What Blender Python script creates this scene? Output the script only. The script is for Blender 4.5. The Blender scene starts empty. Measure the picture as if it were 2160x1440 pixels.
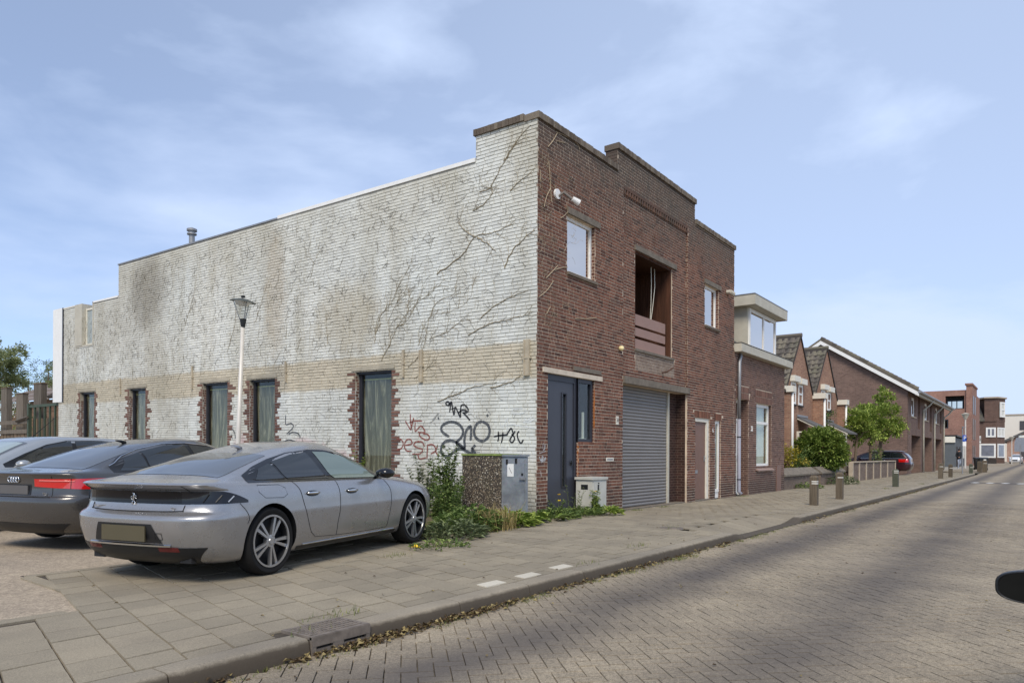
import bpy, bmesh, math, random
from mathutils import Vector, Matrix
from mathutils.bvhtree import BVHTree

sc = bpy.context.scene
COL = sc.collection
R = math.radians
rnd = random.Random(7)

# ------------------------------------------------------------------ camera
FPX, EYE, YAW, ROLL = 1519.0, 1.2, R(36.5), 0.0045
FW = Vector((math.cos(YAW), math.sin(YAW), 0)); RT = Vector((math.sin(YAW), -math.cos(YAW), 0)); UP = Vector((0, 0, 1))
cam = bpy.data.cameras.new('camera'); cam_o = bpy.data.objects.new('camera', cam); COL.objects.link(cam_o)
cam.sensor_width = 36; cam.lens = FPX / 2160 * 36; cam.shift_y = 237 / 2160
cam.clip_start = .05; cam.clip_end = 3000
ux = (RT + UP * ROLL).normalized(); uy = (UP - RT * ROLL).normalized()
M = Matrix((ux, uy, -FW)).transposed().to_4x4(); M.translation = (0, 0, EYE)
cam_o.matrix_world = M
sc.camera = cam_o

# ------------------------------------------------------------------ sky, sun, exposure
SUN_EL, SUN_AZ = R(48), (-.86, -.5)      # towards the sun (soft, behind thin cloud)
w = bpy.data.worlds.new('World'); sc.world = w; w.use_nodes = True
nt = w.node_tree; N = nt.nodes; L = nt.links
for n in list(N): N.remove(n)
out = N.new('ShaderNodeOutputWorld'); bg = N.new('ShaderNodeBackground'); L.new(bg.outputs[0], out.inputs[0])
sky = N.new('ShaderNodeTexSky'); sky.sky_type = 'NISHITA'; sky.sun_disc = False
sky.sun_elevation = SUN_EL; sky.sun_rotation = math.atan2(SUN_AZ[0], SUN_AZ[1])
sky.air_density = .62; sky.dust_density = .1; sky.ozone_density = 3.0; sky.altitude = 0
tc = N.new('ShaderNodeTexCoord')
mp = N.new('ShaderNodeMapping'); mp.inputs['Scale'].default_value = (1.0, 1.0, 2.6); mp.inputs['Location'].default_value = (4.1, .2, 2.2)
L.new(tc.outputs['Generated'], mp.inputs[0])
n1 = N.new('ShaderNodeTexNoise'); n1.inputs['Scale'].default_value = 2.2; n1.inputs['Detail'].default_value = 7; n1.inputs['Roughness'].default_value = .52; n1.inputs['Distortion'].default_value = .25
L.new(mp.outputs[0], n1.inputs['Vector'])
cr = N.new('ShaderNodeValToRGB'); cr.color_ramp.elements[0].position = .49; cr.color_ramp.elements[1].position = .74
cr.color_ramp.elements[0].color = (.0, .0, .0, 1); cr.color_ramp.elements[1].color = (.62, .62, .62, 1)
L.new(n1.outputs['Fac'], cr.inputs[0])
# hazier towards the horizon
sx = N.new('ShaderNodeSeparateXYZ'); L.new(tc.outputs['Generated'], sx.inputs[0])
hz = N.new('ShaderNodeMapRange'); hz.inputs['From Min'].default_value = .0; hz.inputs['From Max'].default_value = .42
hz.inputs['To Min'].default_value = .42; hz.inputs['To Max'].default_value = .36; L.new(sx.outputs['Z'], hz.inputs['Value'])
# a wide thin veil of high cloud lies over the street side of the sky
vd = N.new('ShaderNodeVectorMath'); vd.operation = 'DOT_PRODUCT'; vd.inputs[1].default_value = (.99, -.12, .05); L.new(tc.outputs['Generated'], vd.inputs[0])
vr = N.new('ShaderNodeMapRange'); vr.interpolation_type = 'SMOOTHSTEP'; vr.inputs['From Min'].default_value = .15; vr.inputs['From Max'].default_value = 1.0; vr.inputs['To Min'].default_value = .0; vr.inputs['To Max'].default_value = .30; L.new(vd.outputs['Value'], vr.inputs['Value'])
va = N.new('ShaderNodeMath'); va.operation = 'ADD'; L.new(hz.outputs[0], va.inputs[0]); L.new(vr.outputs[0], va.inputs[1]); hz = va
mxf = N.new('ShaderNodeMath'); mxf.operation = 'ADD'; mxf.use_clamp = True; L.new(cr.outputs[0], mxf.inputs[0]); L.new(hz.outputs[0], mxf.inputs[1])
mx = N.new('ShaderNodeMixRGB'); mx.inputs[2].default_value = (3.85, 4.65, 6.25, 1)
L.new(mxf.outputs[0], mx.inputs[0]); L.new(sky.outputs[0], mx.inputs[1]); L.new(mx.outputs[0], bg.inputs[0])
bg.inputs[1].default_value = .085
sun = bpy.data.lights.new('sun', 'SUN'); sun.energy = 1.5; sun.angle = R(24); sun.color = (1, .92, .80)
sun_o = bpy.data.objects.new('sun', sun); COL.objects.link(sun_o)
h = math.hypot(*SUN_AZ); sd = Vector((SUN_AZ[0] / h * math.cos(SUN_EL), SUN_AZ[1] / h * math.cos(SUN_EL), math.sin(SUN_EL)))
sun_o.rotation_euler = sd.to_track_quat('Z', 'Y').to_euler(); sun_o.location = (0, -5, 30)
vs = sc.view_settings; vs.view_transform = 'Standard'; vs.look = 'None'; vs.gamma = 1; vs.use_curve_mapping = False; vs.exposure = 1.06

# ------------------------------------------------------------------ sight helpers: where a line of sight meets a real plane
def ray(px, py):
    u, v = px - 1080, 957 - py
    u, v = u - ROLL * v, v + ROLL * u
    return FW + RT * (u / FPX) + UP * (v / FPX)
def atX(px, py, X):
    d = ray(px, py); t = X / d.x; return Vector((X, d.y * t, EYE + d.z * t))
def atY(px, py, Y):
    d = ray(px, py); t = Y / d.y; return Vector((d.x * t, Y, EYE + d.z * t))
def atZ(px, py, z=0.0):
    d = ray(px, py); t = (z - EYE) / d.z; return Vector((d.x * t, d.y * t, z))
def depth(x, y): return x * FW.x + y * FW.y
def seen(x, y, m=.03):
    dz = depth(x, y)
    return dz > .3 and abs((x * RT.x + y * RT.y) / dz) < 1080 / FPX + m

# ------------------------------------------------------------------ materials
def S(r, g, b):
    f = lambda c: (c / 255 / 12.92) if c <= 10 else ((c / 255 + .055) / 1.055) ** 2.4
    return (f(r), f(g), f(b), 1)
class NT:
    def __init__(s, name):
        s.m = bpy.data.materials.new(name); s.m.use_nodes = True
        s.t = s.m.node_tree; s.n = s.t.nodes; s.l = s.t.links
        s.b = s.n['Principled BSDF']; s.pos = None
    def add(s, typ, **kw):
        n = s.n.new(typ)
        for k, v in kw.items():
            if hasattr(n, k) and k not in n.inputs: setattr(n, k, v)
            else: s.inp(n, k, v)
        return n
    def inp(s, n, k, v):
        i = n.inputs[k]
        if hasattr(v, 'is_output'): s.l.new(v, i)
        else: i.default_value = v
    def P(s):
        if not s.pos: s.pos = s.n.new('ShaderNodeNewGeometry')
        return s.pos.outputs['Position']
    def mapv(s, scale=(1, 1, 1), rot=(0, 0, 0), vec=None):
        n = s.n.new('ShaderNodeMapping'); n.inputs['Scale'].default_value = scale; n.inputs['Rotation'].default_value = rot
        s.l.new(vec or s.P(), n.inputs[0]); return n.outputs[0]
    def noise(s, scale, detail=4, rough=.55, vec=None, dist=0):
        n = s.n.new('ShaderNodeTexNoise'); n.inputs['Scale'].default_value = scale; n.inputs['Detail'].default_value = detail
        n.inputs['Roughness'].default_value = rough; n.inputs['Distortion'].default_value = dist
        s.l.new(vec or s.P(), n.inputs['Vector']); return n.outputs['Fac']
    def ramp(s, fac, stops):
        n = s.n.new('ShaderNodeValToRGB'); s.l.new(fac, n.inputs[0]); e = n.color_ramp.elements
        while len(e) < len(stops): e.new(.5)
        for el, (p, c) in zip(e, stops):
            el.position = p; el.color = c if len(c) == 4 else (*c, 1)
        return n.outputs[0]
    def rng(s, v, a, b, c=0., d=1.):
        n = s.n.new('ShaderNodeMapRange'); s.l.new(v, n.inputs['Value'])
        for k, x in zip(('From Min', 'From Max', 'To Min', 'To Max'), (a, b, c, d)): n.inputs[k].default_value = x
        return n.outputs[0]
    def math(s, op, a, b=0.):
        n = s.n.new('ShaderNodeMath'); n.operation = op
        for i, v in enumerate((a, b)):
            if hasattr(v, 'is_output'): s.l.new(v, n.inputs[i])
            else: n.inputs[i].default_value = v
        return n.outputs[0]
    def mix(s, f, a, b, mode='MIX'):
        n = s.n.new('ShaderNodeMixRGB'); n.blend_type = mode
        for i, v in enumerate((f, a, b)):
            if hasattr(v, 'is_output'): s.l.new(v, n.inputs[i])
            else: n.inputs[i].default_value = v
        return n.outputs[0]
    def xyz(s):
        n = s.n.new('ShaderNodeSeparateXYZ'); s.l.new(s.P(), n.inputs[0]); return n.outputs
    def island(s):
        s.P(); o = s.n.new('ShaderNodeObjectInfo')
        return s.math('FRACT', s.math('ADD', s.pos.outputs['Random Per Island'], o.outputs['Random']))
    def bump(s, h, strength=.3, dist=.01):
        n = s.n.new('ShaderNodeBump'); n.inputs['Strength'].default_value = strength; n.inputs['Distance'].default_value = dist
        s.l.new(h, n.inputs['Height']); s.l.new(n.outputs[0], s.b.inputs['Normal'])
    def col(s, c): s.inp(s.b, 'Base Color', c)
    def set(s, **kw):
        for k, v in kw.items(): s.inp(s.b, {'rough': 'Roughness', 'metal': 'Metallic', 'coat': 'Coat Weight', 'coatr': 'Coat Roughness', 'spec': 'Specular IOR Level', 'alpha': 'Alpha', 'trans': 'Transmission Weight', 'sub': 'Subsurface Weight'}[k], v)
        return s.m
def dim(c, k): return (c[0] * k, c[1] * k, c[2] * k, 1)
def plain(name, c, rough=.6, metal=0, var=.18, scale=6., bump=0., bscale=90., coat=0., spec=.4):
    s = NT(name)
    n = s.noise(scale, 5, .6)
    s.col(s.mix(1., s.ramp(n, [(.25, (1 - var,) * 3), (.75, (1 + var,) * 3)]), c, 'MULTIPLY'))
    if bump: s.bump(s.noise(bscale, 3), bump, .004)
    return s.set(rough=rough, metal=metal, coat=coat, spec=spec)

def pavers(name, base, var, grain, stain, rough=.9, gscale=260):
    """concrete or clay pieces: own shade per piece, grain, drifting stains"""
    s = NT(name); i = s.island()
    c = s.mix(1., base, s.ramp(i, [(0, (1 - var,) * 3), (.5, (1, 1, 1)), (1, (1 + var, 1 + var * .9, 1 + var * .8))]), 'MULTIPLY')
    g = s.noise(gscale, 2, .7); g2 = s.noise(gscale * .35, 2, .7)
    c = s.mix(1., c, s.ramp(g, [(.3, (1 - grain,) * 3), (.7, (1 + grain,) * 3)]), 'MULTIPLY')
    c = s.mix(1., c, s.ramp(g2, [(.3, (1 - grain * .7,) * 3), (.7, (1 + grain * .7,) * 3)]), 'MULTIPLY')
    st = s.noise(.9, 6, .65)
    c = s.mix(1., c, s.ramp(st, [(.3, (1 - stain, 1 - stain, 1 - stain * .9)), (.7, (1 + stain * .6,) * 3)]), 'MULTIPLY')
    s.bump(g, .35, .004)
    return s, c

def brick_mat(name, stops, soot=0., sooty=None, plinth=None, mortar_dust=.12):
    s = NT(name); i = s.island()
    c = s.ramp(i, stops)
    g = s.noise(70, 4, .65)
    c = s.mix(1., c, s.ramp(g, [(.28, (.72, .72, .72)), (.72, (1.28, 1.26, 1.24))]), 'MULTIPLY')
    big = s.noise(.55, 6, .6)
    c = s.mix(s.rng(big, .45, .75, 0, .35), c, S(70, 62, 58))
    dust = s.noise(4.5, 6, .7)
    c = s.mix(s.rng(dust, .52, .8, 0, mortar_dust), c, S(172, 156, 138))
    o = s.xyz()
    if sooty:
        z = s.math('ADD', o['Z'], s.math('MULTIPLY', s.math('SUBTRACT', s.noise(1.2, 5), .5), 1.4))
        c = s.mix(s.rng(z, sooty[0], sooty[1], 0, soot), c, S(84, 78, 70))
    if plinth:
        z = s.math('ADD', o['Z'], s.math('MULTIPLY', s.math('SUBTRACT', s.noise(2.2, 5), .5), .25))
        c = s.mix(s.rng(z, plinth[0], plinth[1], .62, 0), c, S(66, 56, 50))
    s.col(c); s.bump(g, .5, .006); return s.set(rough=.9, spec=.25)

RED = [(0, S(80, 55, 46)), (.25, S(106, 71, 57)), (.55, S(122, 82, 66)), (.8, S(130, 90, 72)), (1, S(100, 75, 65))]
BROWN = [(0, S(92, 68, 60)), (.3, S(114, 86, 75)), (.7, S(128, 98, 86)), (1, S(104, 80, 74))]
MAT = {}
MAT['brick'] = brick_mat('red_brick', RED, .78, (6.2, 7.6), (.25, .55))
MAT['brick_coping'] = brick_mat('coping_brick', [(0, S(92, 82, 72)), (.5, S(112, 102, 90)), (1, S(128, 118, 104))])
MAT['brick_quoin'] = brick_mat('raw_red_brick', [(0, S(100, 72, 62)), (.5, S(120, 88, 76)), (1, S(134, 102, 90))], mortar_dust=.2)
MAT['brick_brown'] = brick_mat('brown_brick', BROWN, 0, None, (.2, .6))
MAT['mortar'] = plain('mortar', S(196, 178, 156), .95, var=.3, scale=3, bump=.3)
MAT['mortar_dark'] = plain('mortar_dark', S(120, 100, 88), .95, var=.3, scale=2, bump=.3)
MAT['concrete'] = plain('weathered_concrete', S(116, 107, 95), .92, var=.35, scale=7, bump=.6, bscale=60)
MAT['white_paint'] = plain('white_paint', S(232, 230, 224), .5, var=.06, scale=5)
MAT['cream_paint'] = plain('cream_paint', S(222, 216, 200), .55, var=.1, scale=5)
MAT['dormer_panel'] = plain('weathered_panel', S(186, 180, 164), .7, var=.14, scale=2.5)
MAT['anthracite'] = plain('anthracite_paint', S(64, 66, 74), .42, var=.08, scale=2)
MAT['anthracite_dark'] = plain('anthracite_frame', S(46, 47, 54), .4, var=.08)
MAT['zinc'] = plain('zinc_pipe', S(150, 150, 150), .5, .5, var=.15, scale=9)
MAT['pvc'] = plain('grey_pvc', S(148, 148, 158), .5, var=.1)
MAT['black_metal'] = plain('black_metal', S(34, 36, 38), .45, var=.1)
MAT['rubber'] = plain('black_rubber', S(24, 24, 25), .8, var=.2, scale=20)
MAT['brown_board'] = plain('brown_board', S(150, 118, 104), .55, var=.06, scale=3)
MAT['brown_door'] = plain('brown_door', S(122, 92, 78), .5, var=.1, scale=4)
MAT['soil'] = plain('soil', S(96, 84, 66), .98, var=.5, scale=9, bump=.8, bscale=50)
MAT['dark_room'] = plain('dark_room', S(62, 56, 50), .95, var=.2)
MAT['slate'] = plain('bitumen_roof', S(92, 90, 88), .9, var=.2)

def wood(name, c, k=.35, axis=2, rough=.8):
    s = NT(name); sc_ = [26, 26, 26]; sc_[axis] = 1.6
    n = s.noise(1., 6, .6, s.mapv(sc_)); i = s.island()
    c2 = s.mix(1., c, s.ramp(n, [(.3, (1 - k,) * 3), (.7, (1 + k,) * 3)]), 'MULTIPLY')
    s.col(s.mix(1., c2, s.ramp(i, [(0, (.8, .8, .8)), (1, (1.2, 1.18, 1.15))]), 'MULTIPLY'))
    s.bump(n, .3, .004); return s.set(rough=rough, spec=.25)
MAT['grey_wood'] = wood('weathered_wood', S(104, 96, 86))
MAT['fence_wood'] = wood('fence_wood', S(112, 96, 78))
MAT['red_wood'] = wood('interior_wood', S(78, 50, 36))
MAT['post_wood'] = wood('bollard_wood', S(98, 88, 74))
MAT['shed_wood'] = wood('shed_wood', S(122, 96, 76), axis=1)

def glass(name, tint=(.9, .95, .95), refl=.9, clear=.75):
    """window pane: fresnel mirror over partly clear glass"""
    s = NT(name); s.n.remove(s.b)
    o = s.n['Material Output']
    tr = s.add('ShaderNodeBsdfTransparent', Color=(*tint, 1)); gl = s.add('ShaderNodeBsdfGlossy', Roughness=.015, Color=(refl, refl, refl, 1))
    fr = s.n.new('ShaderNodeLayerWeight'); fr.inputs[0].default_value = .5   # Schlick from the facing angle, same on both sides
    f = s.math('ADD', s.math('MULTIPLY', s.math('POWER', fr.outputs['Facing'], 5.), .75), 1 - clear)
    f.node.use_clamp = True
    m = s.n.new('ShaderNodeMixShader'); s.l.new(f, m.inputs[0]); s.l.new(tr.outputs[0], m.inputs[1]); s.l.new(gl.outputs[0], m.inputs[2])
    s.l.new(m.outputs[0], o.inputs[0]); return s.m
MAT['glass'] = glass('window_glass', (.90, .93, .90), clear=.96)
s = NT('reflective_glass'); s.col(S(214, 206, 198)); MAT['mirror_glass'] = s.set(rough=.02, metal=1.)
MAT['car_glass'] = glass('car_glass', (.55, .62, .60), .95, .80)
MAT['car_glass_dark'] = glass('tinted_car_glass', (.16, .17, .17), .9, .86)
MAT['lamp_glass'] = glass('lamp_glass', (.93, .95, .95), .9, .86)

def brick_tex(name, c1, c2, mortar, wd=.225, ht=.072, ms=.009):
    s = NT(name); o = s.xyz(); cb = s.n.new('ShaderNodeCombineXYZ')
    s.l.new(s.math('ADD', o['X'], o['Y']), cb.inputs[0]); s.l.new(o['Z'], cb.inputs[1])
    b = s.n.new('ShaderNodeTexBrick'); b.offset = .5; b.inputs['Scale'].default_value = 1
    for k, v in (('Color1', c1), ('Color2', c2), ('Mortar', mortar), ('Mortar Size', ms), ('Mortar Smooth', .1), ('Bias', 0.), ('Brick Width', wd), ('Row Height', ht)): b.inputs[k].default_value = v
    s.l.new(cb.outputs[0], b.inputs['Vector'])
    c = s.mix(1., b.outputs['Color'], s.ramp(s.noise(.7, 6, .62), [(.3, (.82, .82, .82)), (.7, (1.15, 1.14, 1.12))]), 'MULTIPLY')
    c = s.mix(1., c, s.ramp(s.noise(14, 4, .6), [(.3, (.82, .82, .82)), (.7, (1.18, 1.18, 1.18))]), 'MULTIPLY')
    s.col(c); s.bump(b.outputs['Fac'], -.6, .008); return s.set(rough=.92, spec=.2)
MAT['bt_main'] = brick_tex('main_brick', S(104, 70, 60), S(84, 56, 50), S(168, 148, 130), .22, .07, .008)
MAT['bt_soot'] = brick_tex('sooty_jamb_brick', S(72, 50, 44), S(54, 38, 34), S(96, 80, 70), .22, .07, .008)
MAT['bt_brown'] = brick_tex('brown_jamb_brick', S(96, 72, 64), S(80, 60, 54), S(132, 112, 100), .22, .07, .008)
# ------------------------------------------------------------------ mesh helpers
class MB:
    def __init__(s): s.v = []; s.f = []; s.m = []; s.mi = 0
    def add(s, vs, fs):
        o = len(s.v); s.v += [tuple(p) for p in vs]
        for f in fs: s.f.append([i + o for i in f]); s.m.append(s.mi)
    def hexa(s, p):  # 8 points: bottom ring 0-3, top ring 4-7
        s.add(p, [(0, 3, 2, 1), (4, 5, 6, 7), (0, 1, 5, 4), (1, 2, 6, 5), (2, 3, 7, 6), (3, 0, 4, 7)])
    def box(s, x0, x1, y0, y1, z0, z1):
        s.hexa([(x0, y0, z0), (x1, y0, z0), (x1, y1, z0), (x0, y1, z0), (x0, y0, z1), (x1, y0, z1), (x1, y1, z1), (x0, y1, z1)])
    def mbox(s, mp, a0, a1, d0, d1, z0, z1):
        s.hexa([mp(*q) for q in ((a0, d0, z0), (a1, d0, z0), (a1, d1, z0), (a0, d1, z0), (a0, d0, z1), (a1, d0, z1), (a1, d1, z1), (a0, d1, z1))])
    def quad(s, a, b, c, d): s.add([a, b, c, d], [(0, 1, 2, 3)])
    def tube(s, pts, r, n=8, caps=True):
        pts = [Vector(p) for p in pts]; k = len(pts); rs = r if isinstance(r, (list, tuple)) else [r] * k
        vs = []; prev = None
        for i, p in enumerate(pts):
            t = (pts[min(i + 1, k - 1)] - pts[max(i - 1, 0)])
            if t.length < 1e-9: t = Vector((0, 0, 1))
            t.normalize()
            a = prev if prev else (Vector((0, 0, 1)) if abs(t.z) < .9 else Vector((1, 0, 0)))
            b = t.cross(a)
            if b.length < 1e-6: b = t.cross(Vector((0, 1, 0)))
            b.normalize(); a = b.cross(t); prev = a
            for j in range(n):
                q = 2 * math.pi * j / n; vs.append(p + (a * math.cos(q) + b * math.sin(q)) * rs[i])
        fs = [(i * n + j, i * n + (j + 1) % n, (i + 1) * n + (j + 1) % n, (i + 1) * n + j) for i in range(k - 1) for j in range(n)]
        if caps: fs += [tuple(range(n))[::-1], tuple((k - 1) * n + j for j in range(n))]
        s.add(vs, fs)
    def lathe(s, prof, c=(0, 0, 0), n=24, axis='Z'):  # prof: (radius, height)
        vs = []
        for r, hh in prof:
            for j in range(n):
                q = 2 * math.pi * j / n
                p = (r * math.cos(q), r * math.sin(q), hh)
                if axis == 'Y': p = (p[0], p[2], p[1])
                if axis == 'X': p = (p[2], p[0], p[1])
                vs.append((p[0] + c[0], p[1] + c[1], p[2] + c[2]))
        fs = [(i * n + j, i * n + (j + 1) % n, (i + 1) * n + (j + 1) % n, (i + 1) * n + j) for i in range(len(prof) - 1) for j in range(n)]
        s.add(vs, fs)
    def prism(s, poly, f0, f1):  # poly 2-D; f0,f1 map (a,b)->3-D for both faces
        n = len(poly); s.add([f0(*p) for p in poly] + [f1(*p) for p in poly],
            [tuple(range(n))[::-1], tuple(range(n, 2 * n))] + [(i, (i + 1) % n, n + (i + 1) % n, n + i) for i in range(n)])
    def grid(s, fn, nu, nv):
        o = [fn(i / nu, j / nv) for j in range(nv + 1) for i in range(nu + 1)]
        s.add(o, [(j * (nu + 1) + i, j * (nu + 1) + i + 1, (j + 1) * (nu + 1) + i + 1, (j + 1) * (nu + 1) + i) for j in range(nv) for i in range(nu)])
    def mesh(s, name, mats, smooth=False, recalc=True):
        me = bpy.data.meshes.new(name); me.from_pydata(s.v, [], s.f)
        for m in (mats if isinstance(mats, (list, tuple)) else [mats]): me.materials.append(MAT[m] if isinstance(m, str) else m)
        if any(s.m): me.polygons.foreach_set('material_index', s.m)
        if recalc and len(s.f) < 60000:
            bm = bmesh.new(); bm.from_mesh(me); bmesh.ops.recalc_face_normals(bm, faces=bm.faces); bm.to_mesh(me); bm.free()
        if smooth: me.polygons.foreach_set('use_smooth', [True] * len(me.polygons))
        if smooth is not True and smooth: me.set_sharp_from_angle(angle=R(smooth))
        me.update(); return me

def link(name, me, parent=None, label=None, cat=None, group=None, kind=None):
    o = bpy.data.objects.new(name, me); COL.objects.link(o)
    if parent:
        o.parent = parent; o.matrix_parent_inverse = parent.matrix_basis.inverted()
    tag(o, label, cat, group, kind); return o
def tag(o, label=None, cat=None, group=None, kind=None):
    if label: o['label'] = label
    if cat: o['category'] = cat
    if group: o['group'] = group
    if kind: o['kind'] = kind
    return o
def thing(name, label, cat, loc=(0, 0, 0), rz=0., group=None):
    o = bpy.data.objects.new(name, None); COL.objects.link(o); o.location = loc; o.rotation_euler = (0, 0, rz)
    o.empty_display_size = .2
    return tag(o, label, cat, group)
def part(name, mb, mats, parent, smooth=False, label=None, kind=None, recalc=True):
    return link(name, mb.mesh(name, mats, smooth, recalc), parent, label, None, None, kind)
def local(name, mb, mats, parent, smooth=False, label=None, kind=None):
    """part whose mesh is already in its parent's own coordinates"""
    o = bpy.data.objects.new(name, mb if isinstance(mb, bpy.types.Mesh) else mb.mesh(name, mats, smooth)); COL.objects.link(o); o.parent = parent
    return tag(o, label, kind=kind)
def dup(o, parent=None, loc=None, rz=None, label=None):
    c = o.copy(); COL.objects.link(c)
    if parent: c.parent = parent
    if loc is not None: c.location = loc
    if rz is not None: c.rotation_euler = (0, 0, rz)
    if label: c['label'] = label
    for ch in o.children: dup(ch, c)
    return c

def smooth01(x): x = max(0., min(1., x)); return x * x * (3 - 2 * x)
def lerp(a, b, t): return a + (b - a) * t
def interp(x, pts):
    if x <= pts[0][0]: return pts[0][1]
    for (x0, y0), (x1, y1) in zip(pts, pts[1:]):
        if x <= x1: return y0 + (y1 - y0) * (x - x0) / (x1 - x0)
    return pts[-1][1]
def text_part(name, txt, size, mp, mat, parent, depth_=.004, sx=1.):
    """letters as thin raised shapes; mp maps (a, out, z)"""
    cu = bpy.data.curves.new(name, 'FONT'); cu.body = txt; cu.size = size; cu.extrude = depth_ / 2; cu.align_x = 'CENTER'; cu.align_y = 'CENTER'
    t = bpy.data.objects.new(name, cu); COL.objects.link(t)
    me = bpy.data.meshes.new_from_object(t.evaluated_get(bpy.context.evaluated_depsgraph_get()))
    bpy.data.objects.remove(t)
    for v in me.vertices: v.co = mp(v.co.x * sx, v.co.z, v.co.y)
    me.materials.clear(); me.materials.append(MAT[mat]); me.update()
    return me
# wall frames: (along, inwards, up) -> world
def planeY(Y): return lambda a, d, z: (a, Y + d, z)
def planeX(X, s=0., a0=0.): return lambda a, d, z: (X + d, a, z + s * (a - a0))

def wall_sheet(mb, mp, spans, holes, d, zb, back=.3):
    """wall face at inset d with real openings: spans (a0,a1,top); holes (a0,a1,z0,z1) get reveals to depth back"""
    A = sorted({a for s_ in spans for a in s_[:2]} | {a for h_ in holes for a in h_[:2]})
    Z = sorted({zb} | {s_[2] for s_ in spans} | {z for h_ in holes for z in h_[2:]})
    for a0, a1 in zip(A, A[1:]):
        am = (a0 + a1) / 2; top = max([s_[2] for s_ in spans if s_[0] < am < s_[1]] or [-9])
        for z0, z1 in zip(Z, Z[1:]):
            zm = (z0 + z1) / 2
            if zm > top or any(h_[0] < am < h_[1] and h_[2] < zm < h_[3] for h_ in holes): continue
            mb.quad(mp(a0, d, z0), mp(a1, d, z0), mp(a1, d, z1), mp(a0, d, z1))
    for a0, a1, z0, z1 in holes:
        r = [(a0, z0), (a1, z0), (a1, z1), (a0, z1)]
        for (p, q), (u, v) in zip(r, r[1:] + r[:1]): mb.quad(mp(p, d, q), mp(u, d, v), mp(u, back, v), mp(p, back, q))
def lay_bricks(spans, holes, zb, rng_, Lb=.215, Hb=.06, J=.010, heads=.3, z_align=0.):
    """courses of bricks in mixed bond, cut round the openings: list of (a0,a1,z0,z1)"""
    res = []; H = Hb + J; top = max(s_[2] for s_ in spans); lo = min(s_[0] for s_ in spans); hi = max(s_[1] for s_ in spans)
    k = int(math.floor((zb - z_align) / H))
    while z_align + k * H < top - .02:
        z0 = z_align + k * H; z1 = z0 + Hb; zm = (z0 + z1) / 2; k += 1
        free = []
        for a0, a1, t in spans:
            if z1 <= t + .02: free.append([a0, a1])
        merged = []
        for a in sorted(free):
            if merged and abs(a[0] - merged[-1][1]) < 1e-6: merged[-1][1] = a[1]
            else: merged.append(a[:])
        for h0, h1, q0, q1 in holes:
            if q0 < zm < q1:
                nm = []
                for a0, a1 in merged:
                    if h1 <= a0 or h0 >= a1: nm.append([a0, a1]); continue
                    if a0 < h0: nm.append([a0, h0])
                    if h1 < a1: nm.append([h1, a1])
                merged = nm
        x = lo - rng_.random() * .22; cuts = []
        while x < hi:
            l = (Lb - J) / 2 if rng_.random() < heads else Lb
            cuts.append((x, x + l)); x += l + J
        for a0, a1 in merged:
            for c0, c1 in cuts:
                p, q = max(c0, a0 + J * .3), min(c1, a1 - J * .3)
                if q - p > .035: res.append((p, q, z0, z1))
    return res
def brick_verts(mp, a0, a1, z0, z1, dface, dback, ch=.004):
    return [mp(a0, dback, z0), mp(a1, dback, z0), mp(a1, dback, z1), mp(a0, dback, z1),
            mp(a0 + ch, dface, z0 + ch), mp(a1 - ch, dface, z0 + ch), mp(a1 - ch, dface, z1 - ch), mp(a0 + ch, dface, z1 - ch)]
BRICK_F = [(4, 5, 6, 7), (0, 1, 5, 4), (1, 2, 6, 5), (2, 3, 7, 6), (3, 0, 4, 7)]
def brickwork(bricks, mp, mat, parent, name, stuff, rng_, dface=0., dback=.02, n_single=0, key=None, wob=.002, Lb=.215, Hb=.06, jit=.0):
    """the n nearest full bricks become objects of their own, the rest one joined part"""
    single = []
    if n_single:
        full = [b for b in bricks if abs(b[1] - b[0] - Lb) < 1e-6 and abs(b[3] - b[2] - Hb) < 1e-6]
        full.sort(key=key); single = full[:n_single]
        ss = set(single); bricks = [b for b in bricks if b not in ss]
        m = MB(); o = Vector(mp(0, 0, 0))
        m.add([Vector(v) - o for v in brick_verts(mp, -Lb / 2, Lb / 2, -Hb / 2, Hb / 2, 0, dback + .01)], BRICK_F)
        me = m.mesh(name, mat)
        for b in single:
            c = mp((b[0] + b[1]) / 2, dface - rng_.random() * wob, (b[2] + b[3]) / 2)
            ob = bpy.data.objects.new(name, me); COL.objects.link(ob); ob.location = c; ob.parent = parent; ob.matrix_parent_inverse = parent.matrix_basis.inverted()
    m = MB()
    for b in bricks:
        dz = rng_.uniform(-jit, jit)
        m.add(brick_verts(mp, b[0], b[1], b[2] + dz, b[3] + dz, dface - rng_.random() * wob, dback), BRICK_F)
    if m.v: part(stuff, m, mat, parent, kind='stuff')

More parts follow.
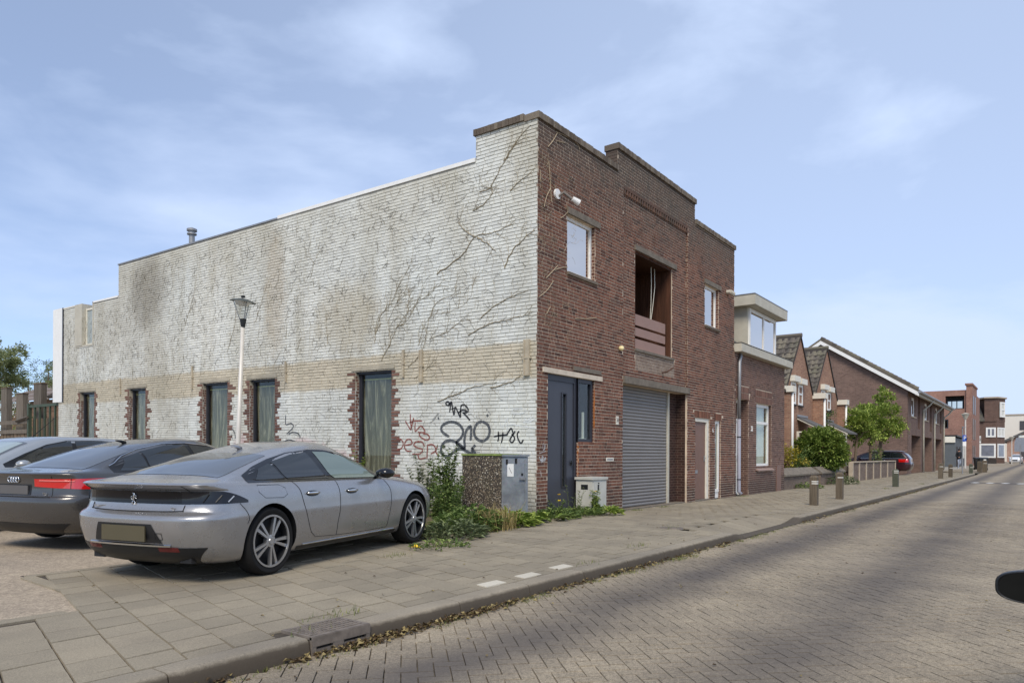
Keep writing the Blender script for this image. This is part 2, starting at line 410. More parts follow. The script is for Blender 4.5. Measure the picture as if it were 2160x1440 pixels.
def window(parent, mp, a0, a1, z0, z1, d=.08, fw_=.06, frame='white_paint', pane='glass', vs_=(), hs=(), th=.06, name='window', bfw=None):
    """frame with mullions vs_ and transoms hs (fractions) and one pane per light"""
    m = MB(); b = bfw or fw_
    m.mbox(mp, a0, a0 + fw_, d, d + th, z0, z1); m.mbox(mp, a1 - fw_, a1, d, d + th, z0, z1)
    m.mbox(mp, a0 + fw_, a1 - fw_, d, d + th, z0, z0 + b); m.mbox(mp, a0 + fw_, a1 - fw_, d, d + th, z1 - fw_, z1)
    xs = [a0 + fw_] + [lerp(a0, a1, v) for v in vs_] + [a1 - fw_]; zs = [z0 + b] + [lerp(z0, z1, v) for v in hs] + [z1 - fw_]
    k = fw_ * .42
    for x in xs[1:-1]: m.mbox(mp, x - k, x + k, d + .006, d + th - .006, z0 + b, z1 - fw_)
    for z in zs[1:-1]:
        for x0, x1 in zip(xs, xs[1:]): m.mbox(mp, x0 + (k if x0 != xs[0] else 0), x1 - (k if x1 != xs[-1] else 0), d + .004, d + th - .004, z - k, z + k)
    f = part(name, m, frame, parent)
    for x0, x1 in zip(xs, xs[1:]):
        for y0, y1 in zip(zs, zs[1:]):
            g = MB(); g.mbox(mp, x0, x1, d + th * .45, d + th * .55, y0, y1); part('pane', g, pane, f)
    return f
# ================================================================== GROUND
X0, Y0, SL = 11.31, 7.79, .0137            # corner of the warehouse, slope of its side-wall courses
KY, RZ = 3.84, -.12                        # kerb line, road level
def gz(x, y): return -.1 * smooth01((x - 11.3) / 4) * smooth01((y - 4.5) / 3.0)
# road: clay bricks in diagonal herringbone; worn wheel tracks are darker
s, c = pavers('road_brick', S(148, 136, 116), .07, .42, .26, gscale=150)
o = s.xyz()
def band(y, c0, wd): return s.rng(s.math('ABSOLUTE', s.math('SUBTRACT', y, c0)), wd * .15, wd, 1, 0)
yy = s.math('ADD', o['Y'], s.math('MULTIPLY', s.math('SUBTRACT', s.noise(.5, 4), .5), .32))
tr = s.math('MAXIMUM', band(yy, 3.02, .62), s.math('MULTIPLY', band(yy, 1.35, .75), .85))
tr = s.math('MULTIPLY', tr, s.rng(s.noise(1.1, 5), .28, .62, .66, 1.))
c = s.mix(s.math('MULTIPLY', tr, .8), c, S(80, 75, 73)); s.col(c); MAT['road_brick'] = s.set(rough=.88, spec=.3)
# the far road: same colours, too far to tell the bricks apart
s2, c2 = pavers('far_road', S(148, 136, 116), 0, .28, .26, gscale=60)
o2 = s2.xyz(); s = s2
yy = s2.math('ADD', o2['Y'], s2.math('MULTIPLY', s2.math('SUBTRACT', s2.noise(.5, 4), .5), .32))
tr = s2.math('MAXIMUM', band(yy, 3.02, .62), s2.math('MULTIPLY', band(yy, 1.35, .75), .85))
c2 = s2.mix(s2.math('MULTIPLY', tr, .78), c2, S(80, 75, 73)); s2.col(c2); MAT['far_road'] = s2.set(rough=.9, spec=.3)
s, c = pavers('sidewalk_tile', S(146, 136, 117), .09, .24, .22, gscale=240)
m = s.noise(3.2, 6, .7); c = s.mix(s.rng(m, .62, .82, 0, .35), c, S(104, 96, 84)); s.col(c); MAT['tile'] = s.set(rough=.92, spec=.25)
s, c = pavers('pale_tile', S(200, 192, 174), .05, .12, .1); s.col(c); MAT['pale_tile'] = s.set(rough=.9)
s, c = pavers('kerb_concrete', S(144, 134, 116), .07, .22, .26, gscale=200)
o = s.xyz(); zn = s.math('ADD', o['Z'], s.math('MULTIPLY', s.math('SUBTRACT', s.noise(14, 4), .5), .03))
c = s.mix(s.rng(zn, -.032, -.006, .9, 0), c, S(70, 61, 50)); s.col(c); MAT['kerb'] = s.set(rough=.93)
s, c = pavers('parking_gravel', S(160, 145, 124), 0, .36, .22, gscale=58); s.col(c); MAT['parking'] = s.set(rough=.95)
MAT['joint'] = plain('joint_sand', S(74, 66, 56), .98, var=.5, scale=12)
MAT['road_joint'] = plain('road_joint_sand', S(130, 118, 100), .98, var=.45, scale=5)
s, c = pavers('ground', S(146, 138, 122), 0, .18, .14, gscale=40); s.col(c); MAT['ground'] = s.set(rough=.95)

g = MB(); g.add([(-300, -600, -.2), (900, -600, -.2), (900, 600, -.2), (-300, 600, -.2)], [(0, 1, 2, 3)])
link('ground', g.mesh('ground', 'ground'), kind='structure')
# road
rd = MB(); rd.box(-8, 24, -7, KY + .02, -.3, RZ - .016)
road = link('road', rd.mesh('road', 'road_joint'), kind='structure')
rf = MB(); rf.add([(20.0, -9, RZ - .02), (62, -9, RZ - .006), (62, KY + .02, RZ - .006), (20.0, KY + .02, RZ - .02)], [(0, 1, 2, 3)])
rf.add([(62, -14, RZ - .006), (300, -30, RZ - .006), (300, 7, RZ - .006), (70, 7, RZ - .006), (62, KY, RZ - .006)], [(0, 1, 2, 3, 4)])
part('far_road', rf, 'far_road', road)
BW, BL = .1, .2
def road_bricks():
    res = []; c45 = math.sqrt(.5)
    n = 420
    for t in range(-n, n):
        for k in range(-n // 4, n // 4):
            for hor in (1, 0):
                if hor: u0, v0, du, dv = t + 4 * k, t, 2, 1
                else: u0, v0, du, dv = t + 4 * k, t + 1, 1, 2
                u, v = (u0 + du / 2) * BW, (v0 + dv / 2) * BW
                x = (u - v) * c45 + 12.; y = (u + v) * c45
                if not (.6 < x < 23.5 and -4.5 < y < KY - .05): continue
                dz = depth(x, y)
                if dz < 2.6 or not seen(x, y, .06): continue
                res.append((dz, x, y, hor))
    return sorted(res)
rb = road_bricks()
def rbrick(hor, L_=BL, W_=BW, j=.0014, ch=.003):
    a, b = (L_ / 2 - j, W_ / 2 - j) if hor else (W_ / 2 - j, L_ / 2 - j); c45 = math.sqrt(.5); v = []
    for z, k in ((-.02, 0), (0, ch)):
        for sx_, sy_ in ((-1, -1), (1, -1), (1, 1), (-1, 1)):
            p, q = sx_ * (a - k), sy_ * (b - k); v.append(((p - q) * c45, (p + q) * c45, z))
    return v
rme = []
for hor in (0, 1):
    m = MB(); m.add(rbrick(hor), [(4, 5, 6, 7), (0, 1, 5, 4), (1, 2, 6, 5), (2, 3, 7, 6), (3, 0, 4, 7)]); rme.append(m.mesh('paving_brick', 'road_brick', recalc=False))
m = MB()
for i, (dz, x, y, hor) in enumerate(rb):
    zz = RZ + rnd.uniform(-.002, .0015) + .006 * math.sin(x * 1.7 + y) * math.sin(y * 2.3)
    if i < 300:
        o_ = bpy.data.objects.new('paving_brick', rme[hor]); COL.objects.link(o_); o_.parent = road
        o_.location = (x, y, zz); o_.rotation_euler = (rnd.uniform(-.007, .007), rnd.uniform(-.007, .007), rnd.uniform(-.02, .02))
    else:
        tx, ty, q = rnd.uniform(-.007, .007), rnd.uniform(-.007, .007), rnd.uniform(-.02, .02)
        m.add([(x + v[0] - q * v[1], y + v[1] + q * v[0], zz + v[2] + tx * v[0] + ty * v[1]) for v in rbrick(hor)], [(4, 5, 6, 7), (0, 1, 5, 4), (1, 2, 6, 5), (2, 3, 7, 6), (3, 0, 4, 7)])
part('paving_bricks', m, 'road_brick', road, kind='stuff', recalc=False)
# painted crossing strip across the far road
for k in range(9):
    x, y = 42.4 - k * .03, 3.0 - k * .62
    m = MB(); m.box(x - .42, x + .42, y - .62, y, RZ - .012, RZ - .001); part('dark_paving', m, 'asphalt_strip' if 'asphalt_strip' in MAT else MAT.setdefault('asphalt_strip', plain('asphalt_strip', S(86, 82, 80), .9)), road)
    m = MB(); zq = RZ + .003
    m.add([(x - .36, y - .30, zq), (x + .36, y - .42, zq), (x + .36, y - .16, zq), (x - .36, y - .04, zq)], [(0, 1, 2, 3)]); part('painted_dash', m, 'white_paint', road)

# pavement: bedding, tiles in skewed rows, kerb stones
m = MB()
gx = [0, 2.8] + [2.8 + .6 * k for k in range(1, 40)] + [30, 40, 50, 60, 66]
gy = [KY + .1, 4.5, 5, 5.5, 5.9, 6.5, 7, 7.5, 8.05]
bz_ = lambda x, y: -.2 if 10.5 < x < 15.2 and y < 4.55 else gz(x, y) - .014
m.add([(x, y, bz_(x, y)) for x in gx for y in gy], [(i * 9 + j, (i + 1) * 9 + j, (i + 1) * 9 + j + 1, i * 9 + j + 1) for i in range(len(gx) - 1) for j in range(8) if i > 0 or j < 4])
pave = link('pavement', m.mesh('pavement', 'joint'), kind='structure')
QX, QY, TS = .25, .968, .30
def tile_ok(x, y): return y < 7.86 and (y < 5.85 or x > 2.45 + (y - 5.85) * .18)
tiles = []
for i in range(-2, 220):
    for j in range(0, 14):
        b = (j - (.5 if i % 2 else 0)) * TS; lo_, hi_ = max(b, 0), min(b + TS, 3.95)
        if hi_ - lo_ < .05: continue
        ym = KY + .165 + (lo_ + hi_) / 2 * QY; xm = .3 + i * TS + (lo_ + hi_) / 2 * QX
        if xm < .3 or xm > 64 or not tile_ok(xm, ym) or not seen(xm, ym, .08): continue
        if 10.95 < xm < 15.1 and ym < 4.62: continue
        if 2.95 < xm < 3.5 and ym < 4.14: continue
        tiles.append((depth(xm, ym), xm, ym, lo_, hi_, i, j))
tiles.sort(key=lambda t: t[0])
def tverts(h0, h1, j=.0032, ch=.004, zb=-.02):
    v = []
    for z, k in ((zb, 0), (0, ch)):
        for a, b in ((-TS / 2 + j + k, h0 + j + k), (TS / 2 - j - k, h0 + j + k), (TS / 2 - j - k, h1 - j - k), (-TS / 2 + j + k, h1 - j - k)):
            v.append((a + b * QX, b * QY, z))
    return v
TF = [(4, 5, 6, 7), (0, 1, 5, 4), (1, 2, 6, 5), (2, 3, 7, 6), (3, 0, 4, 7)]
mm = MB(); mm.add(tverts(-TS / 2, TS / 2), TF); tme = mm.mesh('paving_tile', 'tile', recalc=False)
PALE = [(5.24, 4.1), (5.82, 4.1), (6.47, 4.13)]
m = MB(); n1s = 0
for dz, x, y, lo_, hi_, i, j in tiles:
    full = hi_ - lo_ > TS - 1e-4; zz = gz(x, y) + rnd.uniform(-.0035, .003); t1, t2 = rnd.uniform(-.012, .012), rnd.uniform(-.012, .012)
    if full and n1s < 300:
        n1s += 1; o_ = bpy.data.objects.new('paving_tile', tme); COL.objects.link(o_); o_.parent = pave; o_.location = (x, y, zz); o_.rotation_euler = (t1, t2, rnd.uniform(-.012, .012))
    else:
        q = rnd.uniform(-.012, .012)
        m.add([(x + v[0] - q * v[1], y + v[1] + q * v[0], zz + v[2] + t1 * v[1] - t2 * v[0]) for v in tverts(-(hi_ - lo_) / 2, (hi_ - lo_) / 2)], TF)
part('paving_tiles', m, 'tile', pave, kind='stuff', recalc=False)
for x, y in PALE:
    m = MB(); m.add([(x + a + b * QX, y + b * QY, z) for z, k in ((-.02, 0), (.006, .004)) for a, b in ((-.15 + k, -.075 + k), (.15 - k, -.075 + k), (.15 - k, .085 - k), (-.15 + k, .085 - k))], TF)
    part('paving_tile', m, 'pale_tile', pave, label='pale clean half tile at the kerb', recalc=False)
# kerb stones (rounded nose), lowered where the driveway crosses
def kerb_top(x): return 0 if x < 10.9 or x > 14.9 else -.1 * min(1, min(x - 10.9, 14.9 - x) / .7)
def kerb_y(x): return KY + (0 if x < 58 else ((x - 58) ** 2) * .05)
x = -.9
while x < 65:
    ln = .98 if x < 57 else .7
    if abs(x + ln - 2.98) < .5 and x < 2.98: ln = 2.98 - x - .005
    elif 2.9 < x < 3.4: x = 3.49
    m = MB(); k = 6; v = []
    for t in range(k + 1):
        xx = x + .004 + (ln - .008) * t / k; tz = kerb_top(xx); ky = kerb_y(xx)
        e = -.004 if t in (0, k) else 0
        for yy_, zz_ in ((.16, -.3), (-.025, -.3), (-.025, RZ + .01), (-.018, -.055), (-.006, -.014), (.008, -.004), (.03, -.0005), (.16, 0)):
            v.append((xx, ky + yy_, zz_ if zz_ < -.2 else max(RZ + .012, zz_ + tz + e)))
    m.add(v, [(t * 8 + q, t * 8 + (q + 1) % 8, (t + 1) * 8 + (q + 1) % 8, (t + 1) * 8 + q) for t in range(k) for q in range(8)] + [tuple(range(8)), tuple(k * 8 + q for q in range(8))])
    part('kerb_stone', m, 'kerb', pave, smooth=40); x += ln
# sloping apron slabs in front of the roller door
for q in range(7):
    x0 = 10.9 + q * .6; m = MB()
    def zt(x, t): return lerp(kerb_top(x) + .0, .0, t) - .001
    v = []
    for z_, k in ((-.04, 0), (0, .005)):
        for a, t in ((x0 + .004 + k, 0), (x0 + .596 - k, 0), (x0 + .596 - k, 1), (x0 + .004 + k, 1)): v.append((a + t * .12, lerp(4.005, 4.6, t), zt(a, t) + z_))
    m.add(v, TF); part('apron_slab', m, 'tile', pave, recalc=False)
# gully box in the kerb
gl = thing('street_gully', 'rusty cast iron gully box set into the kerb with a dark slot', 'drain', (3.235, 3.97, 0))
MAT['cast_iron'] = plain('rusty_cast_iron', S(124, 114, 104), .75, .25, var=.35, scale=14, bump=.5, bscale=120)
m = MB(); m.box(2.985, 3.485, KY - .02, 4.14, -.015, .006); part('lid', m, 'cast_iron', gl)
m = MB()
for a in range(12):
    for b in range(6): m.box(3.01 + a * .038, 3.03 + a * .038, KY + .02 + b * .045, KY + .04 + b * .045, .0055, .011)
part('lid_studs', m, 'cast_iron', gl, kind='stuff')
m = MB(); m.box(2.985, 3.485, KY - .028, KY, -.06, .002); m.box(2.985, 3.02, KY - .026, KY, -.16, -.06); m.box(3.45, 3.485, KY - .026, KY, -.16, -.045); m.box(3.16, 3.25, KY - .026, KY, -.16, -.045); m.box(3.02, 3.45, KY - .02, KY, -.16, -.08)
part('front_frame', m, 'cast_iron', gl)
m = MB(); m.box(2.99, 3.48, KY + .004, KY + .1, -.2, -.02); part('slot', m, 'dark_room', gl)
cv = thing('inspection_cover', 'small round iron inspection cover in the pavement before the roller door', 'manhole cover', (11.04, 4.92, 0))
m = MB(); m.lathe([(0, .006), (.16, .006), (.19, .004), (.2, -.02)], (11.04, 4.92, gz(11.04, 4.92) + .004), 20); part('lid', m, 'cast_iron', cv)
# parking ground and its edging stones
m = MB(); m.box(-9, X0, 5.8, 60, -.1, -.016); parking = link('parking_ground', m.mesh('parking_ground', 'parking'), kind='structure')
def strip(p, q, wd, n, mat='tile', z=0.):
    p, q = Vector(p), Vector(q); d = (q - p) / n; nn = Vector((-d.y, d.x)).normalized() * wd / 2
    for k in range(n):
        a, b = p + d * (k + .006), p + d * (k + .994); m = MB(); v = []
        for zz_, e in ((-.03, 0), (z + rnd.uniform(-.003, .003), .004)):
            for c_ in (a - nn, b - nn, b + nn, a + nn): v.append((c_.x, c_.y, zz_))
        m.add(v, TF); part('edging_stone', m, mat, parking, recalc=False)
strip((2.80, 7.92), (9.8, 7.93), .10, 7); strip((2.70, 6.05), (2.80, 7.86), .12, 2); strip((-.8, 5.93), (2.36, 5.90), .14, 4)
# ================================================================== THE WAREHOUSE
FMp, WMp = planeY(Y0), planeX(X0, SL, Y0)
wh = thing('warehouse', 'old brick warehouse with whitewashed graffitied side wall and red brick stepped front', 'building', (X0, Y0, 0))
# painted side wall: whitewash, beige band, rain streaks, flaking, faded pink spray
def painted(name, base_dark=0.):
    s = NT(name); o = s.xyz(); i = s.island()
    zz = s.math('SUBTRACT', o['Z'], s.math('MULTIPLY', s.math('SUBTRACT', o['Y'], Y0), SL))
    wob = s.math('MULTIPLY', s.math('SUBTRACT', s.noise(3.5, 4), .5), .16)
    zb = s.math('ADD', zz, wob)
    c = s.mix(s.rng(s.noise(.35, 3), .3, .7), S(228, 227, 218), S(220, 222, 216))
    band_ = s.math('MULTIPLY', s.rng(zb, 2.60, 2.68), s.rng(zb, 3.40, 3.32))
    c = s.mix(s.math('MULTIPLY', band_, .9), c, S(204, 192, 168))
    c = s.mix(1., c, s.ramp(i, [(0, (.87, .87, .87)), (.5, (1, 1, 1)), (1, (1.06, 1.06, 1.05))]), 'MULTIPLY')
    st = s.noise(1., 6, .62, s.mapv((1, 1.5, .3)))
    c = s.mix(s.rng(st, .44, .78, 0, .74), c, S(176, 169, 148))
    st2 = s.noise(1., 6, .65, s.mapv((1, .32, .22)), .4)
    far = s.rng(o['Y'], 12, 27, 0, .40)
    c = s.mix(s.math('MULTIPLY', s.rng(st2, .40, .70), s.math('ADD', far, .32)), c, S(160, 153, 136))
    top = s.rng(zz, 5.6, 7.4, 0, .6); tn = s.math('MULTIPLY', top, s.rng(s.noise(.8, 5), .3, .65))
    c = s.mix(tn, c, S(176, 168, 146))
    low = s.math('MULTIPLY', s.rng(zz, 1.0, .1, 0, .7), s.rng(s.noise(2.5, 5), .3, .6)); c = s.mix(low, c, S(142, 136, 120))
    def blot(y, z, ry, rz, colr, k):
        nonlocal c
        dy = s.math('DIVIDE', s.math('SUBTRACT', o['Y'], y), ry); dz = s.math('DIVIDE', s.math('SUBTRACT', zz, z), rz)
        d = s.math('ADD', s.math('MULTIPLY', dy, dy), s.math('MULTIPLY', dz, dz))
        d = s.math('ADD', d, s.math('MULTIPLY', s.math('SUBTRACT', s.noise(3.2, 5, .7), .5), 1.6))
        c = s.mix(s.rng(d, 1.1, .3, 0, k), c, colr)
    blot(14.9, .95, 1.1, .55, S(206, 164, 166), .7); blot(13.6, .8, .7, .45, S(204, 166, 166), .6); blot(25., .8, 1.0, .5, S(196, 160, 160), .5)
    blot(17.5, 1.0, .4, .7, S(202, 160, 164), .5); blot(13.2, 4.3, 1.3, 1.0, S(176, 160, 126), .34); blot(16.0, 5.2, .5, 1.8, S(168, 150, 120), .45); blot(22.6, 6.0, 1.3, 1.2, S(132, 126, 114), .5)
    sp = s.noise(1., 4, .72, s.mapv((26, 17, 30))); c = s.mix(s.rng(sp, .62, .72, 0, .62), c, S(100, 92, 78))
    sp2 = s.noise(9, 5, .7); c = s.mix(s.rng(sp2, .58, .8, 0, .4), c, S(164, 156, 136))
    if base_dark: c = s.mix(s.rng(s.noise(2.2, 5, .65), .32, .62, .25, base_dark), c, S(96, 90, 78))  # shade of the recessed joints put into the mortar colour, with patchy dirt
    s.col(c); s.bump(s.noise(60, 4, .6), .5, .006); return s.set(rough=.82, spec=.3)
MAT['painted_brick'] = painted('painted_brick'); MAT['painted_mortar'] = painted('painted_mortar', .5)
WN = [(11.72, 12.92), (16.0, 17.12), (18.15, 19.42), (22.67, 23.74), (26.17, 27.27)]; WB, WT = .5, 3.04
wh_holes = [(a, b, WB, WT) for a, b in WN]
wspans = [(Y0, 9.32, 7.62), (9.32, 24.48, 7.10), (24.48, 26.27, 6.05), (26.27, 27.55, 4.6), (27.55, 28.64, 6.07), (28.64, 29.03, 2.75)]
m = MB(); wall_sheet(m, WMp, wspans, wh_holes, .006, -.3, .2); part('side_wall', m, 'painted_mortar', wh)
rq = random.Random(3); cuts, quoin = [], []
for a0, a1 in WN:
    k = 0
    while k * .07 < WT - .04:
        z = k * .07
        if z + .03 > WB - .4:
            wl = (.11 if (k // 2) % 2 else .235) * (1 + rq.uniform(-.25, .25)); wr = (.235 if (k // 2) % 2 else .11) * (1 + rq.uniform(-.25, .25))
            if rq.random() < .12: wl += .1
            if rq.random() < .14: wr = .03
            if rq.random() < .10: wl = .03
            for p, q in ((a0 - wl, a0), (a1, a1 + wr)):
                cuts.append((p, q, z - .004, z + .064)); quoin.append((p + .005, q - .002, z, z + .06))
        k += 1
wb = lay_bricks(wspans, wh_holes + cuts, -.14, rq, heads=.22)
near_key = lambda b: (b[0] + b[1]) / 2 + abs((b[2] + b[3]) / 2 - 2.2) * .25 + (100 if (b[2] < .9 and b[0] < 9.6) else 0)
brickwork(wb, WMp, 'painted_brick', wh, 'painted_brick', 'painted_brickwork', rq, 0., .02, 300, near_key, .006, jit=.004)
brickwork(quoin, WMp, 'brick_quoin', wh, 'quoin_brick', 'quoin_bricks', rq, -.004, .02, 0, None, .008)
for a0, a1 in WN:   # reveals, frame, glass, plastic sheet
    jb = lay_bricks([(X0 + .004, X0 + .118, WT)], [], WB, rq, heads=1.)
    brickwork(jb, planeY(a1), 'brick_quoin', wh, 'jamb_brick', 'jamb_bricks', rq, -.003, .02)
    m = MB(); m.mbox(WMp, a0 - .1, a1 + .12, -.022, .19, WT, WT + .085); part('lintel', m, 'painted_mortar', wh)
    f = window(wh, WMp, a0, a1, WB, WT, .12, .085, 'anthracite_dark', 'glass', th=.07)
    m = MB(); m.mbox(WMp, a0 + .05, a1, .06, .12, WT - .07, WT - .002); part('head_trim', m, 'anthracite_dark', f)
MAT['film'] = None
s = NT('plastic_sheet'); n = s.noise(1., 6, .68, s.mapv((3, 6, .8)), 1.4); s.col(s.ramp(n, [(.3, S(74, 68, 52)), (.5, S(104, 96, 76)), (.72, S(196, 184, 160))])); s.bump(n, .8, .03); MAT['film'] = s.set(rough=.35, spec=.6)
for a0, a1 in WN:
    rr = random.Random(int(a0 * 10)); ph = [rr.uniform(0, 6) for _ in range(4)]; m = MB()
    def fn(u, v):
        a = lerp(a0 + .08, a1 - .08, u); z = lerp(WB + .1, WT - .2, v)
        d = .222 + .012 * math.sin(14 * u + ph[0] + 3 * v) + .012 * math.sin(31 * u + ph[1] - 5 * v) + .02 * math.sin(6 * v + ph[2] + 4 * u)
        return WMp(a, d, z)
    m.grid(fn, 22, 26); part('plastic_sheet', m, 'film', wh, True)
    m = MB(); m.mbox(WMp, a0 + .08, a1 - .08, .196, .2, WT - .21, WT - .18); part('masking_tape', m, MAT.setdefault('yellow_tape', plain('yellow_tape', S(196, 188, 120), .6)), wh)
m = MB(); m.mbox(WMp, 11.85, 12.8, .33, .7, .5, 1.15); part('cardboard_boxes', m, MAT.setdefault('cardboard', plain('cardboard', S(158, 132, 100), .9)), wh)
# timber rails left on the wall
for (px, y0, y1, wd) in ((604, 762, 806, .05), (852, 738, 796, .05), (890, 738, 806, .09), (1113, 716, 792, .13), (407, 772, 820, .05), (255, 797, 832, .05)):
    p, q = atX(px, y0, X0), atX(px, y1, X0); m = MB(); a = p.y
    m.box(X0 - .045, X0 - .006, a - wd / 2, a + wd / 2, q.z, p.z)
    if wd > .08: m.box(X0 - .06, X0 - .045, a + wd / 2 - .02, a + wd / 2, q.z, p.z); m.box(X0 - .06, X0 - .045, a - wd / 2, a - wd / 2 + .02, q.z, p.z)
    m.box(X0 - .055, X0 - .006, a - wd * .75, a + wd * .75, (p.z + q.z) / 2 - .02, (p.z + q.z) / 2 + .015)
    part('wall_batten', m, MAT.setdefault('batten', plain('painted_batten', S(176, 164, 142), .8, var=.25)), wh)
# roof edge, flue, terrace notch, end cladding
m = MB(); m.mbox(WMp, 9.33, 15.9, -.02, .12, 7.105, 7.185); part('roof_edge', m, 'white_paint', wh, label='white roof edge strip')
m = MB(); m.mbox(WMp, 15.9, 24.50, -.02, .12, 7.105, 7.145); part('roof_edge', m, 'zinc', wh)
m = MB(); m.mbox(WMp, 24.5, 26.29, -.02, .12, 6.055, 6.115); part('roof_edge', m, 'white_paint', wh)
m = MB(); m.mbox(WMp, 27.53, 28.64, -.02, .12, 6.075, 6.12); part('roof_edge', m, 'cream_paint', wh)
fl = MB(); c = (X0 + .5, 20.9)
fl.lathe([(.085, 7.0), (.085, 7.62), (.14, 7.63), (.14, 7.67), (.1, 7.68), (.1, 7.73), (.15, 7.74), (.15, 7.80), (.0, 7.86)], (c[0], c[1], .19), 18); part('flue', fl, 'zinc', wh, 40)
m = MB(); m.mbox(WMp, 28.65, 29.45, -.03, .5, 2.72, 6.13); part('end_cladding', m, 'white_paint', wh, label='white boarded panel at the far end')
m = MB(); m.mbox(WMp, 28.60, 28.66, -.035, .02, 2.72, 6.13); part('corner_trim', m, 'anthracite_dark', wh)
m = MB(); m.mbox(WMp, 26.27, 27.6, -.02, .3, 4.6, 4.66); m.mbox(WMp, 26.25, 26.31, -.02, .3, 4.66, 6.1); m.mbox(WMp, 27.08, 27.62, -.035, .8, 4.66, 6.12); part('terrace_side', m, 'dormer_panel', wh)
window(wh, WMp, 26.31, 27.07, 4.66, 5.95, .1, .06, 'cream_paint', MAT.setdefault('frosted', plain('frosted_pane', S(160, 168, 166), .3)))
m = MB(); m.box(X0 + .05, 22.1, Y0 + .32, 24.4, 6.9, 7.05); m.box(X0 + .25, 22.1, 24.4, 29, 5.7, 5.95); part('flat_roof', m, 'slate', wh)
m = MB(); m.box(22.06, 22.12, Y0 + .32, 29, -.2, 6.9); m.box(X0 + .1, 22.1, 28.95, 29.02, -.2, 5.9); m.box(X0 + .1, 22.1, 24.42, 24.5, 5.9, 7.0); part('party_wall', m, 'mortar_dark', wh)
m = MB(); m.box(X0 + 1.6, X0 + 1.7, Y0 + .5, 28.8, 0, 3.3); part('inner_partition', m, 'dark_room', wh)

# ---------------- street front
GD = (14.86, 18.47, -.3, 2.84); CO = (15.47, 17.58, 3.72, 6.04); PATCH = (15.5, 17.75, 3.22, 3.70)
BAY = (14.80, 18.50, -.3, 7.35); LW = (12.38, 13.50, 4.90, 6.07); RW = (19.72, 20.80, 4.90, 6.07)
DR = (11.70, 12.83, -.3, 2.78); SW = (12.83, 13.50, 1.44, 2.78); BD = (19.07, 20.13, -.3, 2.23); NW = (20.57, 21.02, -.3, 2.21)
fA = [(X0, 14.5, 7.60), (14.5, 18.98, 8.11), (18.98, 22.13, 7.57)]; hA = [LW, RW, DR, SW, BD, NW, BAY]
m = MB(); wall_sheet(m, FMp, fA, [h_ for h_ in hA if h_ != BAY], .010, -.3, .22)
front_m = m
m2 = MB(); wall_sheet(m2, FMp, fA, [BAY], .010, -.3, .06); front_m.v, front_m.f, front_m.m = [], [], []
wall_sheet(front_m, FMp, fA, hA, .006, -.3, .14); part('front_wall', front_m, 'mortar', wh)
m = MB(); wall_sheet(m, FMp, [(14.8, 18.5, 7.35)], [GD, CO], .051, -.3, .34); part('bay_wall', m, 'mortar', wh)
rf_ = random.Random(11)
bA = lay_bricks(fA, hA, -.28, rf_, heads=.42, z_align=-.28)
soldier = [(19.0, 20.22, 2.23, 2.44), (20.5, 21.1, 2.21, 2.42)]
bA = [b for b in bA if not any(s_[0] < (b[0] + b[1]) / 2 < s_[1] and s_[2] < (b[2] + b[3]) / 2 < s_[3] for s_ in soldier)]
fkey = lambda b: (b[0] + b[1]) / 2 + abs((b[2] + b[3]) / 2 - 1.9) * .35 + (50 if (b[2] < .95 and 12.9 < b[0] < 13.9) else 0)
brickwork(bA, FMp, 'brick', wh, 'brick', 'brickwork', rf_, 0., .02, 300, fkey, .002)
sb = []
for a0, a1, z0, z1 in soldier:
    x = a0
    while x + .055 < a1: sb.append((x, x + .055, z0 + .005, z1 - .005)); x += .066
brickwork(sb, FMp, 'brick', wh, 'soldier_brick', 'soldier_bricks', rf_)
bB = lay_bricks([(14.8, 18.5, 7.26)], [GD, CO, PATCH], -.28, rf_, heads=.42, z_align=-.28)
brickwork(bB, FMp, 'brick', wh, 'brick', 'bay_brickwork', rf_, .045, .065)
bP = lay_bricks([(PATCH[0], PATCH[1], PATCH[3])], [], PATCH[2], rf_, heads=.5, z_align=-.28)
brickwork([b for b in bP if b[2] > PATCH[2] - .02], FMp, MAT.setdefault('dusty_brick', brick_mat('cement_smeared_brick', [(0, S(128, 110, 98)), (.5, S(150, 134, 120)), (1, S(118, 98, 86))], mortar_dust=.6)), wh, 'brick', 'cement_smeared_bricks', rf_, .045, .065)
dm = MB(); dm.mbox(FMp, 14.8, 18.5, .0, .05, 7.305, 7.36); part('corbel_course', dm, 'brick', wh)
x = 14.84; dme = None
while x < 18.46:
    if dme is None:
        q = MB(); q.mbox(lambda a, d, z: (a, d, z), 0, .062, 0, .05, 0, .11); dme = q.mesh('dentil_brick', 'brick')
    o_ = bpy.data.objects.new('dentil_brick', dme); COL.objects.link(o_); o_.location = FMp(x, .001, 7.19); o_.parent = wh; o_.matrix_parent_inverse = wh.matrix_basis.inverted(); x += .128
# jambs seen in the openings
def jamb(X, y0, y1, z0, z1, mat='bt_main'):
    q = MB(); q.box(X - .004, X + .01, Y0 + y0, Y0 + y1, z0, z1 - .002); part('jamb', q, mat, wh)
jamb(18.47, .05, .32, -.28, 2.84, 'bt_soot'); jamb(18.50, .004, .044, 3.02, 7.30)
jamb(12.83, .012, .13, -.28, 1.43); jamb(13.50, .012, .05, 1.45, 2.78); jamb(13.50, .012, .11, 4.9, 6.07); jamb(20.80, .012, .11, 4.9, 6.07); jamb(20.13, .012, .1, -.28, 2.23); jamb(21.02, .012, .1, -.28, 2.21)
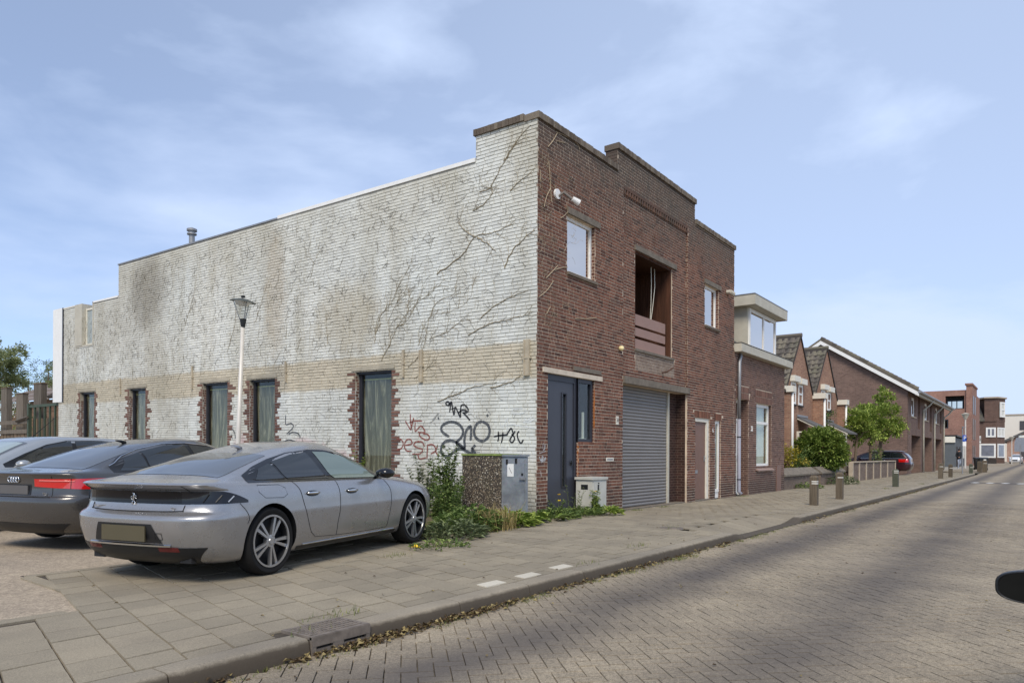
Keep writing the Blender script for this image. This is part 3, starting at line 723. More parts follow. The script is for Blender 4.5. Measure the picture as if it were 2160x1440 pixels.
# copings: bricks on edge
def coping(mp, a0, a1, z, step=.072, d0=-.045, d1=.30, flip=False):
    k = int((a1 - a0) / step)
    for j in range(k):
        q = MB(); a = a0 + (a1 - a0) * j / k; b = a0 + (a1 - a0) * (j + 1) / k - .009
        q.mbox(mp, a, b, d0 + rf_.uniform(-.004, .004), d1, z, z + .128 + rf_.uniform(-.006, .004)); part('coping_brick', q, 'brick_coping', wh)
    q = MB(); q.mbox(mp, a0 + .012, a1 - .02, d0 + .012, d1 - .01, z + .002, z + .112); part('coping_bed', q, 'mortar_dark', wh)
coping(FMp, X0 - .03, 14.5, 7.60); coping(FMp, 14.47, 19.01, 8.11, d1=.33); coping(FMp, 18.98, 22.17, 7.57)
coping(WMp, Y0 + .31, 9.36, 7.62, .085)
m = MB(); m.box(14.5, 18.98, Y0 + .012, Y0 + .31, 7.58, 8.11); part('raised_parapet', m, 'brick', wh)
rp = lay_bricks([(Y0 + .002, Y0 + .31, 8.11)], [], 7.7, rf_, heads=.5, z_align=-.28); brickwork([b for b in rp if b[2] > 7.7], planeX(14.5), 'brick', wh, 'brick', 'return_bricks', rf_, -.004, .02)
m = MB(); m.box(X0 + .02, 14.5, Y0 + .02, Y0 + .3, 7.0, 7.6); m.box(18.98, 22.1, Y0 + .02, Y0 + .3, 7.0, 7.57); m.box(X0 + .02, X0 + .3, Y0 + .3, 9.3, 7.0, 7.62); part('parapet_back', m, 'mortar_dark', wh)
# lintels and sills
def slab(nm, a0, a1, d0, d1, z0, z1, mat='concrete', lab=None):
    q = MB(); q.mbox(FMp, a0, a1, d0, d1, z0, z1); part(nm, q, mat, wh, label=lab)
slab('lintel', 12.36, 13.68, -.035, .1, 6.075, 6.20); slab('lintel', 19.66, 20.93, -.035, .1, 6.075, 6.20); slab('lintel', 15.42, 17.78, -.0, .16, 6.045, 6.17)
slab('lintel', 14.80, 18.60, -.04, .34, 2.845, 3.01); slab('lintel', 11.50, 13.80, -.03, .12, 2.785, 2.885, MAT.setdefault('plaster', plain('white_plaster', S(206, 192, 172), .9, var=.2, bump=.6, bscale=40)), 'white plastered door lintel'); slab('lintel', 12.62, 13.74, -.035, .05, 2.92, 3.01)
slab('window_sill', 12.36, 13.55, -.05, .1, 4.835, 4.895, 'brick_coping'); slab('window_sill', 19.70, 20.86, -.05, .1, 4.835, 4.895, 'brick_coping'); slab('window_sill', 15.44, 17.66, .0, .16, 3.655, 3.715, 'concrete')
slab('doorstep', 14.86, 18.47, .03, .34, -.2, -.075, 'concrete'); slab('doorstep', 19.07, 20.13, -.02, .12, -.3, -.06, 'concrete')
window(wh, FMp, *LW, .09, .07, 'white_paint', 'mirror_glass', vs_=()); window(wh, FMp, *RW, .09, .07, 'white_paint', 'mirror_glass')
# broken-open loft window: wooden lining, three brown boards, loose cables
m = MB(); m.mbox(FMp, 15.475, 15.53, .07, 1.3, 3.72, 6.04); m.mbox(FMp, 17.52, 17.575, .07, 1.3, 3.72, 6.04); m.mbox(FMp, 15.53, 17.52, .07, 1.3, 5.98, 6.035); part('loft_lining', m, 'red_wood', wh)
for k in range(7):
    q = MB(); q.mbox(FMp, 17.505, 17.52, .18 + k * .15, .325 + k * .15, 3.72, 5.98); part('lining_board', q, 'red_wood', wh)
for z0, z1 in ((3.72, 3.98), (4.05, 4.25), (4.31, 4.57)):
    q = MB(); q.mbox(FMp, 15.53, 17.33, .12, .15, z0, z1); part('closing_board', q, 'brown_board', wh)
m = MB(); m.box(15.4, 17.7, Y0 + 1.3, Y0 + 4, 3.6, 3.7); m.box(15.4, 17.7, Y0 + 3.9, Y0 + 4, 3.7, 6.4); m.box(15.3, 15.42, Y0 + .4, Y0 + 4, 3.7, 6.4); m.box(17.6, 17.7, Y0 + .4, Y0 + 4, 3.7, 6.4); m.box(15.4, 17.7, Y0 + .4, Y0 + 4, 6.3, 6.4); part('loft_room', m, 'red_wood', wh)
for a, b in ((16.86, 16.80), (17.06, 16.82)):
    q = MB(); q.tube([FMp(a, .3, 5.97), FMp(a + .02, .3, 5.5), FMp(lerp(a, b, .5) + .03, .3, 5.0), FMp(b, .3, 4.45)], .008, 5); part('loose_cable', q, 'cream_paint', wh)
# roller door with its slats
m = MB(); m.mbox(FMp, 17.74, 17.84, .22, .31, -.08, 2.84); m.mbox(FMp, 14.86, 14.9, .22, .31, -.08, 2.84); rdr = part('roller_door', m, 'dormer_panel', wh)
MAT['slat'] = plain('aluminium_slat', S(134, 130, 126), .5, .25, var=.08, scale=1.2)
q = MB(); pr = [(0, .0), (-.014, .012), (-.018, .04), (-.014, .066), (-.002, .078), (.004, .081)]
q.add([(a, d, z) for a in (0, 2.84) for d, z in pr], [(i, i + 1, 7 + i, 6 + i) for i in range(5)]); sme = q.mesh('slat', 'slat', 50)
for k in range(36):
    z = -.07 + k * .081
    if z > 2.83: break
    o_ = bpy.data.objects.new('slat', sme); COL.objects.link(o_); o_.parent = rdr; o_.matrix_parent_inverse = rdr.matrix_basis.inverted(); o_.location = FMp(14.90, .27, z)
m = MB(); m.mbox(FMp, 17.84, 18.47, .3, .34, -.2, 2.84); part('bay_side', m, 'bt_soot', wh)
m = MB(); m.mbox(FMp, 14.8, 18.5, .36, .4, -.2, 2.9); part('door_back', m, 'dark_room', wh)
# grey front door and its side light
m = MB(); m.mbox(FMp, 11.70, 11.76, .04, .12, -.1, 2.78); m.mbox(FMp, 12.73, 12.84, .04, .12, -.1, 2.70); m.mbox(FMp, 11.76, 12.73, .04, .12, 2.66, 2.78); m.mbox(FMp, 12.73, 12.84, .035, .12, 2.70, 2.78)
df = part('door_frame', m, 'anthracite_dark', wh)
D = (11.76, 12.73); m = MB(); gs = (12.30, 12.44, .55, 2.42)
m.mbox(FMp, D[0], gs[0], .06, .11, -.08, 2.66); m.mbox(FMp, gs[1], D[1], .06, .11, -.08, 2.66); m.mbox(FMp, gs[0], gs[1], .06, .11, -.08, gs[2]); m.mbox(FMp, gs[0], gs[1], .06, .11, gs[3], 2.66)
dl = part('front_door', m, 'anthracite', wh)
m = MB()
for a0, a1, z0, z1 in ((gs[0] - .03, gs[0], gs[2] - .03, gs[3] + .03), (gs[1], gs[1] + .03, gs[2] - .03, gs[3] + .03), (gs[0], gs[1], gs[2] - .03, gs[2]), (gs[0], gs[1], gs[3], gs[3] + .03)): m.mbox(FMp, a0, a1, .045, .06, z0, z1)
part('glazing_bead', m, 'anthracite_dark', dl)
m = MB(); m.mbox(FMp, gs[0], gs[1], .08, .086, gs[2], gs[3]); part('pane', m, 'glass', dl)
m = MB(); m.mbox(FMp, 12.62, 12.66, .02, .06, 1.0, 1.03); m.mbox(FMp, 12.62, 12.65, .025, .045, .96, 1.07); part('handle', m, 'black_metal', dl)
window(wh, FMp, 12.84, 13.49, 1.44, 2.78, .04, .085, 'anthracite_dark', 'glass', th=.08)
m = MB(); m.mbox(FMp, 12.94, 12.98, .3, .33, 1.5, 2.0); m.mbox(FMp, 13.3, 13.34, .16, .2, 1.53, 2.1); m.mbox(FMp, 12.93, 13.4, .14, .2, 1.49, 1.54); part('inner_sill', m, 'white_paint', wh)
MAT['foam'] = plain('orange_foam', S(164, 98, 42), .9, var=.4, scale=30, bump=1, bscale=70)
rr = random.Random(5)
for a, z0, z1 in ((12.845, -.05, 1.42), (13.505, 1.75, 2.6)):
    q = MB(); z = z0; pts = []
    while z < z1: pts.append(FMp(a + rr.uniform(-.004, .004), .012, z)); z += .05
    q.tube(pts, [rr.uniform(.008, .02) for _ in pts], 6); part('foam_strip', q, 'foam', wh)
m = MB(); m.mbox(FMp, 11.4, 14, 1.2, 1.25, -.1, 3); m.box(X0 + .1, 14.8, Y0 + .14, 10, -.1, -.05); part('hall_wall', m, 'dark_room', wh)
# brown boarded door, white frame, narrow window
m = MB(); m.mbox(FMp, 19.07, 19.10, .03, .12, -.06, 2.23); m.mbox(FMp, 19.98, 20.13, .03, .12, -.06, 2.23); m.mbox(FMp, 19.10, 19.98, .03, .12, 2.13, 2.23); part('door_frame', m, 'cream_paint', wh)
m = MB(); m.mbox(FMp, 19.10, 19.98, .09, .12, -.06, 2.13); bd = part('boarded_door', m, 'brown_door', wh, label='brown vertical board door')
for k in range(9):
    q = MB(); a = 19.104 + k * .0972; q.mbox(FMp, a, a + .089, .075, .092, -.05, 2.125); part('board', q, 'brown_door', bd)
q = MB(); q.mbox(FMp, 19.86, 19.89, .045, .075, 1.02, 1.18); q.tube([FMp(19.875, .05, 1.1), FMp(19.875, .02, 1.1), FMp(19.78, .02, 1.1)], .012, 6); part('handle', q, 'zinc', bd)
q = MB(); q.mbox(FMp, 19.12, 19.40, .062, .076, .68, .77); part('letter_plate', q, 'zinc', bd)
m = MB(); m.mbox(FMp, 20.57, 21.02, .07, .1, -.08, .1); m.mbox(FMp, 20.57, 20.62, .03, .12, .1, 2.21); part('narrow_side', m, 'white_paint', wh)
window(wh, FMp, 20.62, 21.02, .1, 2.21, .05, .09, 'white_paint', 'glass')
m = MB(); m.mbox(FMp, 20.6, 21.0, .2, .22, .1, 2.2); part('net_curtain', m, 'brown_board', wh)
# letters, plates
def plate(a, z, wd, ht, mat, mp=FMp, d=-.012):
    q = MB(); q.mbox(mp, a - wd / 2, a + wd / 2, d, .004, z - ht / 2, z + ht / 2); return part('number_plate', q, mat, wh)
pl = plate(14.52, 1.97, .12, .19, 'cream_paint')
me = text_part('digits', '34', .15, lambda x, o_, z: FMp(14.52 + x, -.013 - o_, 1.97 + z), 'black_metal', pl, sx=.66); link('digits', me, pl)
pl = plate(20.35, 1.91, .11, .2, 'brick'); me = text_part('digits', '6', .2, lambda x, o_, z: FMp(20.35 + x, -.014 - o_, 1.91 + z), 'white_paint', pl, sx=.9); link('digits', me, pl)
q = MB(); q.mbox(FMp, 14.02, 14.36, -.008, .004, 1.05, 1.13); lp = part('letter_slot', q, 'cream_paint', wh)
q = MB(); q.mbox(FMp, 14.06, 14.32, -.011, -.006, 1.075, 1.105); part('flap', q, 'zinc', lp)
q = MB(); q.tube([FMp(17.0, .05, 3.28), FMp(17.0, -.1, 3.3), FMp(17.22, -.16, 3.42)], .018, 6); part('iron_hook', q, MAT.setdefault('rust', plain('rust', S(84, 58, 46), .9)), wh)
q = MB(); q.tube([FMp(16.45, .02, 6.62), FMp(16.47, .0, 6.5), FMp(16.42, .01, 6.38)], .01, 5); part('iron_hook', q, 'rust', wh)
# lamps on the front
fl = thing('floodlight', 'white round floodlight on a bent grey arm above the left upper window', 'floodlight', (12.2, Y0 - .1, 6.3))
q = MB(); p0, p1, p2 = FMp(11.98, 0, 6.28), FMp(12.02, -.14, 6.36), FMp(12.18, -.26, 6.23); q.tube([p0, p1, p2], .03, 8); part('arm', q, MAT.setdefault('lamp_grey', plain('lamp_grey', S(120, 112, 104), .7)), fl)
q = MB(); q.lathe([(0, -.02), (.10, -.02), (.10, .02), (0, .03)], FMp(11.95, -.03, 6.33), 16, 'Y'); part('wall_plate', q, 'white_paint', fl)
q = MB(); q.tube([Vector(p2) + Vector((-.03, -.0, .02)), Vector(p2) + Vector((.05, -.04, -.02)), Vector(p2) + Vector((.1, -.07, -.045))], [.045, .06, .065], 12); part('lamp_head', q, 'white_paint', fl)
bl_ = thing('round_wall_lamp', 'small round cream lamp on red brick left of the loft opening', 'lamp', FMp(14.63, 0, 3.6))
q = MB(); q.lathe([(0, -.10), (.04, -.095), (.056, -.06), (.056, -.02), (.045, 0)], FMp(14.63, 0, 3.61), 16, 'Y'); part('lamp_shade', q, MAT.setdefault('cream_lamp', plain('cream_lamp', S(232, 214, 160), .4)), bl_, True)
bl_ = thing('wall_lamp', 'small white bulb lamp at the right end of the front near the small window', 'lamp', FMp(21.5, 0, 6.1))
q = MB(); q.tube([FMp(21.45, 0, 6.14), FMp(21.47, -.12, 6.14)], .06, 10); q.tube([FMp(21.47, -.1, 6.14), FMp(21.62, -.16, 6.08)], .07, 10); part('lamp_head', q, 'dormer_panel', bl_)

# ---------------- spray paint on the side wall and on the front
def catmull(p, n=5):
    if len(p) < 3: return [Vector(q) for q in p]
    p = [Vector(q) for q in p]; P_ = [p[0] * 2 - p[1]] + p + [p[-1] * 2 - p[-2]]; r = []
    for i in range(1, len(P_) - 2):
        for k in range(n):
            t = k / n; a, b, c_, d_ = P_[i - 1:i + 3]
            r.append(.5 * ((2 * b) + (c_ - a) * t + (2 * a - 5 * b + 4 * c_ - d_) * t * t + (3 * b - a - 3 * c_ + d_) * t ** 3))
    return r + [p[-1]]
def spray(name, strokes, wd, mat, org, mp_plane, label=None, d=-.0085):
    m = MB()
    for st in strokes:
        pts = catmull([(*p, 0) for p in st]); L3 = []
        for q in pts:
            px, py = org[0] + q.x / org[2], org[1] + q.y / org[2]
            L3.append(atX(px, py, X0) if mp_plane == 'w' else atY(px, py, Y0))
        k = len(L3); ax = Vector((1, 0, 0)) if mp_plane == 'w' else Vector((0, 1, 0)); vs = []
        for i, p in enumerate(L3):
            t = L3[min(i + 1, k - 1)] - L3[max(i - 1, 0)]; t = t.normalized() if t.length > 1e-6 else Vector((0, 0, 1))
            n_ = t.cross(ax).normalized() * wd / 2 * (1 if 0 < i < k - 1 else .55); p = p + ax * d; vs += [p - n_, p + n_]
        m.add(vs, [(2 * i, 2 * i + 1, 2 * i + 3, 2 * i + 2) for i in range(k - 1)])
    return part(name, m, mat, wh, label=label)
def spray_mat(name, c, k=.85, thr=.3):
    s = NT(name); s.col(c); n = s.noise(38, 4, .7); s.set(alpha=s.rng(n, thr, thr + .25, k * .35, k), rough=.7); return s.m
MAT['spray_black'] = spray_mat('spray_black', S(44, 44, 48), .95, .2); MAT['spray_grey'] = spray_mat('spray_grey', S(70, 74, 80), .9); MAT['spray_red'] = spray_mat('spray_red', S(140, 70, 58), .85); MAT['spray_white'] = spray_mat('spray_white', S(226, 228, 228), .8); MAT['spray_faint'] = spray_mat('spray_faint', S(110, 112, 114), .6, .4)
Z5 = (820, 820, 4.236)
spray('graffiti_tag', [[(530, 150), (512, 132), (522, 114), (542, 122), (536, 150), (560, 112)], [(545, 210), (562, 115), (574, 185), (586, 230), (598, 165), (640, 250), (642, 200), (650, 140)], [(556, 185), (604, 158)], [(622, 215), (660, 190), (700, 196)], [(644, 150), (678, 142), (710, 178), (704, 206), (660, 214)], [(668, 214), (700, 246), (730, 282)], [(717, 222), (722, 230)], [(734, 220), (738, 228)]], .035, 'spray_black', Z5, 'w', 'small spiky black tag')
spray('graffiti_number', [[(542, 426), (495, 396), (470, 358), (492, 318), (552, 294), (622, 310), (664, 365), (655, 425), (612, 470), (612, 492), (650, 522), (690, 552), (735, 570), (748, 545), (742, 520)], [(690, 540), (640, 500), (580, 464), (525, 462), (485, 492), (468, 545), (486, 588), (530, 600), (580, 566), (618, 536), (680, 540)], [(684, 528), (678, 460), (690, 385), (712, 348), (736, 336), (738, 400), (732, 462)], [(836, 290), (796, 304), (768, 352), (768, 410), (800, 452), (846, 464), (888, 432), (904, 374), (886, 318), (836, 290)], [(776, 500), (756, 528), (762, 560), (782, 576)]], .062, 'spray_grey', Z5, 'w', 'big dark grey sprayed 210')
spray('graffiti_tag', [[(938, 426), (1000, 414), (1066, 408)], [(980, 378), (984, 430), (976, 470)], [(1022, 384), (1020, 430), (1008, 482)], [(1056, 412), (1078, 372), (1096, 352), (1108, 376), (1116, 400), (1132, 374)], [(1116, 400), (1096, 430), (1084, 462), (1106, 476), (1126, 448), (1118, 420), (1098, 404)], [(1168, 376), (1152, 398), (1156, 440), (1182, 484), (1206, 452)]], .034, 'spray_black', Z5, 'w', 'black HSC letters')
spray('graffiti_tag', [[(150, 284), (176, 330), (202, 364), (196, 290), (194, 222)], [(202, 364), (214, 300), (226, 256)], [(186, 296), (240, 286), (302, 286)], [(240, 298), (236, 345), (242, 378), (290, 330), (326, 384), (280, 388), (262, 384)], [(282, 388), (276, 416), (312, 446), (348, 456), (366, 434), (346, 404), (308, 402)]], .034, 'spray_red', Z5, 'w', 'red brown tag by the tall window')
spray('graffiti_tag', [[(66, 452), (110, 450), (132, 490), (112, 532), (72, 542)], [(146, 504), (208, 488), (196, 452), (160, 458), (142, 510), (164, 552), (208, 552)], [(322, 512), (296, 472), (244, 474), (226, 502), (262, 526), (304, 540), (282, 578), (212, 582)], [(350, 492), (346, 560), (344, 622)], [(350, 500), (398, 498), (422, 546), (376, 582)], [(262, 590), (278, 624), (336, 612)], [(440, 500), (424, 560), (450, 600)]], .036, 'spray_red', Z5, 'w', 'red brown desp letters')
spray('graffiti_smudge', [[(396, 282), (424, 246), (448, 216)], [(874, 178), (884, 190)], [(890, 200), (914, 226)]], .05, 'spray_faint', Z5, 'w')
spray('graffiti_smudge', [[(440, 264), (452, 258)], [(880, 226), (888, 248)]], .1, 'spray_grey', Z5, 'w')
spray('graffiti_scrawl', [[(1000, 300), (1006, 330), (1030, 330), (1066, 258), (1058, 380)], [(1108, 200), (1112, 180), (1196, 172)], [(1042, 330), (1100, 318), (1180, 330), (1306, 348)], [(1210, 262), (1240, 282), (1296, 240)], [(1100, 220), (1180, 222), (1230, 200)], [(1200, 300), (1270, 290), (1312, 260)]], .02, 'spray_white', Z5, 'w', 'faint white scrawl')
spray('graffiti_scrawl', [[(1380, 482), (1372, 530)], [(1395, 490), (1390, 535), (1376, 545)], [(1345, 574), (1400, 556)], [(1342, 600), (1358, 640), (1372, 596), (1362, 660)], [(1380, 600), (1372, 650), (1398, 610), (1390, 650)], [(1356, 730), (1360, 780)]], .02, 'spray_white', Z5, 'f', 'white scratches beside the grey door', -.005)
Z4 = (380, 600, 3.79)
spray('graffiti_outline', [[(846, 1040), (846, 1116), (888, 1108), (906, 1138), (856, 1192)], [(868, 1196), (900, 1180), (946, 1190), (962, 1224)], [(820, 1262), (870, 1240), (930, 1256)]], .035, 'spray_grey', Z4, 'w')
spray('graffiti_outline', [[(416, 1150), (436, 1180), (444, 1230)], [(408, 1200), (424, 1240)]], .035, 'spray_grey', Z4, 'w')

# ---------------- dead creeper on the walls
MAT['vine'] = plain('dead_vine', S(150, 137, 112), .95, var=.4, scale=20); MAT['vine_pale'] = plain('pale_tendril', S(164, 148, 124), .95, var=.3, scale=20); MAT['vine_dark'] = plain('dark_root_marks', S(100, 94, 82), .95, var=.3)
rv = random.Random(21)
def twig(m, p, ang, ln, r, depthn, ax, mp2):
    pts = [Vector(p)]; n = max(3, int(ln / .07)); a = ang
    for k in range(n):
        if pts[-1].y > (7.55 if pts[-1].x < 9.25 else 7.0 if pts[-1].x < 24.4 else 5.9): break
        a += rv.uniform(-.42, .42); st = ln / n; q = pts[-1] + Vector((math.cos(a) * st, math.sin(a) * st)); pts.append(q)
        if depthn and rv.random() < .5: twig(m, q, a + rv.choice((-1, 1)) * rv.uniform(.4, 1.1), ln * rv.uniform(.25, .6), r * .7, depthn - 1, ax, mp2)
    if len(pts) > 1: m.tube([mp2(q) for q in pts], [max(.002, r * (1 - .6 * k / n)) for k in range(len(pts))], 3, False)
wm2 = lambda q: (X0 - .008, q[0], q[1]); fm2 = lambda q: (q[0], Y0 - .008, q[1])
def stem_path(st): return [atX(560 + x / 2.483, 380 + y / 2.483, X0) for x, y in st]
def creeper(name, label, stems, twigs, r0=.0052, tl=.4):
    o_ = thing(name, label, 'dead creeper', stem_path(stems[0])[0]); o_['group'] = 'dead creepers on the side wall'; m = MB(); t = MB()
    for st in stems:
        P_ = catmull(stem_path(st), 5); P_ = [Vector((X0 - .012, p.y + rv.uniform(-.015, .015), p.z + rv.uniform(-.015, .015))) for p in P_]
        k = len(P_); m.tube(P_, [r0 * (1 - .65 * i / k) for i in range(k)], 5)
        for _ in range(int(twigs * k / 26)):
            i = rv.randrange(k - 1); p = P_[i]; dr = P_[i + 1] - P_[max(0, i - 1)]; a = math.atan2(dr.z, dr.y)
            twig(t, (p.y, p.z), a + rv.choice((-1, 1)) * rv.uniform(.15, .9), rv.uniform(.3, 1.0) * tl, .0036, 1, None, wm2)
    part('stem', m, 'vine', o_); part('twigs', t, 'vine', o_, kind='stuff', recalc=False)
creeper('dead_creeper', 'large fan of dead creeper stems above the nearest tall side window', [[(605, 950), (650, 860), (690, 770), (740, 700), (790, 650), (880, 580), (905, 540)], [(655, 850), (650, 740), (690, 640), (745, 560)], [(580, 805), (600, 720), (660, 640), (700, 550), (780, 400)], [(745, 700), (752, 610), (760, 540)], [(575, 860), (585, 740), (640, 660)], [(690, 770), (735, 745), (790, 650), (830, 560)]], 20)
creeper('dead_creeper', 'dead creeper branching right from above the short wall battens', [[(750, 980), (820, 895), (845, 800), (865, 710), (960, 692), (1040, 650), (1082, 590), (1086, 500)], [(862, 832), (950, 795), (1020, 740), (1072, 690)], [(800, 870), (830, 770), (865, 710)], [(865, 710), (900, 640), (985, 600), (1000, 560)], [(780, 1040), (830, 1000), (900, 950)]], 15)
creeper('dead_creeper', 'thin dead creeper running diagonally up below the parapet', [[(900, 490), (1000, 420), (1050, 370), (1100, 295), (1200, 272), (1300, 228)], [(1100, 295), (1050, 268), (1010, 220)], [(1110, 300), (1160, 330), (1210, 370)], [(1255, 462), (1280, 390), (1340, 320), (1412, 262)]], 13, .012)
creeper('dead_creeper', 'low dead creeper stem rising to the corner above the beige band', [[(1060, 812), (1160, 760), (1240, 735), (1330, 716), (1400, 690)], [(1130, 720), (1230, 640), (1380, 575)], [(1180, 1090), (1280, 1060), (1340, 1020)], [(900, 1160), (1000, 1120), (1100, 1080), (1210, 1060)]], 12, .01)
creeper('dead_creeper', 'dead creeper tangle on the parapet block at the top corner', [[(1090, 160), (1150, 120), (1190, 60), (1130, 30)], [(1120, 60), (1180, 40), (1230, -60), (1330, -220)], [(1250, -100), (1300, -180), (1390, -290)], [(1280, 60), (1320, 20), (1390, -40)]], 13, .01)
creeper('dead_creeper', 'sparse dead creeper shoots left of the lamp post', [[(240, 500), (255, 440), (282, 380)], [(330, 860), (318, 760), (322, 690)], [(110, 830), (116, 740)], [(165, 900), (190, 820)], [(-50, 740), (-20, 640), (10, 540)], [(-200, 900), (-160, 760), (-150, 620)], [(-420, 760), (-380, 620), (-360, 500)], [(50, 960), (80, 900)]], 8, .005)
t = MB()
for _ in range(3400):
    y = 8.0 + 20.4 * rv.random() ** .8; z = rv.uniform(.7, 6.9)
    if z > 5.8 and y > 24: continue
    if any(a - .25 < y < b + .25 and z < 3.2 for a, b in WN): continue
    if z < 3.3 and rv.random() < .55: continue
    z += SL * (y - Y0); twig(t, (y, z), rv.choice((1.57, 1.57, .9, 2.2, .2)) + rv.uniform(-.5, .5), rv.uniform(.06, .26), rv.uniform(.0022, .0045), 1 if rv.random() < .4 else 0, None, wm2)
link('dead_tendrils', t.mesh('dead_tendrils', 'vine_dark', recalc=False), None, 'fine dead creeper tendrils and root marks all over the whitewashed side wall', 'dead creeper', None, 'stuff')
t = MB(); c2 = thing('pale_tendrils', 'pale dry creeper tendrils on the red brick corner of the front', 'dead creeper', (11.8, Y0, 6))
Z6 = (980, 220, 3.6)
for st in [[(700, 220), (670, 275), (630, 325)], [(635, 430), (645, 560), (650, 640), (655, 740)], [(570, 500), (575, 590)], [(650, 640), (620, 700), (600, 780)], [(785, 812), (750, 850), (725, 865)], [(690, 210), (760, 240), (850, 300), (870, 345)], [(700, 280), (760, 295)], [(640, 570), (690, 640)]]:
    t.tube([Vector((q.x, Y0 - .012, q.z)) for q in catmull([atY(980 + x / 3.6, 220 + y / 3.6, Y0) for x, y in st], 4)], .009, 4)
for st in [[(205, 745), (290, 655), (300, 640)], [(270, 680), (330, 660), (385, 655)], [(145, 905), (210, 850), (265, 770)], [(210, 1045), (240, 985)], [(450, 1085), (540, 1090), (630, 1080)]]:
    t.tube([Vector((q.x, Y0 - .012, q.z)) for q in catmull([atY(1100 + x / 4, 400 + y / 4, Y0) for x, y in st], 4)], .009, 4)
part('stem', t, 'vine_pale', c2); t = MB()
for _ in range(110):
    x = 11.36 + 1.2 * rv.random() ** 1.7; z = rv.uniform(3.4, 7.4); twig(t, (x, z), rv.choice((.6, 1.2, 2.2, -.6)) + rv.uniform(-.5, .5), rv.uniform(.1, .35), .003, 1, None, fm2)
part('twigs', t, 'vine_pale', c2, kind='stuff', recalc=False)
# ================================================================== THE STREET BEYOND
MAT['bt_gable'] = brick_tex('gable_brick', S(160, 122, 100), S(138, 100, 82), S(150, 130, 112))
MAT['bt_row'] = brick_tex('row_brick', S(126, 101, 91), S(104, 83, 75), S(122, 108, 98))
MAT['bt_red'] = brick_tex('new_red_brick', S(160, 122, 108), S(138, 102, 90), S(146, 118, 104))
MAT['bt_shop'] = brick_tex('shop_brick', S(112, 88, 78), S(90, 70, 62), S(108, 92, 84))
MAT['bt_garden'] = brick_tex('garden_wall_brick', S(128, 112, 100), S(108, 92, 82), S(116, 106, 96))
MAT['bt_far'] = brick_tex('far_brick', S(176, 140, 122), S(160, 124, 108), S(168, 146, 132))
MAT['pantile'] = plain('pantile', S(96, 88, 78), .8, var=.35, scale=3, bump=.3)
s = NT('roof_tile'); i = s.island(); c = s.ramp(i, [(0, S(78, 72, 66)), (.5, S(100, 92, 82)), (1, S(116, 108, 92))]); c = s.mix(s.rng(s.noise(1.5, 6), .45, .75, 0, .5), c, S(98, 98, 72)); s.col(c); MAT['roof_tile'] = s.set(rough=.85)
MAT['verge'] = plain('dark_verge', S(60, 54, 50), .8)
MAT['curtain'] = plain('net_curtain', S(206, 204, 196), .9, var=.12, scale=3)
MAT['dark_grey_render'] = plain('dark_grey_render', S(92, 96, 98), .85, var=.1, scale=3)
MAT['cream_render'] = plain('cream_render', S(222, 214, 200), .9, var=.05)
MAT['pale_concrete'] = plain('pale_concrete', S(176, 162, 142), .9, var=.2, scale=9)

def roof_tiles(parent, O, U, V, nu, nv, n_single=200, tw=.30, tl=.34, flip=1):
    """interlocking wavy tiles laid up a slope: O corner at the eaves, U along, V up the slope (unit vectors)"""
    O, U, V = Vector(O), Vector(U).normalized(), Vector(V).normalized(); Nn = U.cross(V).normalized() * flip
    def tv():
        v = []
        for b, lift in ((-.03, .045), (tl, .012)):
            for k in range(5):
                a = tw * k / 4; w_ = .022 * math.sin(2 * math.pi * k / 4 + .6); v.append(U * a + V * b + Nn * (w_ + lift))
            for k in (4, 0): a = tw * k / 4; v.append(U * a + V * b + Nn * (lift - .05))
        f = [(i, i + 1, 8 + i, 7 + i) for i in range(4)] + [(0, 1, 2, 3, 4, 5, 6)]
        return v, f
    v, f = tv(); q = MB(); q.add(v, f); me = q.mesh('roof_tile', 'roof_tile'); lst = []
    for i in range(nu):
        for j in range(nv): p = O + U * (i * tw) + V * (j * tl); lst.append((depth(p.x, p.y), p, i, j))
    lst.sort(key=lambda t: t[0]); m = MB()
    for n, (dz, p, i, j) in enumerate(lst):
        if n < n_single:
            o_ = bpy.data.objects.new('roof_tile', me); COL.objects.link(o_); o_.location = p + Nn * rnd.uniform(-.006, .006); o_.parent = parent; o_.matrix_parent_inverse = parent.matrix_basis.inverted()
        else: m.add([Vector(p) + x for x in v], f)
    if m.v: part('roof_tiles', m, 'roof_tile', parent, kind='stuff', recalc=False)
def box_part(nm, parent, mat, x0, x1, y0, y1, z0, z1, label=None):
    q = MB(); q.box(x0, x1, y0, y1, z0, z1); return part(nm, q, mat, parent, label=label)
def pipe(parent, mat, pts, r=.04, nm='downpipe'):
    q = MB(); q.tube(pts, r, 10); return part(nm, q, mat, parent, True)

# ---------------- low house with a dormer, next door
h2 = thing('dormer_house', 'low brown brick house with a big white framed dormer right beside the warehouse', 'house', (22.2, Y0, 0))
HM = planeY(Y0); HD = (22.35, 23.52, -.3, 3.0); HW = (24.33, 25.97, .80, 2.95)
m = MB(); wall_sheet(m, HM, [(22.16, 27.55, 4.45)], [HD, HW], .010, -.3, .36)
part('wall', m, 'mortar', h2)
r2 = random.Random(4); lint = [(22.3, 23.6, 2.98, 3.40), (24.2, 26.1, 2.95, 3.40)]
bb = [b for b in lay_bricks([(22.16, 27.55, 4.45)], [HD, HW], -.28, r2, heads=.3) if not any(l[0] < (b[0] + b[1]) / 2 < l[1] and l[2] < (b[2] + b[3]) / 2 < l[3] for l in lint)]
brickwork(bb, HM, 'brick_brown', h2, 'brick', 'brickwork', r2, 0, .02)
sb = []
for a0, a1, z0, z1 in lint:
    x = a0
    while x + .06 < a1: sb += [(x, x + .058, z0 + .006, (z0 + z1) / 2 - .005), (x, x + .058, (z0 + z1) / 2 + .005, z1 - .006)]; x += .07
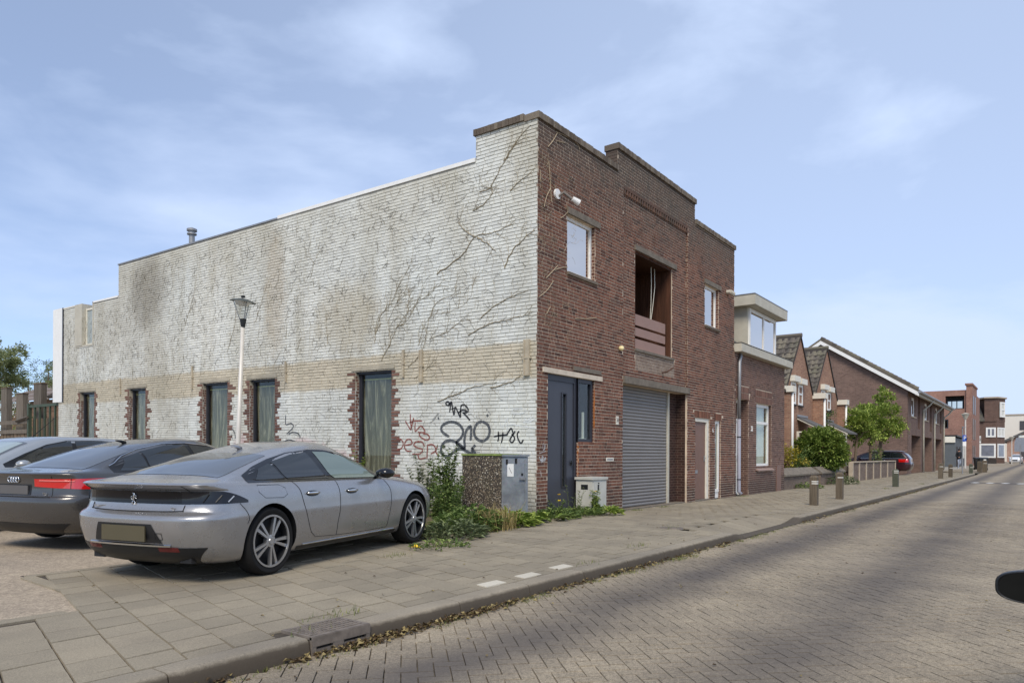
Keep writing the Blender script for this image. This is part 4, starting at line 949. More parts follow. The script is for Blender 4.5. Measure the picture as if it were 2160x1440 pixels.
brickwork(sb, HM, 'brick_brown', h2, 'soldier_brick', 'soldier_bricks', r2)
q = MB(); q.box(23.516, 23.53, Y0 + .012, Y0 + .36, -.28, 2.998); part('jamb', q, 'bt_brown', h2)
q = MB(); q.box(25.966, 25.98, Y0 + .012, Y0 + .1, .81, 2.948); part('jamb', q, 'bt_brown', h2)
box_part('side_wall', h2, 'bt_garden', 27.5, 27.56, Y0 + .02, 16, -.3, 4.5); box_part('back_wall', h2, 'bt_garden', 22.2, 27.5, 15.9, 16, -.3, 4.5)
window(h2, HM, *HW, .1, .11, 'white_paint', 'glass', hs=(.70,), th=.07)
m = MB(); m.grid(lambda u, v: HM(lerp(24.4, 25.9, u), .26 + .012 * math.sin(u * 75), lerp(.85, 2.9, v)), 120, 1); part('net_curtain', m, 'curtain', h2, True)
m = MB(); m.hexa([HM(24.25, -.09, .66), HM(26.05, -.09, .66), HM(26.05, .1, .72), HM(24.25, .1, .72), HM(24.25, -.09, .70), HM(26.05, -.09, .70), HM(26.05, .1, .80), HM(24.25, .1, .80)]); part('window_sill', m, MAT.setdefault('tile_sill', plain('tile_sill', S(150, 126, 114), .6)), h2)
m = MB(); m.mbox(HM, 22.35, 22.42, .28, .36, -.1, 3.); m.mbox(HM, 23.40, 23.52, .28, .36, -.1, 3.); m.mbox(HM, 22.42, 23.40, .28, .36, 2.9, 3.); m.mbox(HM, 22.42, 23.40, .28, .34, 2.3, 2.38); fd = part('door_frame', m, 'white_paint', h2)
m = MB(); m.mbox(HM, 22.42, 23.40, .31, .35, -.05, 2.3); dd = part('front_door', m, 'white_paint', h2)
m = MB(); m.mbox(HM, 22.95, 23.25, .295, .315, .2, 1.0); m.mbox(HM, 22.55, 22.85, .295, .315, .2, 1.0); part('door_panel', m, 'cream_paint', dd)
m = MB(); m.mbox(HM, 23.3, 23.33, .25, .3, 1.0, 1.2); m.tube([HM(23.315, .27, 1.1), HM(23.2, .26, 1.1)], .012, 6); part('handle', m, 'zinc', dd)
m = MB(); m.mbox(HM, 22.42, 23.40, .31, .32, 2.38, 2.9); part('pane', m, 'mirror_glass', fd)
pl = thing('house_number', 'white metal number 32 on brown brick between the white door and tall window', 'house number', HM(23.82, 0, 2.05))
me = text_part('digits', '32', .24, lambda x, o_, z: HM(23.82 + x, -.01 - o_, 2.06 + z), 'white_paint', pl, .012, .9); link('digits', me, pl)
box_part('meter_cupboard', h2, 'brown_door', 26.55, 27.1, Y0 - .02, Y0 + .01, -.1, .82)
q = MB(); q.box(22.17, 27.82, 7.58, 7.94, 4.42, 4.68); gut = part('gutter_box', q, 'dormer_panel', h2)
for k in range(6): box_part('fascia_panel', h2, 'dormer_panel', 22.18 + k * .94, 22.18 + k * .94 + .93, 7.568, 7.58, 4.43, 4.67)
box_part('gutter_lip', h2, 'verge', 22.16, 27.84, 7.56, 7.95, 4.68, 4.70)
pipe(h2, 'zinc', [(22.62, Y0 - .03, 4.42), (22.62, Y0 - .05, 4.33), (22.40, Y0 - .08, 4.1), (22.38, Y0 - .08, 2.3)], .05)
pipe(h2, 'pvc', [(22.38, Y0 - .08, 2.32), (22.38, Y0 - .08, .06), (22.40, Y0 - .16, -.03)], .056)
for z in (1.75, .42):
    q = MB(); q.lathe([(.06, z), (.066, z), (.066, z + .03), (.06, z + .03)], (22.38, Y0 - .08, 0), 12); part('pipe_bracket', q, 'black_metal', h2)
dr = box_part('dormer', h2, 'dormer_panel', 23.88, 26.92, 7.96, 11, 4.68, 6.12)
q = MB(); q.box(23.55, 27.25, 7.62, 11.2, 6.12, 6.46); sl = part('dormer_roof', q, 'dormer_panel', h2)
for k in range(4): box_part('fascia_panel', h2, 'dormer_panel', 23.56 + k * .92, 23.56 + k * .92 + .915, 7.608, 7.62, 6.13, 6.45)
box_part('roof_trim', h2, 'zinc', 23.53, 27.27, 7.6, 11.2, 6.46, 6.485)
window(h2, planeY(7.96), 23.95, 26.88, 4.76, 6.1, -.05, .12, 'white_paint', 'mirror_glass', vs_=(.52,), th=.07)
m = MB(); m.add([(22.2, 7.9, 4.6), (23.88, 7.9, 4.6), (23.88, 10.2, 6.5), (22.2, 10.2, 6.5)], [(0, 1, 2, 3)]); m.add([(22.2, 10.2, 6.5), (26.9, 10.2, 6.1), (26.9, 12.5, 4.5), (22.2, 12.5, 4.5)], [(0, 1, 2, 3)]); part('roof', m, 'verge', h2)
roof_tiles(h2, (22.22, 7.92, 4.62), (1, 0, 0), (0, 2.3, 1.9), 5, 8, 40)
q = MB(); q.tube([(22.3, 8.3, 5.1), (23.86, 8.05, 4.75)], .02, 5); part('lead_flashing', q, 'zinc', h2)

# ---------------- two steep gabled houses set back behind the garden
def gabled(x0, xa, x1, ze, za, Yg, lab, wins, canopy, nt_):
    o_ = thing('gabled_house', lab, 'house', (xa, Yg, 0), group='steep gabled brick houses'); yb = Yg + 9.
    m = MB(); m.prism([(x0, -.3), (x1, -.3), (x1, ze), (xa, za), (x0, ze)], lambda a, z: (a, Yg, z), lambda a, z: (a, yb, z)); part('wall', m, 'bt_gable', o_)
    for xe, sgn in ((x0, -1), (x1, 1)):
        m = MB(); dx, dz_ = xe - xa, ze - za; L_ = math.hypot(dx, dz_); nx, nz = -dz_ / L_ * -1 * (1 if sgn > 0 else -1), 1
        ux_, uz_ = dx / L_, dz_ / L_; n = Vector((-uz_ * sgn, 0, ux_ * sgn)); th = n * .10
        e = Vector((xe + ux_ * .12, 0, ze + uz_ * .12)); a_ = Vector((xa, 0, za))
        P_ = [a_ + n * .015, e + n * .015, e + th, a_ + th]
        m.prism([(p.x, p.z) for p in P_], lambda a, z: (a, Yg - .05, z), lambda a, z: (a, yb + .1, z)); part('roof', m, 'verge', o_)
    dl_ = Vector((xa - x0, 0, za - ze)); L_ = dl_.length; n = Vector((-(za - ze), 0, xa - x0)).normalized()
    roof_tiles(o_, Vector((x0, Yg - .03, ze)) + n * .09, (0, 1, 0), dl_, nt_, int(L_ / .36), 150, tl=.36, flip=-1)
    m = MB(); m.tube([(xa, Yg - .08, za + .11), (xa, yb, za + .11)], .11, 8); part('ridge', m, 'roof_tile', o_)
    for a0, a1, z0, z1, box_ in wins:
        f = window(o_, planeY(Yg), a0, a1, z0, z1, -.03, .11, 'white_paint', 'mirror_glass', hs=(.55,), th=.08)
        if box_: q = MB(); q.box(a0 - .12, a1 + .12, Yg - .22, Yg, z1 + .01, z1 + .28); part('shutter_box', q, 'cream_paint', o_)
        else: pass
        q = MB(); q.box(a0 - .05, a1 + .05, Yg - .08, Yg, z0 - .07, z0); part('window_sill', q, 'verge', o_)
    c0, c1 = canopy; cn = MB(); cn.prism([(Yg, 3.05), (Yg - 1.25, 2.42), (Yg - 1.25, 2.34), (Yg, 2.97)], lambda y, z: (c0, y, z), lambda y, z: (c1, y, z)); part('porch_roof', cn, 'slate', o_)
    for y0_, z0_ in ((Yg - .02, 2.97),): pass
    q = MB(); q.tube([(c0 + .03, Yg - 1.2, 2.34), (c0 + .03, Yg - .02, 2.95)], .045, 4); q.tube([(c0 + .03, Yg - 1.2, 2.3), (c0 + .03, Yg, 2.3)], .04, 4); part('porch_bracket', q, 'cream_paint', o_)
    q = MB(); q.box(c0 - .03, c0 + .1, Yg - .1, Yg, 0, 2.35); part('porch_post', q, 'cream_paint', o_)
    q = MB(); q.box(c0, c1, Yg - .04, Yg - .005, 3.06, 3.16); part('lead_flashing', q, 'zinc', o_)
    return o_
YG = 9.6
g1_ = gabled(34.1, 36.55, 38.96, 4.15, 6.93, YG, 'nearer steep gabled brown brick house with two small white upper windows', [(34.95, 35.75, 3.62, 4.66, 1), (36.2, 36.95, 3.62, 4.62, 1), (34.4, 35.3, .7, 2.5, 0)], (36.0, 37.9), 30)
g2_ = gabled(39.3, 41.86, 44.4, 4.2, 6.96, YG, 'further steep gabled brown brick house with a vent pipe on its tiled roof', [(40.65, 41.45, 3.65, 4.7, 1), (41.95, 42.7, 3.65, 4.66, 1), (39.8, 40.6, .7, 2.5, 0)], (41.2, 43.4), 26)
for par, (a0, a1, yf) in ((g1_, (34.12, 34.42, 9.38)), (g2_, (38.98, 39.36, 9.12)), (g2_, (44.42, 44.8, 9.22))):
    box_part('side_wing', par, 'bt_gable', a0, a1, yf, YG + .5, -.3, 4.1); box_part('gutter_box', par, 'cream_paint', a0 - .1, a1 + .1, yf - .15, YG + .4, 4.1, 4.38)
    pipe(par, 'white_paint', [(a0 + .1, yf - .06, 4.1), (a0 + .1, yf - .06, 0)], .055)
q = MB(); q.lathe([(.2, 5.6), (.19, 7.15), (.24, 7.16), (.24, 7.3), (.1, 7.45)], (40.9, 11.5, 0), 12); part('vent_pipe', q, 'verge', g2_); box_part('vent_flashing', g2_, 'white_paint', 40.5, 41.1, 11.1, 11.9, 5.9, 6.1)
q = MB(); q.lathe([(.14, 6.6), (.13, 7.6), (.17, 7.62), (.1, 7.7)], (37.6, 13.0, 0), 12); part('vent_pipe', q, 'verge', g1_)

# ---------------- garden wall, concrete post wall
gw = thing('garden_wall', 'low grey brick garden wall with sloping coping stones in front of the round shrub', 'wall', (33, 7.8, -.1))
for a0, a1 in ((27.6, 32.5), (33.1, 37.6), (39.2, 40.2)):
    box_part('wall', gw, 'bt_garden', a0, a1, 7.82, 8.08, -.3, .42)
    n = max(2, int((a1 - a0) / .62))
    for k in range(n):
        u0, u1 = lerp(a0 - .06, a1 + .06, k / n) + .006, lerp(a0 - .06, a1 + .06, (k + 1) / n) - .006
        m = MB(); m.prism([(7.74, .40), (7.74, .46), (8.05, .70), (8.12, .70), (8.16, .40)], lambda y, z: (u0, y, z), lambda y, z: (u1, y, z)); part('coping_stone', m, 'concrete', gw)
pw = thing('post_wall', 'row of low brown brick panels between pale concrete posts before the little trees', 'wall', (46, 7.7, -.1))
px_ = [38.9, 40.5, 42.3, 44.3, 46.5, 48.8, 51.6]
for k, a in enumerate(px_): box_part('post', pw, 'pale_concrete', a - .08, a + .08, 7.66, 7.86, -.2, .84)
for a, b in zip(px_, px_[1:]): box_part('panel', pw, 'bt_garden', a + .08, b - .08, 7.7, 7.84, -.2, .80); box_part('cap', pw, 'pale_concrete', a + .02, b - .02, 7.64, 7.90, .84, .90)
gd = MB(); gd.box(27.6, 53, 8.0, 20, -.3, .05); link('garden_soil', gd.mesh('garden_soil', 'soil'), kind='structure')

# ---------------- row of three brown brick houses with big gable
rw = thing('row_house_block', 'long brown brick row of three houses with white verge gable and garage niches', 'building', (59, 8, 0))
XR, YR = 59.0, 8.0; RM = planeY(YR); ups = [60.2, 67.5, 74.9]; hl = []
for u in ups: hl += [(u + .6, u + 2.7, 4.15, 5.6), (u + 4.0, u + 5.3, 3.3, 5.95), (u + .7, u + 5.6, -.3, 2.75)]
m = MB(); wall_sheet(m, RM, [(XR, 82.4, 6.1)], hl, 0, -.3, .5); part('front_wall', m, 'bt_row', rw)
m = MB(); m.prism([(YR + .01, -.3), (YR + .01, 6.1), (13.9, 9.9), (19.8, 6.1), (19.8, -.3)], lambda y, z: (XR, y, z), lambda y, z: (XR + .2, y, z)); part('gable_wall', m, 'bt_row', rw)
box_part('end_wall', rw, 'bt_row', 82.2, 82.39, YR + .02, 19.8, -.3, 6.1)
sl_ = (9.95 - 5.75) / (13.9 - 7.3)
for sg, (ya, za, yb, zb) in ((0, (7.25, 5.72, 13.9, 9.98)), (1, (20.5, 5.72, 13.9, 9.98))):
    m = MB(); m.prism([(ya, za), (yb, zb), (yb, zb + .22), (ya, za + .22)], lambda y, z: (XR - .3, y, z), lambda y, z: (82.8, y, z)); part('roof', m, 'roof_tile', rw)
    m = MB(); m.prism([(ya, za - .26), (yb, zb - .26), (yb, zb + .02), (ya, za + .02)], lambda y, z: (XR - .36, y, z), lambda y, z: (XR - .30, y, z)); part('verge_board', m, 'white_paint', rw)
n = 24
for k in range(n):
    y, z = lerp(7.3, 13.9, k / n), lerp(5.95, 10.2, k / n); q = MB(); q.tube([(XR - .2, y, z + .05), (XR - .2, y + .29, z + .2)], .13, 6); part('verge_tile', q, 'roof_tile', rw)
q = MB(); q.tube([(XR - .4, 7.2, 5.78), (82.9, 7.2, 5.78)], .1, 8); part('gutter', q, 'zinc', rw); box_part('eaves_board', rw, 'dormer_panel', XR - .3, 82.8, 7.32, 7.5, 5.55, 5.8)
for k, u in enumerate(ups):
    window(rw, RM, u + .6, u + 2.7, 4.15, 5.6, .1, .2, 'white_paint', 'mirror_glass'); box_part('slit_window', rw, 'brown_door', u + 4.0, u + 5.3, YR + .25, YR + .3, 3.3, 5.95); q = MB(); q.box(u + .5, u + 2.8, YR - .06, YR + .1, 4.07, 4.15); part('window_sill', q, 'pale_concrete', rw)
    box_part('garage_niche', rw, 'bt_row', u + .7, u + 5.6, YR + .9, YR + 1.0, -.3, 2.75); box_part('niche_side', rw, 'bt_row', u + 5.585, u + 5.75, YR + .02, YR + .9, -.3, 2.75)
    box_part('niche_door', rw, ('cream_paint', MAT.setdefault('orange_wood', plain('orange_wood', S(196, 150, 104), .6)), 'pvc')[k], u + .72, u + .9, YR + .1, YR + .8, -.1, 2.6, ('cream', 'pine coloured', 'grey')[k] + ' door in the niche')
    pipe(rw, 'dormer_panel', [(u + 6.9, 7.2, 5.75), (u + 6.9, 7.5, 5.3), (u + 6.5, 7.9, 4.9), (u + 6.5, 7.9, -.1)], .07)
# ---------------- modern red brick block with dark extension
mb = thing('modern_block', 'tall modern red brick block with a corner tower and recessed roof terrace', 'building', (122, 8.5, 0))
MX = planeX(122.); mh = [(9.35, 11.7, 8.0, 9.9)]
m = MB(); wall_sheet(m, MX, [(8.9, 30, 10.7)], mh + [(11.3, 12.1, 5.2, 6.5)], 0, -.3, 1.2); part('side_wall', m, 'bt_red', mb)
m = MB(); m.box(121.7, 131, 8.4, 9.1, -.3, 11.35); tw = part('tower', m, 'bt_red', mb); box_part('tower_cap', mb, 'bt_red', 121.5, 131.2, 8.3, 9.25, 11.35, 11.6)
box_part('front_wall', mb, 'bt_red', 131, 140, 8.6, 12, -.3, 10.6); box_part('terrace_back', mb, 'dark_grey_render', 124.5, 124.7, 9.2, 30, 7.5, 10.7); box_part('roof', mb, 'slate', 122.1, 140, 9, 30, 10.6, 10.7)
for k, (a0, a1) in enumerate(((123.2, 125.0), (126.3, 128.1))): box_part('window', mb, MAT.setdefault('dark_window', plain('dark_window', S(78, 74, 74), .3)), a0, a1, 8.36, 8.42, 7.3, 9.9); box_part('window', mb, 'dark_window', a0, a1, 8.36, 8.42, 3.6, 6.6); box_part('window', mb, 'dark_window', a0, a1, 8.36, 8.42, .2, 2.7)
window(mb, planeX(122.9), 9.5, 11.6, 8.0, 9.3, 0, .15, 'anthracite_dark', 'mirror_glass', vs_=(.4, .7)); window(mb, MX, 11.3, 12.1, 5.2, 6.5, .1, .15, 'anthracite_dark', 'mirror_glass')
ex = thing('dark_extension', 'single storey dark grey extension with pale fascia at the foot of the red block', 'building', (107, 9.3, 0))
box_part('wall', ex, 'dark_grey_render', 106.5, 121.6, 9.1, 14.5, -.3, 3.5); box_part('fascia', ex, 'cream_paint', 106.3, 106.5, 9.1, 14.6, 2.9, 3.65); box_part('roof_edge', ex, 'black_metal', 106.3, 121.6, 8.9, 14.6, 3.65, 3.85)
for a0, a1 in ((107.6, 109.4), (111.5, 113)): box_part('door', ex, 'verge', a0, a1, 9.06, 9.1, -.1, 2.4)
box_part('noticeboard', ex, 'cream_paint', 116.2, 118.0, 9.0, 9.1, .9, 2.6)
# ---------------- corner shop and the far end
sp = thing('corner_shop', 'dark brick corner shop with white framed shop windows and hipped tile roof', 'shop', (160, 8, 0))
SX = 160.; c1, c2 = atX(2058, 950, SX).y, atX(2102, 950, SX).y; c3 = 4.4
m = MB(); m.prism([(SX, c1 + 6), (SX, c2), (SX + 3.2, 6.05), (SX + 14, 7.6), (SX + 14, c1 + 6)], lambda x, y: (x, y, -.3), lambda x, y: (x, y, 7.6)); part('wall', m, 'bt_shop', sp)
m = MB(); m.prism([(0, 0), (0, 1), (1, 1), (1, 0)], lambda a, b: (SX - .4 + 3.4 * b, [[c1 + 5, c1 + 5], [c2 + 1.8, c1 - .2]][int(a)][int(b)], 7.62 + 3.5 * b), lambda a, b: (SX - .4 + 3.4 * b, [[c1 + 5, c1 + 5], [c2 + 1.8, c1 - .2]][int(a)][int(b)], 7.85 + 3.5 * b)); part('tile_roof', m, 'roof_tile', sp)
m = MB(); m.prism([(SX - .12, c2 + 1.9), (SX - .12, c2), (SX + 3.2, 6.0), (SX + 9, 6.8), (SX + 9, c1 + 1), (SX + 3.2, c1 + 1), (SX + 3.2, c2 + 1.9)], lambda x, y: (x, y, 7.6), lambda x, y: (x, y, 11.9)); part('gable_tower', m, 'bt_shop', sp)
m = MB(); m.prism([(SX + 3.9, c1 + 1), (SX - .5, c2 + 1.9), (SX - .5, c2 - .2), (SX + 3.3, 5.7), (SX + 8, 6.8), (SX + 8, c1 + 2)], lambda x, y: (x, y, 11.9), lambda x, y: (x, y, 12.15)); part('cornice', m, 'pale_concrete', sp)
SM = planeX(SX)
MAT['shop_glass'] = plain('shop_glass', S(122, 126, 136), .1, var=.3, scale=.9, spec=.8)
def shopwin(y0, y1, z0, z1, vs_, X=SX, pane='shop_glass'): window(sp, planeX(X), y0, y1, z0, z1, -.12, .28, 'white_paint', pane, vs_=vs_, th=.14)
shopwin(c2 + .1, c1 - .6, .9, 3.5, ()); shopwin(c2 + .1, c1 - 1.6, 4.7, 6.5, (.5,)); box_part('shop_plinth', sp, 'verge', SX - .1, SX, c2, c1 + 1, -.3, .7)
# slanted street face
dv = Vector((3.2, 6.05 - c2, 0)).normalized(); SF = lambda a, d, z: (SX + dv.x * a - dv.y * -d * 0 + d * .15, c2 + dv.y * a + d, z)
window(sp, SF, .3, 3.1, .9, 3.5, -.12, .25, 'white_paint', 'shop_glass', th=.1); window(sp, SF, .2, 3.1, 4.7, 6.5, -.12, .25, 'white_paint', 'curtain', vs_=(.5,), th=.1); window(sp, SF, .7, 2.5, 8.4, 11.2, -.4, .3, 'white_paint', 'curtain', hs=(.5,), th=.2)
sg = MB(); sy0, sy1 = atX(2058, 950, 158).y, atX(2069, 950, 158).y; sg.box(158, 158.2, sy1, sy0 + .6, 3.6, 4.9); sgn = thing('shop_sign', 'white shop sign with black letters at the left of the corner shop', 'sign', (158, sy0, 3.6)); part('board', sg, 'white_paint', sgn); box_part('side_glass', sgn, 'pvc', 158.05, 158.1, sy1 + .3, sy0 + .5, 0, 3.6)
me = text_part('letters', 'eli', 1.15, lambda x, o_, z: (157.97 - o_, (sy0 + sy1) / 2 + .1 - x, 4.3 + z), 'black_metal', sgn, .03); link('letters', me, sgn)
cb = thing('cream_block', 'pale cream rendered flats with one dark window at the far end of the street', 'building', (230, 0, 0)); box_part('wall', cb, 'cream_render', 225, 250, -30, 14, -.3, 11.7); box_part('window', cb, 'dark_window', 224.9, 225, 3.6, 5.2, 7.9, 10.2); box_part('roof_edge', cb, 'pale_concrete', 224.8, 250, -30.2, 14.2, 11.7, 12)
fh = thing('far_house', 'small far brown gabled house beyond the corner shop', 'house', (205, 0, 0))
m = MB(); m.prism([(7.0, -.3), (7.0, 4.6), (-2.4, 9.8), (-12, 4.6), (-12, -.3)], lambda y, z: (200, y, z), lambda y, z: (215, y, z)); part('wall', m, 'bt_far', fh)
m = MB(); m.prism([(7.6, 4.3), (-2.4, 9.8), (-2.4, 10.3), (7.8, 4.7)], lambda y, z: (199.4, y, z), lambda y, z: (215, y, z)); part('roof', m, 'slate', fh)
for y in (4.5, 1.2, -1.8, -4.5): window(fh, planeX(200.), y - 1.1, y + .4, 3.6, 6.0, -.1, .2, 'white_paint', 'mirror_glass')
for y in (3.6, -1.2): box_part('bay', fh, 'cream_paint', 198.6, 200, y - 1.0, y + 1.0, 4.4 if y > 3 else 4.6, 5.6); box_part('shop_window', fh, 'dark_window', 199.8, 199.95, y - 1, y + .8, .5, 2.7)

# ---------------- behind the warehouse on the left: gate, fence, shed
gt = thing('metal_gate', 'green metal bar gate with timber infill beside the far end of the white wall', 'gate', (X0, 30.6, 0))
MAT['gate_green'] = plain('gate_green', S(66, 78, 62), .6, var=.2)
ga, gb = 29.1, 32.1; zg = 3.02
for a in (ga + .08, gb): box_part('gate_post', gt, 'gate_green', X0 + .1, X0 + .22, a - .07, a + .07, -.1, zg + .06)
m = MB(); m.box(X0 + .12, X0 + .2, ga + .15, gb - .07, zg - .1, zg); m.box(X0 + .12, X0 + .2, ga + .15, gb - .07, .3, .4); part('gate_rail', m, 'gate_green', gt, kind='stuff')
for k in range(5): a = lerp(ga + .15, gb - .07, (k + 1) / 6); box_part('gate_bar', gt, 'gate_green', X0 + .13, X0 + .19, a - .03, a + .03, .4, zg - .1)
for k in range(7): a = ga + .2 + k * .41; box_part('infill_board', gt, 'fence_wood', X0 + .3, X0 + .33, a, a + .395, -.1, 2.5)
fe = thing('wooden_fence', 'weathered grey wooden fence with loose boards left of the metal gate', 'fence', (X0, 33.5, 0))
for k in range(9): a = 32.25 + k * .36; box_part('fence_board', fe, 'fence_wood', X0 + .15, X0 + .18, a, a + .29, -.1, 1.92 + .06 * math.sin(k * 2.1))
for z in (1.4, 1.93, 2.3): q = MB(); q.box(X0 + .1, X0 + .16, 32.15, 35.8, z, z + .16); part('fence_rail', q, 'grey_wood', fe)
q = MB(); q.tube([(X0 + .05, 32.0, 2.55), (X0 + .05, 33.1, 2.42)], .06, 4); part('loose_plank', q, 'grey_wood', fe)
for (px0, px1, yt, yb, lab) in ((8, 20, 820, 866, 'pale weathered timber post behind the fence at the left picture edge'), (40, 54, 832, 868, 'short weathered timber post behind the fence next to the gate'), (77, 93, 811, 905, 'tall dark timber post standing behind the metal gate')):
    p, q_ = atX(px0, yt, X0 + .5), atX(px1, yt, X0 + .5); o_ = thing('timber_post', lab, 'post', (X0 + .5, p.y, 0)); box_part('shaft', o_, 'grey_wood', X0 + .4, X0 + .6, q_.y, p.y, -.1, p.z); box_part('cap', o_, 'fence_wood', X0 + .38, X0 + .62, q_.y - .02, p.y + .02, p.z, p.z + .04)
sh = thing('garden_shed', 'low wooden shed with grey tiled roof behind the gate', 'shed', (20, 40, 0))
a0, a1 = atX(10, 850, 22.).y, atX(140, 850, 22.).y
sz = lambda py: atX(70, py, 22.).z
m = MB(); m.box(22, 26, a1 - 1, a0, -.1, sz(846)); part('wall', m, 'shed_wood', sh)
for k in range(8): z = sz(905) + k * .42; box_part('weatherboard', sh, 'shed_wood', 21.95, 22.0, a1 - 1, a0, z, z + .39) if z + .4 < sz(846) else None
for k in range(5):
    z0, z1 = lerp(sz(846), sz(782), k / 5), lerp(sz(846), sz(782), (k + 1) / 5); x0_, x1_ = lerp(21.5, 26, k / 5), lerp(21.5, 26, (k + 1) / 5)
    m = MB(); m.hexa([(x0_, a1 - 1.2, z0 - .02), (x1_, a1 - 1.2, z1 - .12), (x1_, a0 + .3, z1 - .12), (x0_, a0 + .3, z0 - .02), (x0_, a1 - 1.2, z0 + .1), (x1_, a1 - 1.2, z1 - .02), (x1_, a0 + .3, z1 - .02), (x0_, a0 + .3, z0 + .1)]); part('roof_strip', m, MAT.setdefault('shed_roof', plain('shed_roof', S(124, 112, 104), .85, var=.2)), sh)
m = MB()
for k in range(12): q0 = atX(100 + k * 2, 845, 20.); m.tube([(20 + .02 * k, q0.y, sz(846) - .15), (23, q0.y - .2, sz(800))], .09, 4)
part('corrugated_sheet', m, 'verge', sh, kind='stuff')
# ================================================================== CARS
def paint(name, c, metal=.55, rough=.32, coat=.7):
    s = NT(name); n = s.noise(2.2, 4); fl = s.noise(900, 1)
    c = s.mix(1., c, s.ramp(n, [(.3, (.96,) * 3), (.7, (1.04,) * 3)]), 'MULTIPLY'); s.col(c)
    s.set(metal=metal, rough=s.rng(s.noise(7, 5), .3, .7, rough * .85, rough * 1.25), coat=coat, coatr=.04); return s.m
MAT['paint_silver'] = paint('silver_paint', S(158, 157, 157), .66, .28); MAT['paint_dark'] = paint('dark_grey_paint', S(84, 82, 80), .6, .28); MAT['paint_pale'] = paint('pale_grey_paint', S(170, 172, 172))
MAT['paint_maroon'] = paint('maroon_paint', S(58, 30, 36), .3, .3); MAT['paint_black'] = paint('black_paint', S(24, 25, 28), .2, .3); MAT['paint_white'] = paint('white_car_paint', S(226, 228, 230), 0, .35)
def gloss(name, c, rough=.04, spec=.6, metal=0, coat=0): s = NT(name); s.col(c); return s.set(rough=rough, spec=spec, metal=metal, coat=coat)
MAT['gloss_black'] = gloss('gloss_black', S(18, 18, 20), .06); MAT['satin_black'] = gloss('satin_black', S(30, 31, 33), .4, .4); MAT['car_window'] = gloss('car_window', S(34, 38, 40), .02, .9); MAT['car_window_light'] = gloss('light_car_window', S(112, 126, 118), .02, .9)
MAT['screen'] = gloss('car_screen', S(88, 92, 96), .02, 1.); MAT['chrome'] = gloss('chrome', S(210, 212, 215), .12, .5, 1); MAT['alloy'] = gloss('alloy', S(178, 178, 178), .28, .5, .8); MAT['lamp_red'] = gloss('red_lamp', S(196, 14, 12), .08, .7, 0, 1); MAT['lamp_smoked'] = gloss('smoked_lamp', S(26, 26, 30), .07, .45); MAT['lamp_clear'] = gloss('clear_lamp', S(170, 174, 178), .08, .8, .3)
MAT['plate_olive'] = plain('olive_plate', S(84, 77, 56), .5, var=.05, scale=3); MAT['plate_grey'] = plain('grey_plate', S(92, 89, 87), .5, var=.05, scale=3)
s = NT('tyre'); s.col(S(30, 29, 28)); s.bump(s.noise(120, 2), .3, .003); MAT['tyre'] = s.set(rough=.85, spec=.25)

